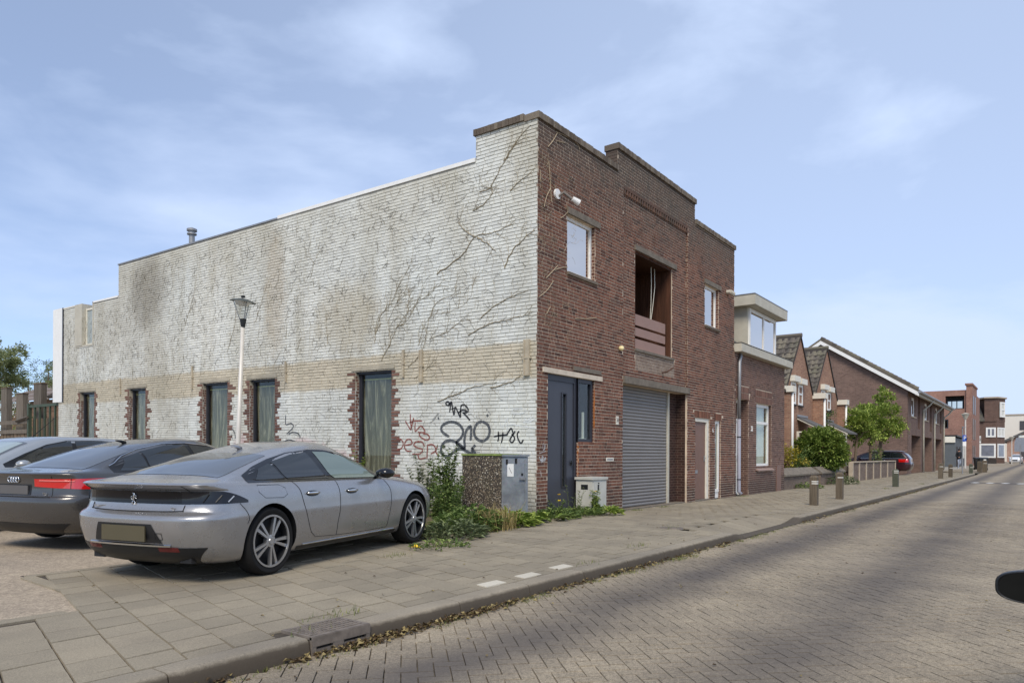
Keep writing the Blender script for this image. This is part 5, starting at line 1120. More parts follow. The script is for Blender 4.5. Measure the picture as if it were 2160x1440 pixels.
def pchip(ys, ts):
    n = len(ys); d = [ys[i + 1] - ys[i] for i in range(n - 1)]; m = [0] * n
    for i in range(1, n - 1): m[i] = 0 if d[i - 1] * d[i] <= 0 else 2 * d[i - 1] * d[i] / (d[i - 1] + d[i])
    m[0], m[-1] = d[0], d[-1]; r = []
    for t in ts:
        i = min(int(t), n - 2); f = t - i; a, b = ys[i], ys[i + 1]
        r.append((2 * f ** 3 - 3 * f * f + 1) * a + (f ** 3 - 2 * f * f + f) * m[i] + (-2 * f ** 3 + 3 * f * f) * b + (f ** 3 - f * f) * m[i + 1])
    return r
class Car:
    def __init__(s, name, label, cat, loc, rz, rows, paint_, wb, arch=.365, wheel_r=.335, track=.78, kz=1., sub=4, pr=3.0, group=None):
        s.root = thing(name, label, cat, loc, rz, group); s.wb, s.kz, s.tr, s.wr = wb, kz, track, wheel_r
        k = len(rows); ts = [i / sub for i in range((k - 1) * sub + 1)]; C_ = [pchip([r_[j] for r_ in rows], ts) for j in range(6)]
        NA, NS = 10, 18; v, f = [], []
        for q in range(len(ts)):
            z, xr, xf, w_, Lr, Lf = [c[q] for c in C_]; z *= kz; h_ = []
            sc_ = min(1, (xf - xr) / (Lr + Lf) * .98); Lr, Lf = Lr * sc_, Lf * sc_
            for a in range(NA + 1): t = math.pi / 2 * (a / NA) ** 1.25; h_.append((xr + Lr * (1 - max(0, math.cos(t)) ** (2 / pr)), w_ * math.sin(t) ** (2 / pr)))
            for a in range(1, NS): h_.append((lerp(xr + Lr, xf - Lf, a / NS), w_))
            for a in range(NA, -1, -1): t = math.pi / 2 * (a / NA) ** 1.25; h_.append((xf - Lf * (1 - max(0, math.cos(t)) ** (2 / pr)), w_ * math.sin(t) ** (2 / pr)))
            v += [(x, -y, z) for x, y in h_] + [(x, y, z) for x, y in h_[-2:0:-1]]
        n = len(h_) * 2 - 2; s.n = n
        f = [(q * n + j, q * n + (j + 1) % n, (q + 1) * n + (j + 1) % n, (q + 1) * n + j) for q in range(len(ts) - 1) for j in range(n)]
        f += [tuple(range(n))[::-1], tuple((len(ts) - 1) * n + j for j in range(n))]
        me = bpy.data.meshes.new('body'); me.from_pydata(v, [], f); me.materials.append(MAT[paint_])
        bm = bmesh.new(); bm.from_mesh(me); bmesh.ops.recalc_face_normals(bm, faces=bm.faces); s.bvh = BVHTree.FromBMesh(bm); bm.to_mesh(me); bm.free()
        bo = bpy.data.objects.new('body', me); COL.objects.link(bo)
        cut = MB()
        for x in (0, wb):
            for sd_ in (-1, 1):
                cut.lathe([(0, sd_ * .5), (arch, sd_ * .5), (arch, sd_ * 1.2), (0, sd_ * 1.2)], (x, 0, wheel_r), 40, 'Y')
        cme = cut.mesh('cut', 'satin_black'); bmc = bmesh.new(); bmc.from_mesh(cme); bmesh.ops.remove_doubles(bmc, verts=bmc.verts, dist=1e-5); bmesh.ops.recalc_face_normals(bmc, faces=bmc.faces); bmc.to_mesh(cme); bmc.free()
        co = bpy.data.objects.new('cut', cme); COL.objects.link(co)
        md = bo.modifiers.new('b', 'BOOLEAN'); md.object = co; md.operation = 'DIFFERENCE'; md.solver = 'EXACT'; md.material_mode = 'TRANSFER'
        bpy.context.view_layer.update()
        nm = bpy.data.meshes.new_from_object(bo.evaluated_get(bpy.context.evaluated_depsgraph_get()))
        bpy.data.objects.remove(bo); bpy.data.objects.remove(co)
        nm.polygons.foreach_set('use_smooth', [True] * len(nm.polygons)); nm.set_sharp_from_angle(angle=R(38)); nm.name = 'body'
        s.body = local('body', nm, None, s.root); s.T = None
    def hit(s, o, d, off):
        r_ = s.bvh.ray_cast(Vector(o), Vector(d))
        if r_[0] is None:
            r_ = s.bvh.find_nearest(Vector(o) + Vector(d).normalized() * 2.)
        nn = r_[1]
        if nn.dot(Vector(d)) > 0: nn = -nn
        return r_[0] + nn * off
    def side(s, x, z, sd_=-1, off=.003): return s.hit((x, sd_ * 3, z * s.kz), (0, -sd_, 0), off)
    def back(s, y, z, off=.003): return s.hit((-4, y, z * s.kz), (1, 0, 0), off)
    def front(s, y, z, off=.003): return s.hit((8, y, z * s.kz), (-1, 0, 0), off)
    def top(s, x, y, off=.003): return s.hit((x, y, 4), (0, 0, -1), off)
    def polar(s, ph, z, sd_=-1, off=.003, cx=.2):
        o = Vector((cx - 4 * math.cos(ph), sd_ * 4 * math.sin(ph), z * s.kz)); return s.hit(o, (math.cos(ph), -sd_ * math.sin(ph), 0), off)
    def patch(s, name, fn, nu, nv, mat, parent=None, smooth=True):
        m = MB(); m.grid(fn, nu, nv); me = m.mesh(name, mat, smooth, True)
        return local(name, me, None, parent or s.root)
    def seam(s, pts, r_=.0035, mat='rubber', name='panel_gap'):
        m = MB(); m.tube(pts, r_, 5); return local(name, m, mat, s.root)
    def curve(s, p2, fn, n=6):
        q = catmull([(a, b, 0) for a, b in p2], n); return [fn(a.x, a.y) for a in q]
    def dlo(s, zb, zt, panes, sides=(-1, 1), trim='gloss_black', grow=.028):
        x0, x1 = zt[0][0], zt[-1][0]
        for sd_ in sides:
            s.patch('window_trim', lambda u, v: s.side(lerp(x0 - grow, x1 + grow, u), lerp(zb(lerp(x0, x1, u)) - grow * .8, interp(lerp(x0, x1, u), zt) + grow * .9, v), sd_, .002), 46, 8, trim)
            for bl, br, tl, tr_, mat in panes:
                def fn(u, v):
                    xl, xr_ = lerp(bl, tl, v), lerp(br, tr_, v); x = lerp(xl, xr_, u); a, b = zb(x), interp(x, zt); return s.side(x, lerp(a, max(b, a + .004), v), sd_, .0055)
                s.patch('side_window', fn, 22, 8, mat)
    def wheels(s, style, rim_r=.245, cap=None):
        w_ = .225; R_ = s.wr; tm = MB()
        tm.lathe([(rim_r - .01, -.09), (rim_r + .015, -.108), (R_ - .03, -.112), (R_ - .008, -.095), (R_, -.06), (R_, .06), (R_ - .008, .095), (R_ - .03, .112), (rim_r + .015, .108), (rim_r - .01, .09)], (0, 0, 0), 44, 'Y'); tme_ = tm.mesh('tyre', 'tyre', 40)
        gm = MB()
        for gy in (-.05, -.018, .018, .05): pass
        rm = MB()   # outer side is -y
        rm.lathe([(rim_r + .004, -.104), (rim_r + .004, -.112), (rim_r - .014, -.112), (rim_r - .016, -.10)], (0, 0, 0), 44, 'Y'); rm.mi = 1; rm.lathe([(rim_r - .016, -.10), (rim_r - .03, .06)], (0, 0, 0), 44, 'Y'); rme_ = rm.mesh('rim', ['alloy', 'satin_black'], 40)
        dk = MB(); dk.lathe([(0, -.02), (rim_r - .026, -.02), (rim_r - .026, .0), (0, .0)], (0, 0, 0), 32, 'Y'); dme_ = dk.mesh('brake_disc', 'satin_black', 40)
        sp = MB()
        def spoke(ang, r0, r1, w0, w1, yf, yb, m):
            c, sn = math.cos(ang), math.sin(ang)
            def P(r_, t, y): return (r_ * c - t * sn, y, r_ * sn + t * c)
            m.hexa([P(r0, -w0, yb), P(r1, -w1, yb), P(r1, w1, yb), P(r0, w0, yb), P(r0, -w0 * .9, yf), P(r1, -w1 * .85, yf + .008), P(r1, w1 * .85, yf + .008), P(r0, w0 * .9, yf)])
        spk = []
        if style == 'twin':
            for k in range(5):
                for off in (-.17, .17): spk.append((2 * math.pi * k / 5 + off + .3, .05, rim_r - .012, .011, .019))
        else:
            for k in range(7): spk.append((2 * math.pi * k / 7, .05, rim_r - .012, .018, .02))
        hb = MB(); hb.lathe([(0, -.108), (.03, -.108), (.034, -.1), (.062, -.098), (.066, -.06), (0, -.06)], (0, 0, 0), 20, 'Y'); hme = hb.mesh('hub', 'alloy', 40)
        sme_ = []
        for a, r0, r1, w0, w1 in spk:
            q = MB(); spoke(a, r0, r1, w0, w1, -.104, -.07, q); sme_.append(q.mesh('spoke', 'alloy'))
        for x in (0, s.wb):
            for sd_ in (-1, 1):
                wo = local('wheel', tme_, None, s.root); wo.location = (x, sd_ * s.tr, s.wr); wo.rotation_euler = (0, rnd.uniform(0, 1.2), 0 if sd_ < 0 else math.pi)
                wo.name = 'wheel'
                for nm_, me in (('rim', rme_), ('brake_disc', dme_), ('hub', hme)): local(nm_, me, None, wo)
                for me in sme_: local('spoke', me, None, wo)
    def mirror(s, x, z, sd_, mat='gloss_black', L_=.2):
        m = MB(); y0 = s.side(x, z, sd_).y * sd_
        pr = [(.0, .03), (.03, .055), (.09, .075), (.15, .078), (L_, .055), (L_ + .025, .0)]
        vs_ = []
        for yy_, rr_ in pr:
            for j in range(12):
                a = 2 * math.pi * j / 12; vs_.append((x + .02 + 1.35 * max(rr_, .004) * math.cos(a) + .05 * yy_, sd_ * (y0 + .05 + yy_), z * s.kz + .05 + max(rr_, .004) * .82 * math.sin(a)))
        m.add(vs_, [(i * 12 + j, i * 12 + (j + 1) % 12, (i + 1) * 12 + (j + 1) % 12, (i + 1) * 12 + j) for i in range(len(pr) - 1) for j in range(12)] + [tuple(range(12)), tuple(60 + j for j in range(12))])
        mo = local('wing_mirror', m, mat, s.root, True)
        m = MB(); m.tube([(x + .05, sd_ * (y0 - .01), z * s.kz - .01), (x + .03, sd_ * (y0 + .08), z * s.kz + .03)], .022, 6); local('mirror_arm', m, mat, mo, True)
    def handle(s, x, z, sd_):
        m = MB(); e = []
        o_ = s.patch('door_handle', lambda u, v: s.side(x + .11 * (2 * u - 1), z + .032 * math.sqrt(max(0, 1 - (2 * u - 1) ** 2)) * (2 * v - 1), sd_, .0025), 10, 4, 'satin_black')
        pts = [s.side(x - .1 + .2 * t / 6, z + .004, sd_, .018 + .014 * math.sin(math.pi * t / 6)) for t in range(7)]
        m.tube(pts, [.008, .013, .015, .015, .015, .013, .008], 7); local('grip', m, 'chrome', o_, True)

# ---------------- silver fastback saloon, nearest
rowsA = [(.17, -.66, 3.30, .74, .5, .7), (.20, -.86, 3.50, .83, .5, .8), (.30, -.98, 3.62, .89, .5, .9), (.42, -1.03, 3.68, .915, .5, .95), (.55, -1.06, 3.70, .928, .5, 1.), (.625, -1.065, 3.69, .932, .5, 1.), (.665, -1.04, 3.67, .93, .5, 1.), (.695, -.98, 3.64, .928, .48, 1.), (.76, -.95, 3.58, .924, .46, 1.), (.82, -.945, 3.45, .918, .46, 1.), (.87, -.948, 3.18, .908, .46, .95), (.892, -.955, 3.04, .90, .46, .9), (.908, -.99, 2.94, .894, .46, .9), (.938, -1.035, 2.70, .874, .44, .8), (.952, -1.055, 2.55, .855, .42, .6), (.966, -1.03, 2.42, .835, .42, .5), (.978, -.92, 2.35, .815, .40, .5), (.995, -.76, 2.30, .800, .4, .5), (1.012, -.60, 2.26, .787, .4, .5), (1.03, -.49, 2.22, .774, .4, .5), (1.10, -.27, 2.07, .745, .5, .5), (1.18, .0, 1.90, .708, .6, .55), (1.26, .32, 1.72, .664, .6, .6), (1.32, .58, 1.56, .612, .45, .45), (1.36, .80, 1.42, .548, .3, .3), (1.385, .98, 1.32, .45, .16, .16), (1.396, 1.08, 1.24, .30, .08, .08)]
rowsA = [(z, xr + .11 * smooth01((-.5 - xr) / .35), xf, w_ * .955, Lr, Lf) for z, xr, xf, w_, Lr, Lf in rowsA]
cA = Car('parked_car', 'silver grey fastback saloon with black rear light bar, parked nearest on the pavement tiles', 'car', (4.083, 6.96, 0), R(14.2), rowsA, 'paint_silver', 2.79, .372, .335, .762, .955)
ztA = [(-.24, 1.0), (-.02, 1.085), (.25, 1.165), (.55, 1.235), (.88, 1.272), (1.15, 1.268), (1.42, 1.222), (1.68, 1.135), (1.9, 1.03), (2.0, .985)]
zbA = lambda x: .972 - .012 * (x - .2)
cA.dlo(zbA, ztA, [(-.14, .30, -.02, .17, 'car_window'), (.335, 1.0, .21, .80, 'car_window'), (1.10, 1.93, .92, 1.84, 'car_window_light')])
cA.patch('rear_window', lambda u, v: cA.top(lerp(-.48, .30, v), lerp(-1, 1, u) * lerp(.64, .52, v), .003), 24, 16, 'screen')
cA.patch('windscreen', lambda u, v: cA.top(lerp(2.2, 1.62, v), lerp(-1, 1, u) * lerp(.66, .54, v), .003), 20, 10, 'screen')
cA.patch('rear_light_bar', lambda u, v: cA.back(lerp(-.62, .62, u), lerp(.768, .888, v), .004), 30, 6, MAT.setdefault('light_bar', gloss('light_bar', S(24, 23, 26), .12, .3)))
for sd_ in (-1, 1):
    lo_, hi_ = .50, 1.02
    def fl_(u, v, sd_=sd_):
        ph = lerp(lo_, hi_, u); k = max(0, (u - .55) / .45); return cA.polar(ph, lerp(.770 + .0 * k, .888 - .095 * k ** 1.5, v), sd_, .005)
    lp = cA.patch('rear_lamp', fl_, 26, 6, 'lamp_smoked')
    for q in range(3):
        m = MB(); a0 = lerp(.66, .84, q / 2.); m.tube([cA.polar(a0, .785, sd_, .007), cA.polar(a0 + .045, .862 - q * .012, sd_, .007)], .007, 4); local('light_claw', m, 'lamp_clear' if q == 2 else 'satin_black', lp)
    cA.patch('reflector', lambda u, v, sd_=sd_: cA.back(sd_ * lerp(.36, .56, u), lerp(.325, .37, v), .006), 6, 2, MAT.setdefault('dark_red', gloss('dark_red', S(96, 30, 30), .15)))
    cA.seam(cA.curve([(.57, .70), (.575, .76)], lambda y, z, sd_=sd_: cA.back(sd_ * y, z, .001))); cA.seam(cA.curve([(.60, .875), (.62, .91), (.60, .94)], lambda y, z, sd_=sd_: cA.back(sd_ * y, z, .001)))
    f_ = lambda x, z, sd_=sd_: cA.side(x, z, sd_, .0005)
    cA.seam(cA.curve([(.34, .955), (.42, .86), (.46, .74), (.52, .58), (.60, .40), (.68, .33)], f_)); cA.seam(cA.curve([(1.06, .952), (1.10, .8), (1.10, .62), (1.07, .45), (1.07, .30)], f_)); cA.seam(cA.curve([(2.04, .92), (2.16, .78), (2.17, .6), (2.13, .4), (2.12, .3)], f_)); cA.seam(cA.curve([(.68, .32), (1.2, .295), (1.7, .29), (2.12, .295)], f_), .003)
    cA.seam(cA.curve([(-.44, .765), (-.36, .68), (-.33, .61), (-.35, .56)], f_)); cA.seam([cA.side(x, z, sd_, .0005) for x, z in ((-.18, .93), (.12, .925), (.20, .89), (.22, .82), (.16, .79), (-.1, .80), (-.18, .86), (-.18, .93))], .0025)
    cA.patch('sill_trim', lambda u, v, sd_=sd_: cA.side(lerp(.42, 2.36, u), lerp(.205, .245, v), sd_, .004), 30, 2, 'satin_black')
    cA.seam([cA.side(lerp(.5, 2.3, t / 12), .258, sd_, .006) for t in range(13)], .008, 'chrome', 'sill_strip')
    cA.handle(.62, .81, sd_); cA.handle(1.33, .805, sd_); cA.mirror(1.86, .955, sd_)
cA.seam([cA.back(lerp(-.58, .58, t / 16), .692 + .012 * (2 * t / 16 - 1) ** 2, .002) for t in range(17)], .005)
cA.patch('plate_recess', lambda u, v: cA.back(lerp(-1, 1, u) * lerp(.42, .33, v), lerp(.405, .585, v), .004), 18, 6, 'satin_black')
def plate_on(c, y0, y1, z0, z1, mat, off=.012):
    p = [c.back(y0, z0, off), c.back(y1, z0, off), c.back(y1, z1, off), c.back(y0, z1, off)]; x = min(q.x for q in p) - .002; m = MB(); m.box(x, x + .012, y0, y1, z0 * c.kz, z1 * c.kz); return local('number_plate', m, mat, c.root)
plate_on(cA, -.27, .27, .42, .565, 'plate_olive')
cA.patch('diffuser', lambda u, v: cA.back(lerp(-1, 1, u) * lerp(.62, .78, v), lerp(.185, .365, v), .005), 24, 6, 'satin_black')
cA.seam([cA.back(lerp(-.5, .5, t / 12), .385, .008) for t in range(13)], .013, 'chrome', 'bumper_strip')
for y in (-.55, .55):
    q = MB(); pz = .235; px_0 = cA.back(y, pz, .0).x; q.box(px_0 - .012, px_0 + .05, y - .07, y + .07, pz * .95 - .025, pz * .95 + .025); local('exhaust_tip', q, 'satin_black', cA.root)
# rampant lion badge, strokes of chrome
bx = cA.back(.02, .818, .012).x
m = MB(); LION = [([(-.005, .045), (.012, .04), (.016, .028), (.004, .02), (.002, -.005), (.006, -.03)], .010), ([(.012, .018), (.03, .024), (.038, .014)], .005), ([(.012, .002), (.032, .0), (.036, -.01)], .005), ([(.006, -.028), (.02, -.04), (.018, -.058), (.028, -.06)], .0065), ([(.0, -.026), (-.014, -.042), (-.022, -.058), (-.012, -.06)], .0065), ([(-.002, -.02), (-.024, -.016), (-.03, .006), (-.022, .016)], .004)]
for st, r_ in LION: m.tube([(bx, -a * 1.0, .818 * .955 + b * .95) for a, b in st], r_, 5)
local('lion_badge', m, 'chrome', cA.root, True)
def car_text(c, txt, y, z, size, mat='chrome', sx=1.):
    x = c.back(y, z, .005).x; me = text_part('badge_letters', txt, size, lambda a, o_, h_: (x - o_, y - a, z * c.kz + h_), mat, c.root, .004, sx); return local('badge_letters', me, None, c.root)
car_text(cA, 'PEUGEOT', .45, .725, .035); car_text(cA, 'GT', -.47, .72, .04)
cA.seam([cA.back(-.36 + .0, .50, .004), cA.back(-.36, .44, .004), cA.back(-.43, .44, .004), cA.back(-.43, .50, .004), cA.back(-.36, .50, .004)], .0025)
q = MB(); q.tube([cA.top(.50, 0, .0), cA.top(.46, 0, .03), cA.top(.38, 0, .055)], [.03, .02, .008], 6); local('roof_aerial', q, 'paint_silver', cA.root, True)
for sd_ in (-1, 1): cA.patch('headlamp', lambda u, v, sd_=sd_: cA.front(sd_ * lerp(.45, .8, u), lerp(.62, .72, v), .004), 8, 4, 'lamp_clear')
cA.patch('grille', lambda u, v: cA.front(lerp(-.42, .42, u), lerp(.35, .66, v), .004), 10, 6, 'gloss_black')
cA.wheels('twin', .254)
# ---------------- dark grey three-box saloon
rowsB = [(.17, -.7, 3.45, .78, .5, .7), (.21, -.93, 3.66, .85, .5, .8), (.32, -1.05, 3.78, .905, .5, .9), (.48, -1.10, 3.82, .932, .5, 1.), (.60, -1.115, 3.82, .938, .5, 1.), (.66, -1.10, 3.8, .938, .5, 1.), (.69, -1.06, 3.78, .936, .48, 1.), (.78, -1.045, 3.7, .93, .46, 1.), (.87, -1.05, 3.42, .917, .46, 1.), (.925, -1.065, 3.1, .90, .45, .9), (.955, -1.085, 2.8, .878, .44, .8), (.972, -1.06, 2.65, .855, .42, .6), (.985, -.95, 2.56, .835, .4, .5), (1.0, -.80, 2.5, .815, .4, .5), (1.02, -.68, 2.44, .795, .4, .5), (1.10, -.45, 2.28, .762, .5, .5), (1.20, -.14, 2.06, .718, .55, .5), (1.30, .2, 1.82, .665, .6, .5), (1.37, .52, 1.6, .60, .4, .35), (1.415, .8, 1.42, .52, .2, .2), (1.44, 1.0, 1.3, .38, .1, .1)]
cB = Car('parked_car', 'dark grey saloon with red rear lamps and four ring badge, parked between the silver cars', 'car', (4.50, 10.45, 0), R(14.2), rowsB, 'paint_dark', 2.91, .37, .335, .8, .975)
ztB = [(-.34, 1.02), (-.1, 1.14), (.2, 1.24), (.6, 1.325), (1., 1.345), (1.4, 1.31), (1.75, 1.2), (2.1, 1.02), (2.16, .99)]; zbB = lambda x: .985
cB.dlo(zbB, ztB, [(-.25, .22, -.1, .16, 'car_window'), (.25, 1.05, .2, .95, 'car_window'), (1.12, 2.08, 1.03, 1.98, 'car_window')], trim='satin_black')
for sd_ in (-1, 1):
    cB.seam([cB.side(x, interp(x, ztB) + .024, sd_, .006) for x in [lerp(-.36, 2.16, t / 26) for t in range(27)]], .008, 'chrome', 'window_strip')
    def fl_(u, v, sd_=sd_):
        return cB.polar(lerp(.28, 1.0, u), lerp(lerp(.80, .768, min(1, u * 1.6)), lerp(.895, .90, u), v), sd_, .005)
    lp = cB.patch('rear_lamp', fl_, 30, 6, 'lamp_red')
    m = MB(); m.tube([cB.polar(lerp(.34, .66, t / 8), lerp(.872, .868, t / 8), sd_, .006) for t in range(9)], .009, 4); local('light_strip', m, MAT.setdefault('lamp_pink', gloss('pale_red_lamp', S(224, 120, 112), .1, .7)), lp)
    m = MB(); m.tube([cB.polar(.63, .775, sd_, .006), cB.polar(.635, .9, sd_, .006)], .004, 4); local('lamp_gap', m, 'rubber', lp)
    cB.seam(cB.curve([(.62, .68), (.615, .76), (.61, .93)], lambda y, z, sd_=sd_: cB.back(sd_ * y, z, .001)))
    cB.handle(.6, .82, sd_); cB.handle(1.4, .82, sd_); cB.mirror(2.0, .96, sd_, 'paint_dark')
    f_ = lambda x, z, sd_=sd_: cB.side(x, z, sd_, .0005); cB.seam(cB.curve([(.3, .96), (.42, .75), (.55, .45), (.65, .32)], f_)); cB.seam(cB.curve([(1.1, .96), (1.12, .6), (1.1, .3)], f_))
cB.patch('rear_window', lambda u, v: cB.top(lerp(-.66, .12, v), lerp(-1, 1, u) * lerp(.66, .55, v), .003), 24, 14, 'screen')
cB.patch('windscreen', lambda u, v: cB.top(lerp(2.4, 1.75, v), lerp(-1, 1, u) * lerp(.68, .56, v), .003), 20, 10, 'screen')
cB.seam([cB.back(lerp(-.62, .62, t / 16), .668, .002) for t in range(17)], .005)
cB.patch('plate_recess', lambda u, v: cB.back(lerp(-.30, .30, u), lerp(.69, .825, v), .004), 14, 4, 'satin_black'); plate_on(cB, -.26, .26, .70, .81, 'plate_grey', .008)
cB.patch('diffuser', lambda u, v: cB.back(lerp(-1, 1, u) * lerp(.6, .8, v), lerp(.19, .34, v), .005), 24, 5, 'satin_black')
rx = cB.back(0, .885, .010).x
for k in range(4):
    q = MB(); q.lathe([(.032 + .007 * math.cos(a), .006 * math.sin(a)) for a in [2 * math.pi * j / 8 for j in range(9)]], (rx, (1.5 - k) * .046, .882 * .975), 24, 'X'); local('ring_badge', q, 'chrome', cB.root, True)
car_text(cB, 'TDI', -.52, .705, .05)
q = MB(); q.tube([cB.top(.50, 0, .0), cB.top(.44, 0, .035), cB.top(.36, 0, .06)], [.03, .02, .008], 6); local('roof_aerial', q, 'satin_black', cB.root, True)
for sd_ in (-1, 1): cB.patch('headlamp', lambda u, v, sd_=sd_: cB.front(sd_ * lerp(.45, .8, u), lerp(.62, .72, v), .004), 8, 4, 'lamp_clear')
cB.wheels('multi')
# ---------------- hatchback shape used for the smaller cars
def hatch(name, label, loc, rz, paint_, kz=1., wagon=False, group=None):
    e = .55 if wagon else 0.
    rw_ = [(.17, -.55 - e * .6, 3.2, .76, .45, .6), (.22, -.72 - e * .6, 3.36, .83, .45, .7), (.35, -.80 - e * .6, 3.44, .875, .45, .8), (.5, -.84 - e * .6, 3.48, .89, .45, .85), (.62, -.84 - e * .6, 3.47, .895, .42, .85), (.70, -.80 - e * .6, 3.44, .893, .4, .85), (.80, -.78 - e * .6, 3.36, .888, .4, .85), (.88, -.77 - e * .6, 3.12, .875, .4, .8), (.93, -.76 - e * .6, 2.85, .855, .4, .7), (.97, -.75 - e * .6, 2.62, .825, .4, .55), (1.0, -.73 - e * .6, 2.52, .795, .4, .5), (1.1, -.66 - e * .6, 2.32, .755, .42, .5), (1.2, -.58 - e * .6, 2.1, .715, .42, .5), (1.3, -.48 - e * .6, 1.86, .67, .42, .5), (1.38, -.36 - e * .6, 1.62, .615, .4, .45), (1.43, -.16 - e * .6, 1.4, .54, .35, .4), (1.455, .1 - e * .5, 1.15, .42, .25, .25), (1.465, .3 - e * .3, .95, .26, .1, .1)]
    c = Car(name, label, 'car', loc, rz, rw_, paint_, 2.62, .35, .315, .76, kz, 3, 4.4, group)
    b = -.5 - e * .6
    zt = [(b, 1.03), (b + .15, 1.24), (b + .4, 1.345), (.4, 1.385), (1.0, 1.375), (1.4, 1.30), (1.8, 1.15), (2.15, .995)]
    c.dlo(lambda x: .975, zt, [(b + .06, .1, b + .22, .05, 'car_window'), (.14, .95, .1, .88, 'car_window'), (1.02, 2.05, .95, 1.9, 'car_window')], trim='satin_black', grow=.02)
    c.patch('windscreen', lambda u, v: c.top(lerp(2.44, 1.66, v), lerp(-1, 1, u) * lerp(.70, .58, v), .003), 20, 10, 'screen')
    c.patch('rear_window', lambda u, v: c.back(lerp(-1, 1, u) * lerp(.62, .5, v), lerp(1.02, 1.32, v), .003), 14, 8, 'screen')
    for sd_ in (-1, 1):
        c.patch('rear_lamp', lambda u, v, sd_=sd_: c.polar(lerp(.6, .95, u), lerp(.74, .93, v), sd_, .004), 12, 5, 'lamp_red'); c.patch('headlamp', lambda u, v, sd_=sd_: c.front(sd_ * lerp(.42, .8, u), lerp(.66, .80, v), .004), 10, 5, 'lamp_clear')
        c.mirror(1.98, .96, sd_, paint_); f_ = lambda x, z, sd_=sd_: c.side(x, z, sd_, .0005); c.seam(c.curve([(.98, .96), (1.0, .6), (.98, .3)], f_)); c.seam(c.curve([(.1, .96), (.3, .7), (.45, .32)], f_)); c.handle(.45, .84, sd_); c.handle(1.3, .84, sd_)
    c.patch('grille', lambda u, v: c.front(lerp(-.4, .4, u), lerp(.4, .62, v), .004), 10, 5, 'satin_black'); c.patch('front_plate', lambda u, v: c.front(lerp(-.26, .26, u), lerp(.42, .52, v), .01), 4, 2, 'plate_grey'); plate_on(c, -.26, .26, .60, .70, 'plate_grey')
    c.wheels('multi', .21); return c
cC = hatch('parked_car', 'pale grey hatchback facing the street with roof aerial, at the left picture edge', (6.15, 14.15, 0), R(194.2), 'paint_pale')
cC.patch('windscreen', lambda u, v: cC.top(lerp(2.42, 1.70, v), lerp(-1, 1, u) * lerp(.66, .54, v), .006), 20, 10, MAT.setdefault('pale_screen', gloss('pale_screen', S(150, 162, 160), .03, .9)))
q = MB(); p = cC.top(1.25, .1, .01); q.tube([p, p + Vector((-.42, .0, .36))], [.008, .003], 5); local('roof_aerial', q, 'rubber', cC.root)
q = MB(); q.tube([cC.top(2.42, .5, .015), cC.top(2.4, -.15, .02)], .012, 5); local('wiper', q, 'rubber', cC.root)
cD = hatch('parked_car', 'dark maroon estate car parked behind the three little trees', (55.4, 8.35, 0), R(90), 'paint_maroon', 1.04, True)
for sd_ in (-1, 1):
    q = MB(); q.tube([cD.top(x, sd_ * .56, .05) for x in [lerp(-.6, 1.2, t / 8) for t in range(9)]], .02, 5); local('roof_rail', q, 'chrome', cD.root)
    cD.seam([cD.side(x, .965, sd_, .006) for x in [lerp(-.8, 2.2, t / 20) for t in range(21)]], .012, 'chrome', 'window_strip')
cE = hatch('parked_car', 'white car with black grille facing the camera far down the street', (161, 4.1, -.1), R(176), 'paint_white', 1.12)
cF = hatch('parked_car', 'black car far down the street at the right picture edge', (158, .6, -.1), R(176), 'paint_black', 1.05)
# low black car at the kerb on the right: only its mirror reaches into the picture
cG = hatch('parked_car', 'low black car at the right picture edge of which only the wing mirror shows', (1.62, -1.02, RZ), 0, 'paint_black', .86)
for ch in list(cG.root.children):
    if ch.name.startswith('wing_mirror') and ch.data.vertices[0].co.y > 0:
        for k in list(ch.children): bpy.data.objects.remove(k)
        bpy.data.objects.remove(ch)
def big_mirror():
    cx, cz, hw, hh = 1.95, .79, .15, .069; yc = 1.03; n = 40
    def ring(sx_, x, dy=0.):
        v = []
        for j in range(n):
            a = 2 * math.pi * j / n; c_, s_ = math.cos(a), math.sin(a); e = 3.3
            yy_ = hw * abs(c_) ** (2 / e) * (1 if c_ > 0 else -1); zz_ = hh * abs(s_) ** (2 / e) * (1 if s_ > 0 else -1) * (1 - .16 * yy_ / hw)
            v.append((x, yc + dy + yy_ * sx_, cz + zz_ * sx_ + .05 * (-yy_) * .25))
        return v
    m = MB(); R_ = [ring(.93, cx + .012), ring(.955, cx), ring(1., cx), ring(1.03, cx + .02), ring(1.0, cx + .07), ring(.8, cx + .11), ring(.4, cx + .135), ring(.05, cx + .14)]
    m.add([p for r_ in R_ for p in r_], [(i * n + j, i * n + (j + 1) % n, (i + 1) * n + (j + 1) % n, (i + 1) * n + j) for i in range(len(R_) - 1) for j in range(n)]); mo = local('wing_mirror', m, 'satin_black', cG.root, True)
    m = MB(); m.add(ring(.94, cx + .010), [tuple(range(n))]); local('mirror_glass', m, MAT.setdefault('dark_mirror', gloss('dark_mirror', S(58, 62, 66), .06, .5, 1)), mo)
    m = MB(); m.tube([(cx + .06, yc - .08, cz - .02), (cx + .08, .82, cz - .05)], .03, 8); local('mirror_arm', m, 'satin_black', mo, True)
big_mirror()
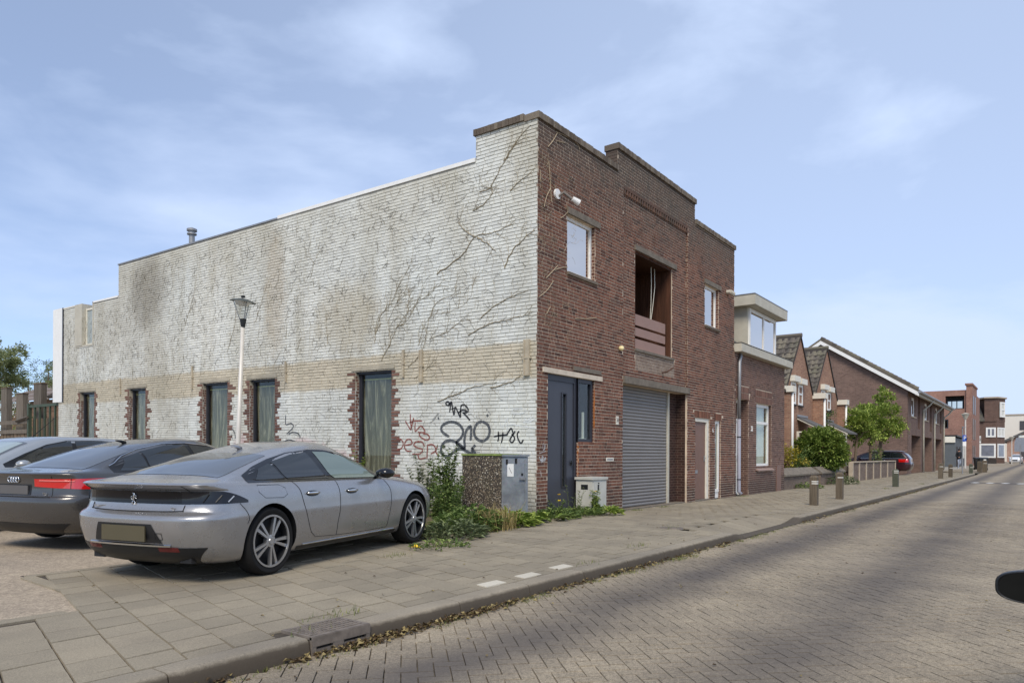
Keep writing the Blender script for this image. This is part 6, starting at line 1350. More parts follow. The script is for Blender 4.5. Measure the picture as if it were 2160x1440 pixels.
# ================================================================== STREET FURNITURE
# lamp post in front of the white wall
lx, ly = atX(502, 935, 9.9).x, atX(502, 935, 9.9).y
lt = atX(512, 640, 9.9); lamp = thing('street_lamp', 'slim pale street lamp with flat dark disc hood in front of the white wall', 'street lamp', (lx, ly, 0))
Lz = lambda py: atX(512, py, 9.9).z
kx = (atX(512, 690, 9.9).y - ly) / (Lz(690) - atX(502, 935, 9.9).z)
def lp_(z): return (lx, ly + kx * (z - 1.4), z)
m = MB(); m.tube([lp_(-.05), lp_(1.2), lp_(1.25), lp_(Lz(688))], [.066, .062, .056, .045], 16); part('pole', m, MAT.setdefault('lamp_pole', plain('lamp_pole', S(206, 200, 190), .45, .1, var=.06, scale=3)), lamp, True)
m = MB(); c = lp_(Lz(673)); c2 = Vector(lp_(Lz(640)))
m.lathe([(.047, Lz(688) - .02), (.052, Lz(688)), (.08, Lz(673)), (.0, Lz(673))], (c[0], c[1], 0), 18); part('collar', m, 'black_metal', lamp, 40)
m = MB(); m.lathe([(.076, Lz(673)), (.125, Lz(662)), (.175, Lz(650)), (.205, Lz(637))], (c[0], c[1], 0), 24); part('lamp_glass', m, 'lamp_glass', lamp, True)
m = MB(); m.lathe([(.0, Lz(646)), (.1, Lz(645)), (.18, Lz(639)), (.2, Lz(636))], (c[0], c[1], 0), 24); part('reflector', m, 'white_paint', lamp, True)
m = MB(); m.lathe([(.0, .05), (.1, .04), (.22, .005), (.298, -.03), (.302, -.038), (.28, -.03), (.16, .0), (0, .015)], (0, 0, 0), 32); hd = m.mesh('lamp_hood', MAT.setdefault('hood', plain('hood', S(72, 76, 72), .5, var=.1)), 50)
ho = local('lamp_hood', hd, None, lamp); ho.location = (c[0] - lx, c[1] - ly, Lz(634)); tilt = RT * .16 + FW * -.08
ho.rotation_euler = (R(4) * 1.4, R(0), 0); ho.rotation_mode = 'QUATERNION'; ho.rotation_quaternion = Vector((0, 0, 1)).rotation_difference(Vector((RT.x * .13 - FW.x * .06, RT.y * .13 - FW.y * .06, 1)).normalized())
m = MB(); m.lathe([(.05, Lz(632) + .05), (.05, Lz(629) + .05), (.0, Lz(628) + .06)], (c[0], c[1], 0), 12); part('top_knob', m, 'black_metal', lamp)
m = MB()
for a in range(3):
    q = 2.1 * a + .3; part('strut', (lambda mm: (mm.tube([(c[0] + .076 * math.cos(q), c[1] + .076 * math.sin(q), Lz(673)), (c[0] + .205 * math.cos(q), c[1] + .205 * math.sin(q), Lz(638))], .012, 5), mm)[1])(MB()), 'zinc', lamp)
# concrete pebble block and galvanised cabinet at the corner
MAT['pebble'] = None
s = NT('exposed_aggregate'); v = s.n.new('ShaderNodeTexVoronoi'); v.inputs['Scale'].default_value = 34; s.l.new(s.P(), v.inputs['Vector'])
c_ = s.mix(s.rng(v.outputs['Distance'], .2, .55), s.ramp(s.math('FRACT', s.math('MULTIPLY', v.outputs['Color'], 1.)), [(0, S(122, 106, 88)), (.3, S(158, 142, 116)), (.55, S(98, 82, 68)), (.75, S(214, 204, 182)), (1, S(136, 120, 100))]), S(62, 54, 46)); c_ = s.mix(s.rng(s.noise(3, 5), .5, .75, 0, .4), c_, S(88, 84, 60)); s.col(c_); s.bump(v.outputs['Distance'], -1., .02); MAT['pebble'] = s.set(rough=.85)
pb = thing('pebble_block', 'brown exposed pebble concrete block against the white wall left of the metal cabinet', 'block', (10.6, 8.6, 0))
p0, p1, p2 = atZ(975, 1098, 0), atX(1057, 957, 10.95), None
bx0, by1 = 10.45, atX(975, 1000, 10.45).y; by0 = atX(1056, 1000, 10.45).y; bz = atX(1000, 958, 10.45).z
m = MB(); m.box(bx0, bx0 + .55, by0, by1, -.1, bz - .02); part('block', m, 'pebble', pb)
m = MB(); m.box(bx0 - .015, bx0 + .57, by0 - .01, by1 + .015, bz - .02, bz + .012); part('cover_plate', m, MAT.setdefault('mossy', plain('mossy_plate', S(128, 142, 74), .9, var=.35, scale=6)), pb, label='mossy green cover plate')
s = NT('galvanised'); v = s.n.new('ShaderNodeTexVoronoi'); v.inputs['Scale'].default_value = 30; s.l.new(s.P(), v.inputs['Vector']); n = s.noise(5, 6, .7)
c_ = s.mix(s.rng(n, .35, .7), S(136, 140, 144), S(166, 170, 173)); s.col(s.mix(.04, c_, v.outputs['Color'], 'OVERLAY')); MAT['galv'] = s.set(rough=s.rng(n, .3, .7, .42, .6), metal=.45)
gc = thing('galvanised_cabinet', 'grey galvanised steel cabinet with a paper sticker beside the pebble block', 'cabinet', (10.7, 7.9, 0))
gx0 = 10.5; gy1 = atX(1053, 1020, gx0).y; gy0 = atX(1110, 1020, gx0).y; gz_ = atX(1080, 962, gx0).z
gd_ = .05
while atX(1116, 1020, gx0 + gd_).y > gy0 and gd_ < .5: gd_ += .01
m = MB(); m.box(gx0, gx0 + gd_, gy0, gy1, -.1, gz_); part('housing', m, 'galv', gc)
m = MB(); m.box(gx0 - .03, gx0 + gd_ + .02, gy0 - .02, gy1 + .02, gz_, gz_ + .03); part('lid', m, 'galv', gc)
m = MB(); m.box(gx0 - .018, gx0, gy0 + .03, gy1 - .03, .06, gz_ - .05); dr_ = part('door', m, 'galv', gc)
pxg = lambda x, y, X=gx0 - .02: atX(820 + x / 4.236, 820 + y / 4.236, X)
def gbox(nm, x0, x1, y0, y1, mat, th=.006, par=gc):
    a, b = pxg(x0, y0), pxg(x1, y1); m = MB(); m.box(gx0 - .02 - th, gx0 - .018, b.y, a.y, b.z, a.z); return part(nm, m, mat, par)
gbox('hinge', 1050, 1064, 628, 672, 'rubber', .012); gbox('hinge', 1130, 1146, 618, 664, 'rubber', .012)
st_ = gbox('sticker', 1060, 1116, 668, 782, 'white_paint', .002)
m = MB(); m.tube([pxg(1074, 700, gx0 - .024), pxg(1088, 730, gx0 - .024), pxg(1098, 752, gx0 - .024)], .004, 4); part('sticker_mark', m, 'black_metal', st_)
gbox('lock', 1172, 1218, 788, 812, 'zinc', .03); gbox('keyhole', 1186, 1200, 752, 772, 'black_metal', .01)
gbox('spray_patch', 1005, 1080, 1020, 1150, MAT.setdefault('grey_patch', spray_mat('pale_patch', S(186, 190, 194), .55, .35)), .001)
# small cream cabinet by the grey door
wc = thing('utility_cabinet', 'small cream utility cabinet on a concrete foot right of the grey front door', 'cabinet', (13.3, 7.5, 0))
wy0 = 7.36; a_, b_ = atY(1236, 1050, wy0), atY(1279, 1050, wy0); wz1 = atY(1260, 1011, wy0).z; wz0 = atY(1260, 1083, wy0).z; wx0, wx1 = atY(1249, 1050, wy0).x, b_.x
MAT['cab'] = plain('cabinet_plastic', S(190, 188, 178), .55, var=.1, scale=5)
m = MB(); m.box(wx0, wx1, wy0, Y0 - .05, wz0 + .05, wz1); part('housing', m, 'cab', wc)
m = MB(); m.box(wx0 - .03, wx1 + .02, wy0 - .03, Y0 - .03, wz1, wz1 + .05); part('lid', m, 'cab', wc)
m = MB(); m.box(wx0 + .02, wx1 - .03, wy0 + .02, Y0 - .08, -.2, wz0 + .05); part('foot', m, 'concrete', wc)
m = MB(); m.box(wx0 + .03, wx1 - .03, wy0 - .012, wy0, wz0 + .08, wz1 - .04); part('door', m, 'cab', wc)
m = MB(); m.box(wx0 - .004, wx0, wy0 + .1, wy0 + .26, wz1 - .2, wz1 - .1); part('sticker', m, 'black_metal', wc)
m = MB(); m.box(wx0 + .2, wx0 + .26, wy0 - .016, wy0 - .012, wz1 - .22, wz1 - .1); part('sticker', m, 'black_metal', wc)
m = MB(); m.lathe([(.012, -.02), (.012, 0), (0, 0)], (wx0 + .23, wy0 - .012, wz1 - .07), 10, 'Y'); part('lock', m, 'black_metal', wc)
# bollards
def bollard(px, py, Yb, h, wd, label, mat='post_wood', lean=0., stripe=True):
    p = atZ(px, py, 0.); o_ = thing('bollard', label, 'bollard', (p.x, p.y, 0), 0, 'bollards along the kerb')
    a = wd / 2; m = MB()
    def r_(z, k): return [(-a * k + lean * z, -a * k, z), (a * k + lean * z, -a * k, z), (a * k + lean * z, a * k, z), (-a * k + lean * z, a * k, z)]
    v = r_(-.1, 1) + r_(h - .05, 1) + r_(h, .55); m.add(v, [(0, 1, 5, 4), (1, 2, 6, 5), (2, 3, 7, 6), (3, 0, 4, 7), (4, 5, 9, 8), (5, 6, 10, 9), (6, 7, 11, 10), (7, 4, 8, 11), (8, 9, 10, 11)])
    me = m.mesh('post', mat); local('post', me, None, o_)
    if stripe:
        for z, mt in stripe:
            q = MB(); b = a + .003; q.box(-b + lean * z, b * (.4 if mt != 'lamp_red' else 1) + lean * z, -b, b * .4, z, z + .028); local('reflector_band', q, mt, o_)
    return o_
MAT['refl_white'] = plain('reflector_white', S(214, 210, 200), .4); MAT['bollard_green'] = plain('bollard_green', S(78, 80, 66), .8, var=.25, scale=10)
bollard(1717, 1065, 4.46, .72, .17, 'nearest square wooden bollard with white and red marks at the kerb', stripe=[(.56, 'refl_white'), (.51, 'refl_white')])
bollard(1771, 1052, 4.5, .74, .17, 'second square wooden bollard with a faint white mark near the kerb', stripe=[(.58, 'refl_white')])
bollard(1889, 1026, 4.6, .68, .2, 'dark green bollard with two white bands beyond the wooden pair', 'bollard_green', stripe=[(.6, 'refl_white'), (.53, 'refl_white')])
bollard(1984, 1009, 4.4, .82, .22, 'leaning dark bollard with a white mark in front of the row houses', lean=.12, stripe=[(.62, 'refl_white')])
bollard(2005, 1006, 4.3, .74, .2, 'upright dark bollard just right of the leaning bollard', stripe=[(.5, 'refl_white')])
bollard(2048, 998, 4.1, .66, .22, 'small dark bollard with white reflector right of the sign pole', 'bollard_green', stripe=[(.4, 'refl_white')])
bollard(2066, 994, 4.1, .8, .3, 'grey bollard standing before the left wheeled bin', 'post_wood', stripe=None); bollard(2077, 993, 4.1, .86, .34, 'grey bollard standing before the right wheeled bin', 'post_wood', stripe=[(.6, 'refl_white')])
# parking sign
sp_ = atZ(2030, 999, 0); sgp = thing('parking_sign', 'grey pole with blue parking sign and white plate below in front of the walking man', 'sign', (sp_.x, sp_.y, 0))
zt_ = lambda py: EYE + (961 - py) / FPX * depth(sp_.x, sp_.y)
m = MB(); m.tube([(sp_.x, sp_.y, -.1), (sp_.x, sp_.y, zt_(899))], .04, 8); part('pole', m, 'zinc', sgp); m = MB(); m.tube([(sp_.x - .2, sp_.y, zt_(900)), (sp_.x + .6, sp_.y - .1, zt_(900))], .03, 6); part('arm', m, 'zinc', sgp)
MAT['sign_blue'] = plain('sign_blue', S(40, 84, 176), .4, var=.03)
def signplate(y0, y1, mat, nm, wd=.115):
    a = Vector((sp_.x, sp_.y, 0)) - FW * .06 + RT * .1; m = MB(); z0, z1 = zt_(y1), zt_(y0); c0, c1 = a - RT * wd, a + RT * wd
    m.hexa([(c0.x, c0.y, z0), (c1.x, c1.y, z0), (c1.x + .02, c1.y + .02, z0), (c0.x + .02, c0.y + .02, z0), (c0.x, c0.y, z1), (c1.x, c1.y, z1), (c1.x + .02, c1.y + .02, z1), (c0.x + .02, c0.y + .02, z1)]); return part(nm, m, mat, sgp), a, (z0 + z1) / 2, z1 - z0
pt, a_, zc_, hh_ = signplate(917, 930, 'sign_blue', 'sign_plate'); signplate(931, 940, 'white_paint', 'lower_plate')
bk = a_ - FW * .02
me = text_part('letter', 'P', .34, lambda x, o_, z: (bk.x + RT.x * x - FW.x * o_, bk.y + RT.y * x - FW.y * o_, zc_ + z), 'white_paint', pt, .006); link('letter', me, pt)
# far lamp post, far street sign, far lamp
def far_lamp(px, base, top, dz, lab):
    d = ray(px, base); t = dz; x, y = d.x * t, d.y * t; z1 = EYE + ray(px, top).z * t
    o_ = thing('street_lamp', lab, 'street lamp', (x, y, 0)); m = MB(); m.tube([(x, y, -.1), (x, y, z1 - .9), (x, y, z1)], [.09, .07, .07], 8); part('pole', m, 'lamp_pole', o_)
    m = MB(); m.lathe([(.12, z1 - .5), (.36, z1), (.45, z1 + .05), (0, z1 + .2)], (x, y, 0), 12); part('lamp_head', m, 'dormer_panel', o_); return o_
far_lamp(2036, 984, 874, 78, 'pale lamp post in front of the modern red block'); far_lamp(2134, 975, 922, 120, 'far lamp post with white conical head right of the corner shop')
d = ray(2152, 974); x, y = d.x * 112, d.y * 112; fs = thing('round_sign', 'grey back of a tall street sign on a pole beside the far white car', 'sign', (x, y, 0)); m = MB(); m.tube([(x, y, -.1), (x, y, 3.0)], .08, 6); part('pole', m, 'zinc', fs)
m = MB(); m.box(x - .05, x, y - .75, y + .75, 1.9, 3.4); m.prism([(-.75, 3.4), (.75, 3.4), (.5, 4.1), (-.5, 4.1)], lambda a, z: (x - .05, y + a, z), lambda a, z: (x, y + a, z)); part('sign_back', m, MAT.setdefault('sign_grey', plain('sign_grey', S(136, 142, 152), .5)), fs)
# wheeled bins
def wheelie(px, py, label, rz=0.):
    p = atZ(px, py, 0); o_ = thing('wheeled_bin', label, 'bin', (p.x, p.y, 0), rz, 'dark wheeled bins at the street corner'); m = MB(); m.hexa([(-.27, -.24, .05), (.27, -.24, .05), (.27, .24, .05), (-.27, .24, .05), (-.33, -.31, .98), (.33, -.31, .98), (.33, .31, .98), (-.33, .31, .98)]); local('body', m, 'dark_bin', o_)
    m = MB(); m.hexa([(-.36, -.34, .98), (.38, -.34, .98), (.38, .34, .98), (-.36, .34, .98), (-.36, -.32, 1.03), (.34, -.3, 1.1), (.34, .3, 1.1), (-.36, .32, 1.03)]); local('lid', m, 'dark_bin', o_)
    for yy_ in (-.27, .27): m = MB(); m.lathe([(0, -.03), (.11, -.03), (.11, .03), (0, .03)], (.25, yy_, .11), 14, 'Y'); local('wheel', m, 'rubber', o_)
    m = MB(); m.tube([(.38, -.28, 1.02), (.46, -.28, 1.03), (.46, .28, 1.03), (.38, .28, 1.02)], .02, 6); local('handle', m, 'dark_bin', o_)
    m = MB(); m.box(-.345, -.335, -.16, .02, .84, .93); local('label_plate', m, 'white_paint', o_); return o_
MAT['dark_bin'] = plain('dark_bin', S(48, 50, 52), .55, var=.1)
wheelie(2064, 991.0, 'left dark wheeled bin at the far kerb corner', .3); wheelie(2075, 991.5, 'right dark wheeled bin at the far kerb corner', .1)
# walking man
def person(px, base, top):
    dz = 64.; d = ray(px, base); x, y = d.x * dz, d.y * dz; g = EYE + d.z * dz; hgt = EYE + ray(px, top).z * dz - g
    o_ = thing('person', 'man in dark jacket and light jeans walking towards us past the dark grey building', 'person', (x, y, g), math.atan2(-FW.y, -FW.x)); k = hgt / 1.78
    J = [(0, 0, .95), (0, 0, 1.12), (0, 0, 1.32), (0, 0, 1.47), (.01, 0, 1.55), (.03, 0, 1.66), (.03, 0, 1.76),
         (.02, -.1, .9), (.12, -.11, .5), (.04, -.12, .1), (.16, -.13, .04), (-.02, .1, .9), (-.02, .11, .5), (-.28, .12, .16), (-.2, .12, .06),
         (0, -.2, 1.42), (-.03, -.26, 1.14), (.16, -.18, 1.02), (.26, -.1, 1.04), (0, .2, 1.42), (-.04, .27, 1.14), (.14, .2, 1.0), (.24, .12, 1.02)]
    E_ = [(0, 1), (1, 2), (2, 3), (3, 4), (4, 5), (5, 6), (0, 7), (7, 8), (8, 9), (9, 10), (0, 11), (11, 12), (12, 13), (13, 14), (3, 15), (15, 16), (16, 17), (17, 18), (3, 19), (19, 20), (20, 21), (21, 22)]
    Rr = [.15, .14, .165, .13, .06, .09, .07, .1, .07, .05, .045, .1, .07, .05, .045, .075, .058, .045, .04, .075, .058, .045, .04]
    me = bpy.data.meshes.new('body'); me.from_pydata([(a * k, b * k, c * k) for a, b, c in J], E_, []); bo = bpy.data.objects.new('body', me); COL.objects.link(bo)
    sk = bo.modifiers.new('s', 'SKIN'); sb_ = bo.modifiers.new('d', 'SUBSURF'); sb_.levels = 1; sb_.render_levels = 1
    for v_, r_ in zip(me.skin_vertices[0].data, Rr): v_.radius = (r_ * k, r_ * k)
    me.skin_vertices[0].data[0].use_root = True
    bpy.context.view_layer.update(); nm = bpy.data.meshes.new_from_object(bo.evaluated_get(bpy.context.evaluated_depsgraph_get())); bpy.data.objects.remove(bo)
    nm.materials.clear()
    for mt in (plain('dark_jacket', S(34, 36, 40), .85), plain('light_jeans', S(150, 158, 172), .85), plain('skin', S(188, 142, 120), .6), plain('pale_shoes', S(200, 198, 192), .7)): nm.materials.append(mt)
    for p in nm.polygons:
        z = p.center.z / k; p.use_smooth = True
        p.material_index = 3 if z < .09 else 1 if z < .88 else 0 if z < 1.53 and not (p.center.x > .2 * k and z < 1.1) else 2
    local('body', nm, None, o_)
    m = MB(); m.lathe([(.0, .13), (.06, .115), (.1, .06), (.105, .0), (.095, -.05)], (.015 * k, 0, 1.67 * k), 12); local('hair', m, plain('dark_cap', S(52, 46, 44), .9), o_, True)
    m = MB(); m.box(.27 * k, .28 * k, -.04, .04, 1.0 * k, 1.12 * k); local('phone', m, 'black_metal', o_)
person(2023, 989, 946)
# ================================================================== PLANTS
def leafmat(name, a, b, tr=.25):
    s = NT(name); i = s.island(); c = s.ramp(i, [(0, dim(a, .7)), (.4, a), (.8, b), (1, dim(b, 1.15))]); s.col(c); s.set(rough=.55, spec=.35)
    o = s.n['Material Output']; tl = s.add('ShaderNodeBsdfTranslucent'); s.l.new(c, tl.inputs[0]); mx_ = s.n.new('ShaderNodeMixShader'); mx_.inputs[0].default_value = tr
    s.l.new(s.b.outputs[0], mx_.inputs[1]); s.l.new(tl.outputs[0], mx_.inputs[2]); s.l.new(mx_.outputs[0], o.inputs[0]); return s.m
MAT['leaf'] = leafmat('green_leaf', S(96, 118, 60), S(142, 158, 90)); MAT['leaf_bright'] = leafmat('bright_leaf', S(120, 142, 58), S(170, 182, 92)); MAT['leaf_dark'] = leafmat('dark_leaf', S(74, 96, 52), S(110, 130, 68)); MAT['leaf_grey'] = leafmat('grey_green_leaf', S(98, 110, 74), S(136, 146, 104)); MAT['leaf_shrub'] = leafmat('shrub_leaf', S(106, 128, 54), S(158, 172, 88)); MAT['leaf_pale'] = leafmat('pale_leaf', S(140, 150, 104), S(186, 190, 142), .45); MAT['leaf_yellow'] = leafmat('yellow_leaf', S(150, 140, 48), S(176, 160, 62)); MAT['straw'] = leafmat('dry_grass', S(150, 132, 84), S(190, 170, 116)); MAT['litter'] = leafmat('leaf_litter', S(92, 74, 50), S(150, 134, 90), .1); MAT['grass'] = leafmat('grass', S(92, 104, 48), S(138, 140, 70)); MAT['bark'] = plain('bark', S(96, 82, 66), .95, var=.35, scale=12, bump=.6); MAT['green_stem'] = plain('green_stem', S(92, 100, 58), .8)
def leaf(m, p, d, up, L_, W_, bend=.25, n=2):
    d = Vector(d).normalized(); up = Vector(up); sd_ = d.cross(up)
    if sd_.length < 1e-4: sd_ = d.cross(Vector((1, 0, 0)))
    sd_.normalize(); nn = sd_.cross(d).normalized(); p = Vector(p)
    mid = p + d * L_ * .45 + nn * L_ * bend * .25; tip = p + d * L_ - nn * L_ * bend * .35
    m.add([p, mid + sd_ * W_ * .5 + nn * W_ * .12, tip, mid - sd_ * W_ * .5 + nn * W_ * .12], [(0, 1, 2, 3)] if n == 1 else [(0, 1, 2), (0, 2, 3)])
def rdir(r, zlo=-.3, zhi=1.): 
    a = r.uniform(0, 6.283); z = r.uniform(zlo, zhi); q = math.sqrt(max(0, 1 - z * z)); return Vector((q * math.cos(a), q * math.sin(a), z))
def crown(m, r, c, rad, n, L_, W_, squash=(1, 1, 1), clumps=40, hollow=.55, bumpy=.25):
    c = Vector(c); ctr = []
    for _ in range(clumps):
        d = rdir(r, -1, 1); k = r.uniform(hollow ** 2, 1.) ** .5 * (1 + r.uniform(-bumpy, bumpy)); ctr.append((c + Vector((d.x * rad * squash[0], d.y * rad * squash[1], d.z * rad * squash[2])) * k, d))
    cr_ = max(rad * 1.5 / clumps ** .5, rad * .09)
    for _ in range(n):
        q, d = r.choice(ctr); p = q + Vector((r.gauss(0, 1), r.gauss(0, 1), r.gauss(0, .8))) * cr_ * .55; o_ = (p - c).normalized() + rdir(r, -.6, .8) * .9; leaf(m, p, o_, (0, 0, 1), L_ * r.uniform(.6, 1.25), W_ * r.uniform(.7, 1.2), .3)
def tree(label, base, h_trunk, c, rad, mat, n, L_, W_, squash=(1, 1, 1), tr_=.09, seed=1, clumps=50, lean=(0, 0), group=None, hollow=.45, bumpy=.25):
    r = random.Random(seed); o_ = thing('tree', label, 'tree', base, 0, group); b = Vector(base); c = Vector(c); m = MB()
    top = Vector((c.x, c.y, c.z + rad * squash[2] * .3)); m.tube([b, b.lerp(top, .35) + Vector((lean[0], lean[1], 0)), b.lerp(top, .7) + Vector((lean[0] * .6, lean[1] * .6, 0)), top], [tr_ * 1.15, tr_, tr_ * .7, tr_ * .25], 10); tk = part('trunk', m, 'bark', o_, True)
    for k in range(7):
        d = rdir(r, .1, .9); p = b.lerp(top, r.uniform(.5, .85)); m = MB(); e = p + Vector((d.x * squash[0], d.y * squash[1], d.z * squash[2])) * rad * .8; m.tube([p, p.lerp(e, .5) + rdir(r) * .08, e], [tr_ * .45, tr_ * .28, tr_ * .1], 6); part('limb', m, 'bark', tk)
    m = MB(); crown(m, r, c, rad, n, L_, W_, squash, clumps, hollow, bumpy); part('crown', m, mat, o_, kind='stuff', recalc=False); return o_
# three small pollarded trees on the right
tree('leftmost small round tree behind the post wall with a thin leaning trunk', (43.6, 8.6, -.1), 2, atY(1811, 896, 8.6), 1.0, 'leaf_bright', 3600, .17, .1, (1, 1, .92), .08, 3, 60, (.1, 0))
tree('middle small tree of the three behind the post wall', (48.4, 8.6, -.1), 2, atY(1838, 890, 8.6), 1.1, 'leaf_bright', 3600, .18, .1, (1, 1, 1.0), .09, 4, 60)
tree('rightmost and tallest of the three small trees, before the brown gable wall', (52.0, 8.7, -.1), 2, atY(1861, 882, 8.7), 1.3, 'leaf_bright', 4800, .19, .11, (.95, .95, 1.25), .12, 5, 70)
# round shrub behind the garden wall
tree('big round dark green clipped shrub behind the low garden wall', (35.2, 8.3, -.1), 1, atY(1732, 949, 8.3), 1.04, 'leaf_shrub', 15000, .15, .1, (1.08, 1.08, .96), .09, 8, 1300, hollow=.55, bumpy=.05)
def bush(name, label, cat, c, rad, mat, n, L_, W_, squash=(1, 1, 1), seed=1, clumps=22, group=None):
    r = random.Random(seed); c = Vector(c); o_ = thing(name, label, cat, (c.x, c.y, 0), 0, group); m = MB(); 
    for k in range(5): d = rdir(r, .5, 1); m.tube([(c.x, c.y, -.1), c + Vector((d.x * squash[0], d.y * squash[1], d.z * squash[2])) * rad * .7], [.018, .006], 5)
    part('stems', m, 'bark', o_, kind='stuff'); m = MB(); crown(m, r, c, rad, n, L_, W_, squash, clumps, .3); part('foliage', m, mat, o_, kind='stuff', recalc=False); return o_
bush('yellow_shrub', 'yellow green shrub at the left end of the garden wall', 'shrub', atY(1660, 962, 8.9), .75, 'leaf_yellow', 900, .13, .08, (1, .8, 1.2), 11)
bush('low_shrub', 'low dark green shrub between the yellow shrub and the round shrub', 'shrub', atY(1692, 978, 8.7), .75, 'leaf', 900, .13, .07, (1.5, .8, .75), 12)
bush('climbing_shrub', 'tall narrow green climber on the house wall between the two porches', 'shrub', atY(1735, 893, 9.3), .8, 'leaf_dark', 700, .14, .09, (.6, .5, 1.1), 13); bush('young_shrub', 'thin young shrub growing beside the middle small tree trunk', 'shrub', atY(1848, 957, 8.3), .75, 'leaf', 380, .14, .08, (.7, .6, 1.3), 14)
bush('low_shrub', 'low green shrub at the right end of the garden wall', 'shrub', atY(1788, 985, 8.5), .5, 'leaf', 400, .12, .07, (1.6, .7, .6), 15)
# trees at the left edge
p = atX(2, 775, 15.); tree('large loose green tree behind the wooden fence at the left picture edge', (15.0, p.y + 1.2, -.1), 3, (15.0, p.y + 1.3, p.z - .1), 1.9, 'leaf_pale', 13000, .19, .08, (1, 1, 1.0), .16, 21, 130, hollow=.25, bumpy=.5)
p = atX(102, 772, 40.); tree('distant olive tree showing above the shed roof next to the white panel', (40, p.y, 0), 5, (40, p.y, p.z - .9), 2.0, 'leaf_grey', 1500, .26, .14, (1.3, 1.3, 1), .2, 22, 40)
p = atX(60, 790, 48.); tree('distant low dark tree behind the shed roof', (48, p.y, 0), 5, (48, p.y, p.z - 1.3), 2.6, 'leaf', 1500, .3, .16, (1.5, 1.5, .8), .2, 23, 40)
m = MB(); r = random.Random(2); c = atX(28, 862, 13.); crown(m, r, c, .5, 260, .1, .08, (1, 1.5, .6), 14); fb = thing('flowering_shrub', 'white flowering shrub behind the fence boards at the left edge', 'shrub', (c.x, c.y, 0)); part('blossom', m, 'white_paint', fb, kind='stuff', recalc=False); m = MB(); crown(m, r, c - Vector((0, 0, .6)), .8, 500, .12, .07, (1, 1.5, .8), 18); part('foliage', m, 'leaf', fb, kind='stuff', recalc=False)

# weeds at the corner
def upright_weed(label, base, h_, n_st, mat, seed, L_=.085, W_=.03, spread=.25, dens=34):
    r = random.Random(seed); b = Vector(base); o_ = thing('tall_weed', label, 'weed', base, 0, 'tall weeds by the white wall'); ms, ml = MB(), MB()
    for k in range(n_st):
        a = r.uniform(0, 6.283); hh = h_ * r.uniform(.55, 1.); e = Vector((math.cos(a), math.sin(a), 0)) * spread * r.uniform(.3, 1.) * hh; q = b + Vector((math.cos(a), math.sin(a), 0)) * r.uniform(0, spread * .5)
        P_ = [q, q + e * .35 + Vector((0, 0, hh * .5)), q + e + Vector((0, 0, hh))]; P_ = catmull(P_, 6); ms.tube(P_, [lerp(.008, .002, i / (len(P_) - 1)) for i in range(len(P_))], 4)
        for j in range(int(dens * hh)):
            t = r.uniform(.12, 1.) ; i = min(int(t * (len(P_) - 1)), len(P_) - 2); p_ = P_[i].lerp(P_[i + 1], t * (len(P_) - 1) - i); d = rdir(r, -.1, .7); f_ = lerp(1.15, .45, t)
            if r.random() < .35: tw_ = p_ + d * .14 * f_; ms.tube([p_, tw_], [.003, .0015], 3, False); [leaf(ml, p_.lerp(tw_, r.random()), rdir(r, -.2, .8), (0, 0, 1), L_ * .8 * f_, W_ * .9, .3) for _ in range(3)]
            leaf(ml, p_, d, (0, 0, 1), L_ * f_ * r.uniform(.7, 1.3), W_ * r.uniform(.7, 1.3), .35)
    part('stem', ms, 'green_stem', o_, kind='stuff', recalc=False); part('foliage', ml, mat, o_, kind='stuff', recalc=False); return o_
def on(px, py): q = atZ(px, py, 0); return (q.x, q.y, 0)
upright_weed('tall green weed in front of the pebble block, taller than the car bonnet', (9.75, 8.75, 0), 1.38, 16, 'leaf', 31, .11, .038, .22, 46)
upright_weed('dense dark weed leaning against the pebble block', (9.95, 8.72, 0), .95, 18, 'leaf', 32, .10, .034, .3, 50)
upright_weed('thin pale weed between the car bonnet and the white wall', (10.1, 9.55, 0), 1.2, 12, 'leaf_grey', 33, .1, .034, .3, 44)
upright_weed('bushy weed right beside the front bumper of the silver car', (9.0, 8.0, 0), .85, 20, 'leaf', 34, .11, .04, .42, 50)
upright_weed('young weed growing before the nearest tall side window', (10.7, 12.2, 0), 1.25, 12, 'leaf_bright', 35, .12, .045, .2, 40); upright_weed('grassy weed below the nearest tall side window', (10.6, 11.4, 0), .85, 16, 'leaf_grey', 36, .14, .02, .3, 44)
upright_weed('small weed with yellow flowers left of the grey front door', (11.62, 7.5, 0), .5, 7, 'leaf', 37, .08, .03, .3, 40); upright_weed('leggy weed in front of the grey front door', (12.1, 7.45, 0), .6, 5, 'leaf_grey', 38, .07, .025, .35, 26); upright_weed('leafy weed beside the cream utility cabinet', (12.75, 7.35, 0), .5, 9, 'leaf_bright', 39, .09, .035, .3, 46)
def low_weed(label, c, rad, n, mat, seed, L_, W_, h_=.2, name='low_weed'):
    r = random.Random(seed); c = Vector(c); o_ = thing(name, label, 'weed', c, 0, 'low weeds along the wall'); m = MB()
    for _ in range(n):
        a = r.uniform(0, 6.283); q = rad * math.sqrt(r.random()); p = c + Vector((q * math.cos(a), q * math.sin(a) * .75, r.uniform(.0, h_) * (1 - .6 * q / rad))); d = Vector((math.cos(a) + r.uniform(-.8, .8), math.sin(a) + r.uniform(-.8, .8), r.uniform(.0, .9))); leaf(m, p, d, (0, 0, 1), L_ * r.uniform(.6, 1.3), W_ * r.uniform(.7, 1.3), .4)
    part('leaves', m, mat, o_, kind='stuff', recalc=False); return o_
low_weed('grey green weeds creeping out by the front wheel of the silver car', (7.75, 6.75, 0), .5, 520, 'leaf_grey', 41, .11, .045, .3); low_weed('nettle clump in front of the tall weeds', (8.7, 7.25, 0), .62, 900, 'leaf', 42, .12, .055, .42)
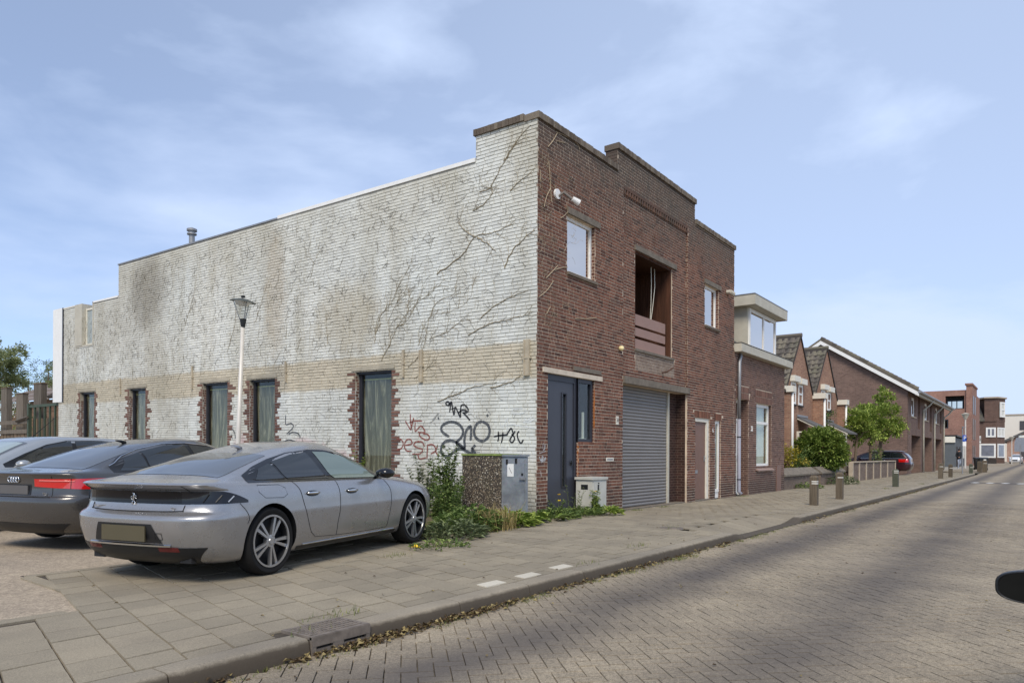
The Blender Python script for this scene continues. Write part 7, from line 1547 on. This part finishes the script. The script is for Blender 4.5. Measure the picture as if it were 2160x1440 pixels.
low_weed('bright green weed patch before the galvanised cabinet', (9.75, 7.25, 0), .55, 620, 'leaf_bright', 43, .14, .075, .25); low_weed('low green weeds against the foot of the grey front door', (12.3, 7.4, 0), .55, 420, 'leaf', 44, .1, .05, .16); low_weed('green weeds at the foot of the brick corner', (11.35, 7.35, 0), .5, 420, 'leaf', 45, .1, .05, .2); low_weed('green weeds in front of the cream utility cabinet', (12.95, 7.15, 0), .35, 260, 'leaf_bright', 46, .12, .05, .15); low_weed('sparse yellowed weeds at the edge of the tiles by the silver car', (6.9, 6.25, 0), .45, 170, 'leaf', 47, .07, .03, .08)
low_weed('weeds along the foot of the garden wall', (29.8, 7.6, -.1), .8, 260, 'leaf', 48, .12, .06, .22); low_weed('straggly weeds at the foot of the garden wall behind the second bollard', (34.8, 7.5, -.1), 1.1, 420, 'leaf_grey', 49, .13, .06, .5)
for q, (c, rad, lab) in enumerate((((10.35, 7.32, 0), .3, 'large leaved green plant at the foot of the galvanised cabinet'), ((10.75, 7.05, 0), .26, 'large leaved burdock plant lying out over the pavement tiles'))):
    r = random.Random(50 + q); o_ = thing('broad_leaved_weed', lab, 'weed', c)
    for k in range(13):
        a = r.uniform(0, 6.283); L_ = r.uniform(.16, .3); W_ = L_ * .72; el = r.uniform(.15, .9); d = Vector((math.cos(a) * math.cos(el), math.sin(a) * math.cos(el), math.sin(el))); sd_ = Vector((-math.sin(a), math.cos(a), 0)); b = Vector(c) + Vector((math.cos(a), math.sin(a), 0)) * rad * r.uniform(.1, .9) + Vector((0, 0, .05)); m = MB()
        def fn(u, v): wv = W_ * math.sin(math.pi * min(1, u * .96 + .04)) ** .75 * (1.15 - .4 * u); return b + d * (L_ * u) + sd_ * (wv * (v - .5)) + Vector((0, 0, -.10 * u * u + .05 * abs(v - .5) + .012 * math.sin(9 * u + 7 * v + k)))
        m.grid(fn, 6, 4); part('leaf', m, 'leaf_bright' if k % 3 else 'leaf', o_, True, recalc=False)
r = random.Random(60); o_ = thing('dry_grass', 'tuft of dry straw coloured grass among the corner weeds', 'weed', (9.1, 7.0, 0)); m = MB()
for k in range(420):
    a = r.uniform(0, 6.283); b = Vector((9.05 + r.gauss(0, .22), 7.0 + r.gauss(0, .13), 0)); hh = r.uniform(.15, .5); e = Vector((math.cos(a), math.sin(a), 0)) * hh * r.uniform(.2, .9); w_ = Vector((-math.sin(a), math.cos(a), 0)) * .004; md_ = b + e * .4 + Vector((0, 0, hh * .7)); tp = b + e + Vector((0, 0, hh * r.uniform(.5, 1.)))
    m.add([b - w_, b + w_, md_ + w_ * .8, tp, md_ - w_ * .8], [(0, 1, 2, 4), (4, 2, 3)])
part('blades', m, 'straw', o_, kind='stuff', recalc=False)
m = MB()
for x, y, z in ((11.6, 7.46, .42), (11.66, 7.5, .3), (12.72, 7.3, .44), (12.8, 7.35, .3), (6.4, 6.2, .05)):
    for k in range(7): leaf(m, (x + r.uniform(-.03, .03), y + r.uniform(-.03, .03), z), rdir(r, 0, 1), (0, 0, 1), .04, .03)
link('yellow_flowers', m.mesh('yellow_flowers', plain('yellow_petal', S(226, 190, 40), .6), recalc=False), None, 'tiny yellow weed flowers by the grey door and beside the car', 'flowers', None, 'stuff')
# leaf litter and moss in the gutter, grass in joints
m = MB(); mg = MB()
for _ in range(2600):
    x = r.choice((r.uniform(.8, 10.6), r.uniform(1.5, 6.), r.uniform(14.5, 40))); dy = abs(r.gauss(0, .055)); y = kerb_y(x) - .03 - dy; z = RZ + .006 + r.random() * .03 * max(0, 1 - dy / .12)
    if r.random() < .5 + .5 * math.sin(x * 3.1) * math.sin(x * 1.3 + 1): leaf(m, (x, y, z), rdir(r, -.1, .5), (r.uniform(-.5, .5), r.uniform(-.5, .5), 1), r.uniform(.025, .055), r.uniform(.015, .04), .6)
for _ in range(70): x, y = r.uniform(1.5, 20), r.uniform(KY + .1, 7.4); (leaf(m, (x, y, gz(x, y) + .012), rdir(r, -.05, .2), (0, 0, 1), .035, .022, .5) if tile_ok(x, y) else None)
for _ in range(60): x, y = r.uniform(2.5, 16), r.uniform(-1, KY - .3); leaf(m, (x, y, RZ + .012), rdir(r, -.05, .2), (0, 0, 1), .035, .022, .5)
link('leaf_litter', m.mesh('leaf_litter', 'litter', recalc=False), None, 'dry fallen leaves lying along the gutter and on the paving', 'leaf litter', None, 'stuff')
def blades(c, rad, n, hh):
    for _ in range(n):
        a = r.uniform(0, 6.283); b = Vector((c[0] + r.gauss(0, rad), c[1] + r.gauss(0, rad * .5), c[2])); e = Vector((math.cos(a), math.sin(a), 0)) * hh * r.uniform(.2, .8); w_ = Vector((-math.sin(a), math.cos(a), 0)) * .003; mg.add([b - w_, b + w_, b + e + Vector((0, 0, hh * r.uniform(.4, 1.)))], [(0, 1, 2)])
for k in range(120): x = r.choice((r.uniform(1., 11.5), r.uniform(5, 14.9), r.uniform(14.5, 36))); blades((x, kerb_y(x) - .05 - abs(r.gauss(0, .06)), RZ), .07, 26, .028)
for x, y, n in ((3.52, 4.2, 50), (3.1, 3.98, 20), (11.0, 4.9, 40), (6.9, 4.05, 20), (15.2, 7.65, 120), (16.6, 7.6, 80), (8.6, 4.3, 40), (6.0, 6.1, 60), (7.0, 6.3, 120), (29, 4.6, 60), (35, 4.2, 80), (22.5, 7.6, 80)): blades((x, y, gz(x, y)), .12, n, .06)
for k in range(60): blades((r.uniform(7.6, 11.2), r.uniform(7.7, 11), -.01), .2, 30, .12)
link('gutter_grass', mg.mesh('gutter_grass', 'grass', recalc=False), None, 'short grass and moss growing in the gutter and paving joints', 'grass', None, 'stuff')
m = MB(); m.box(7.3, X0 + .02, 7.75, 30, -.05, -.008); link('dirt_strip', m.mesh('dirt_strip', 'soil'), kind='structure')
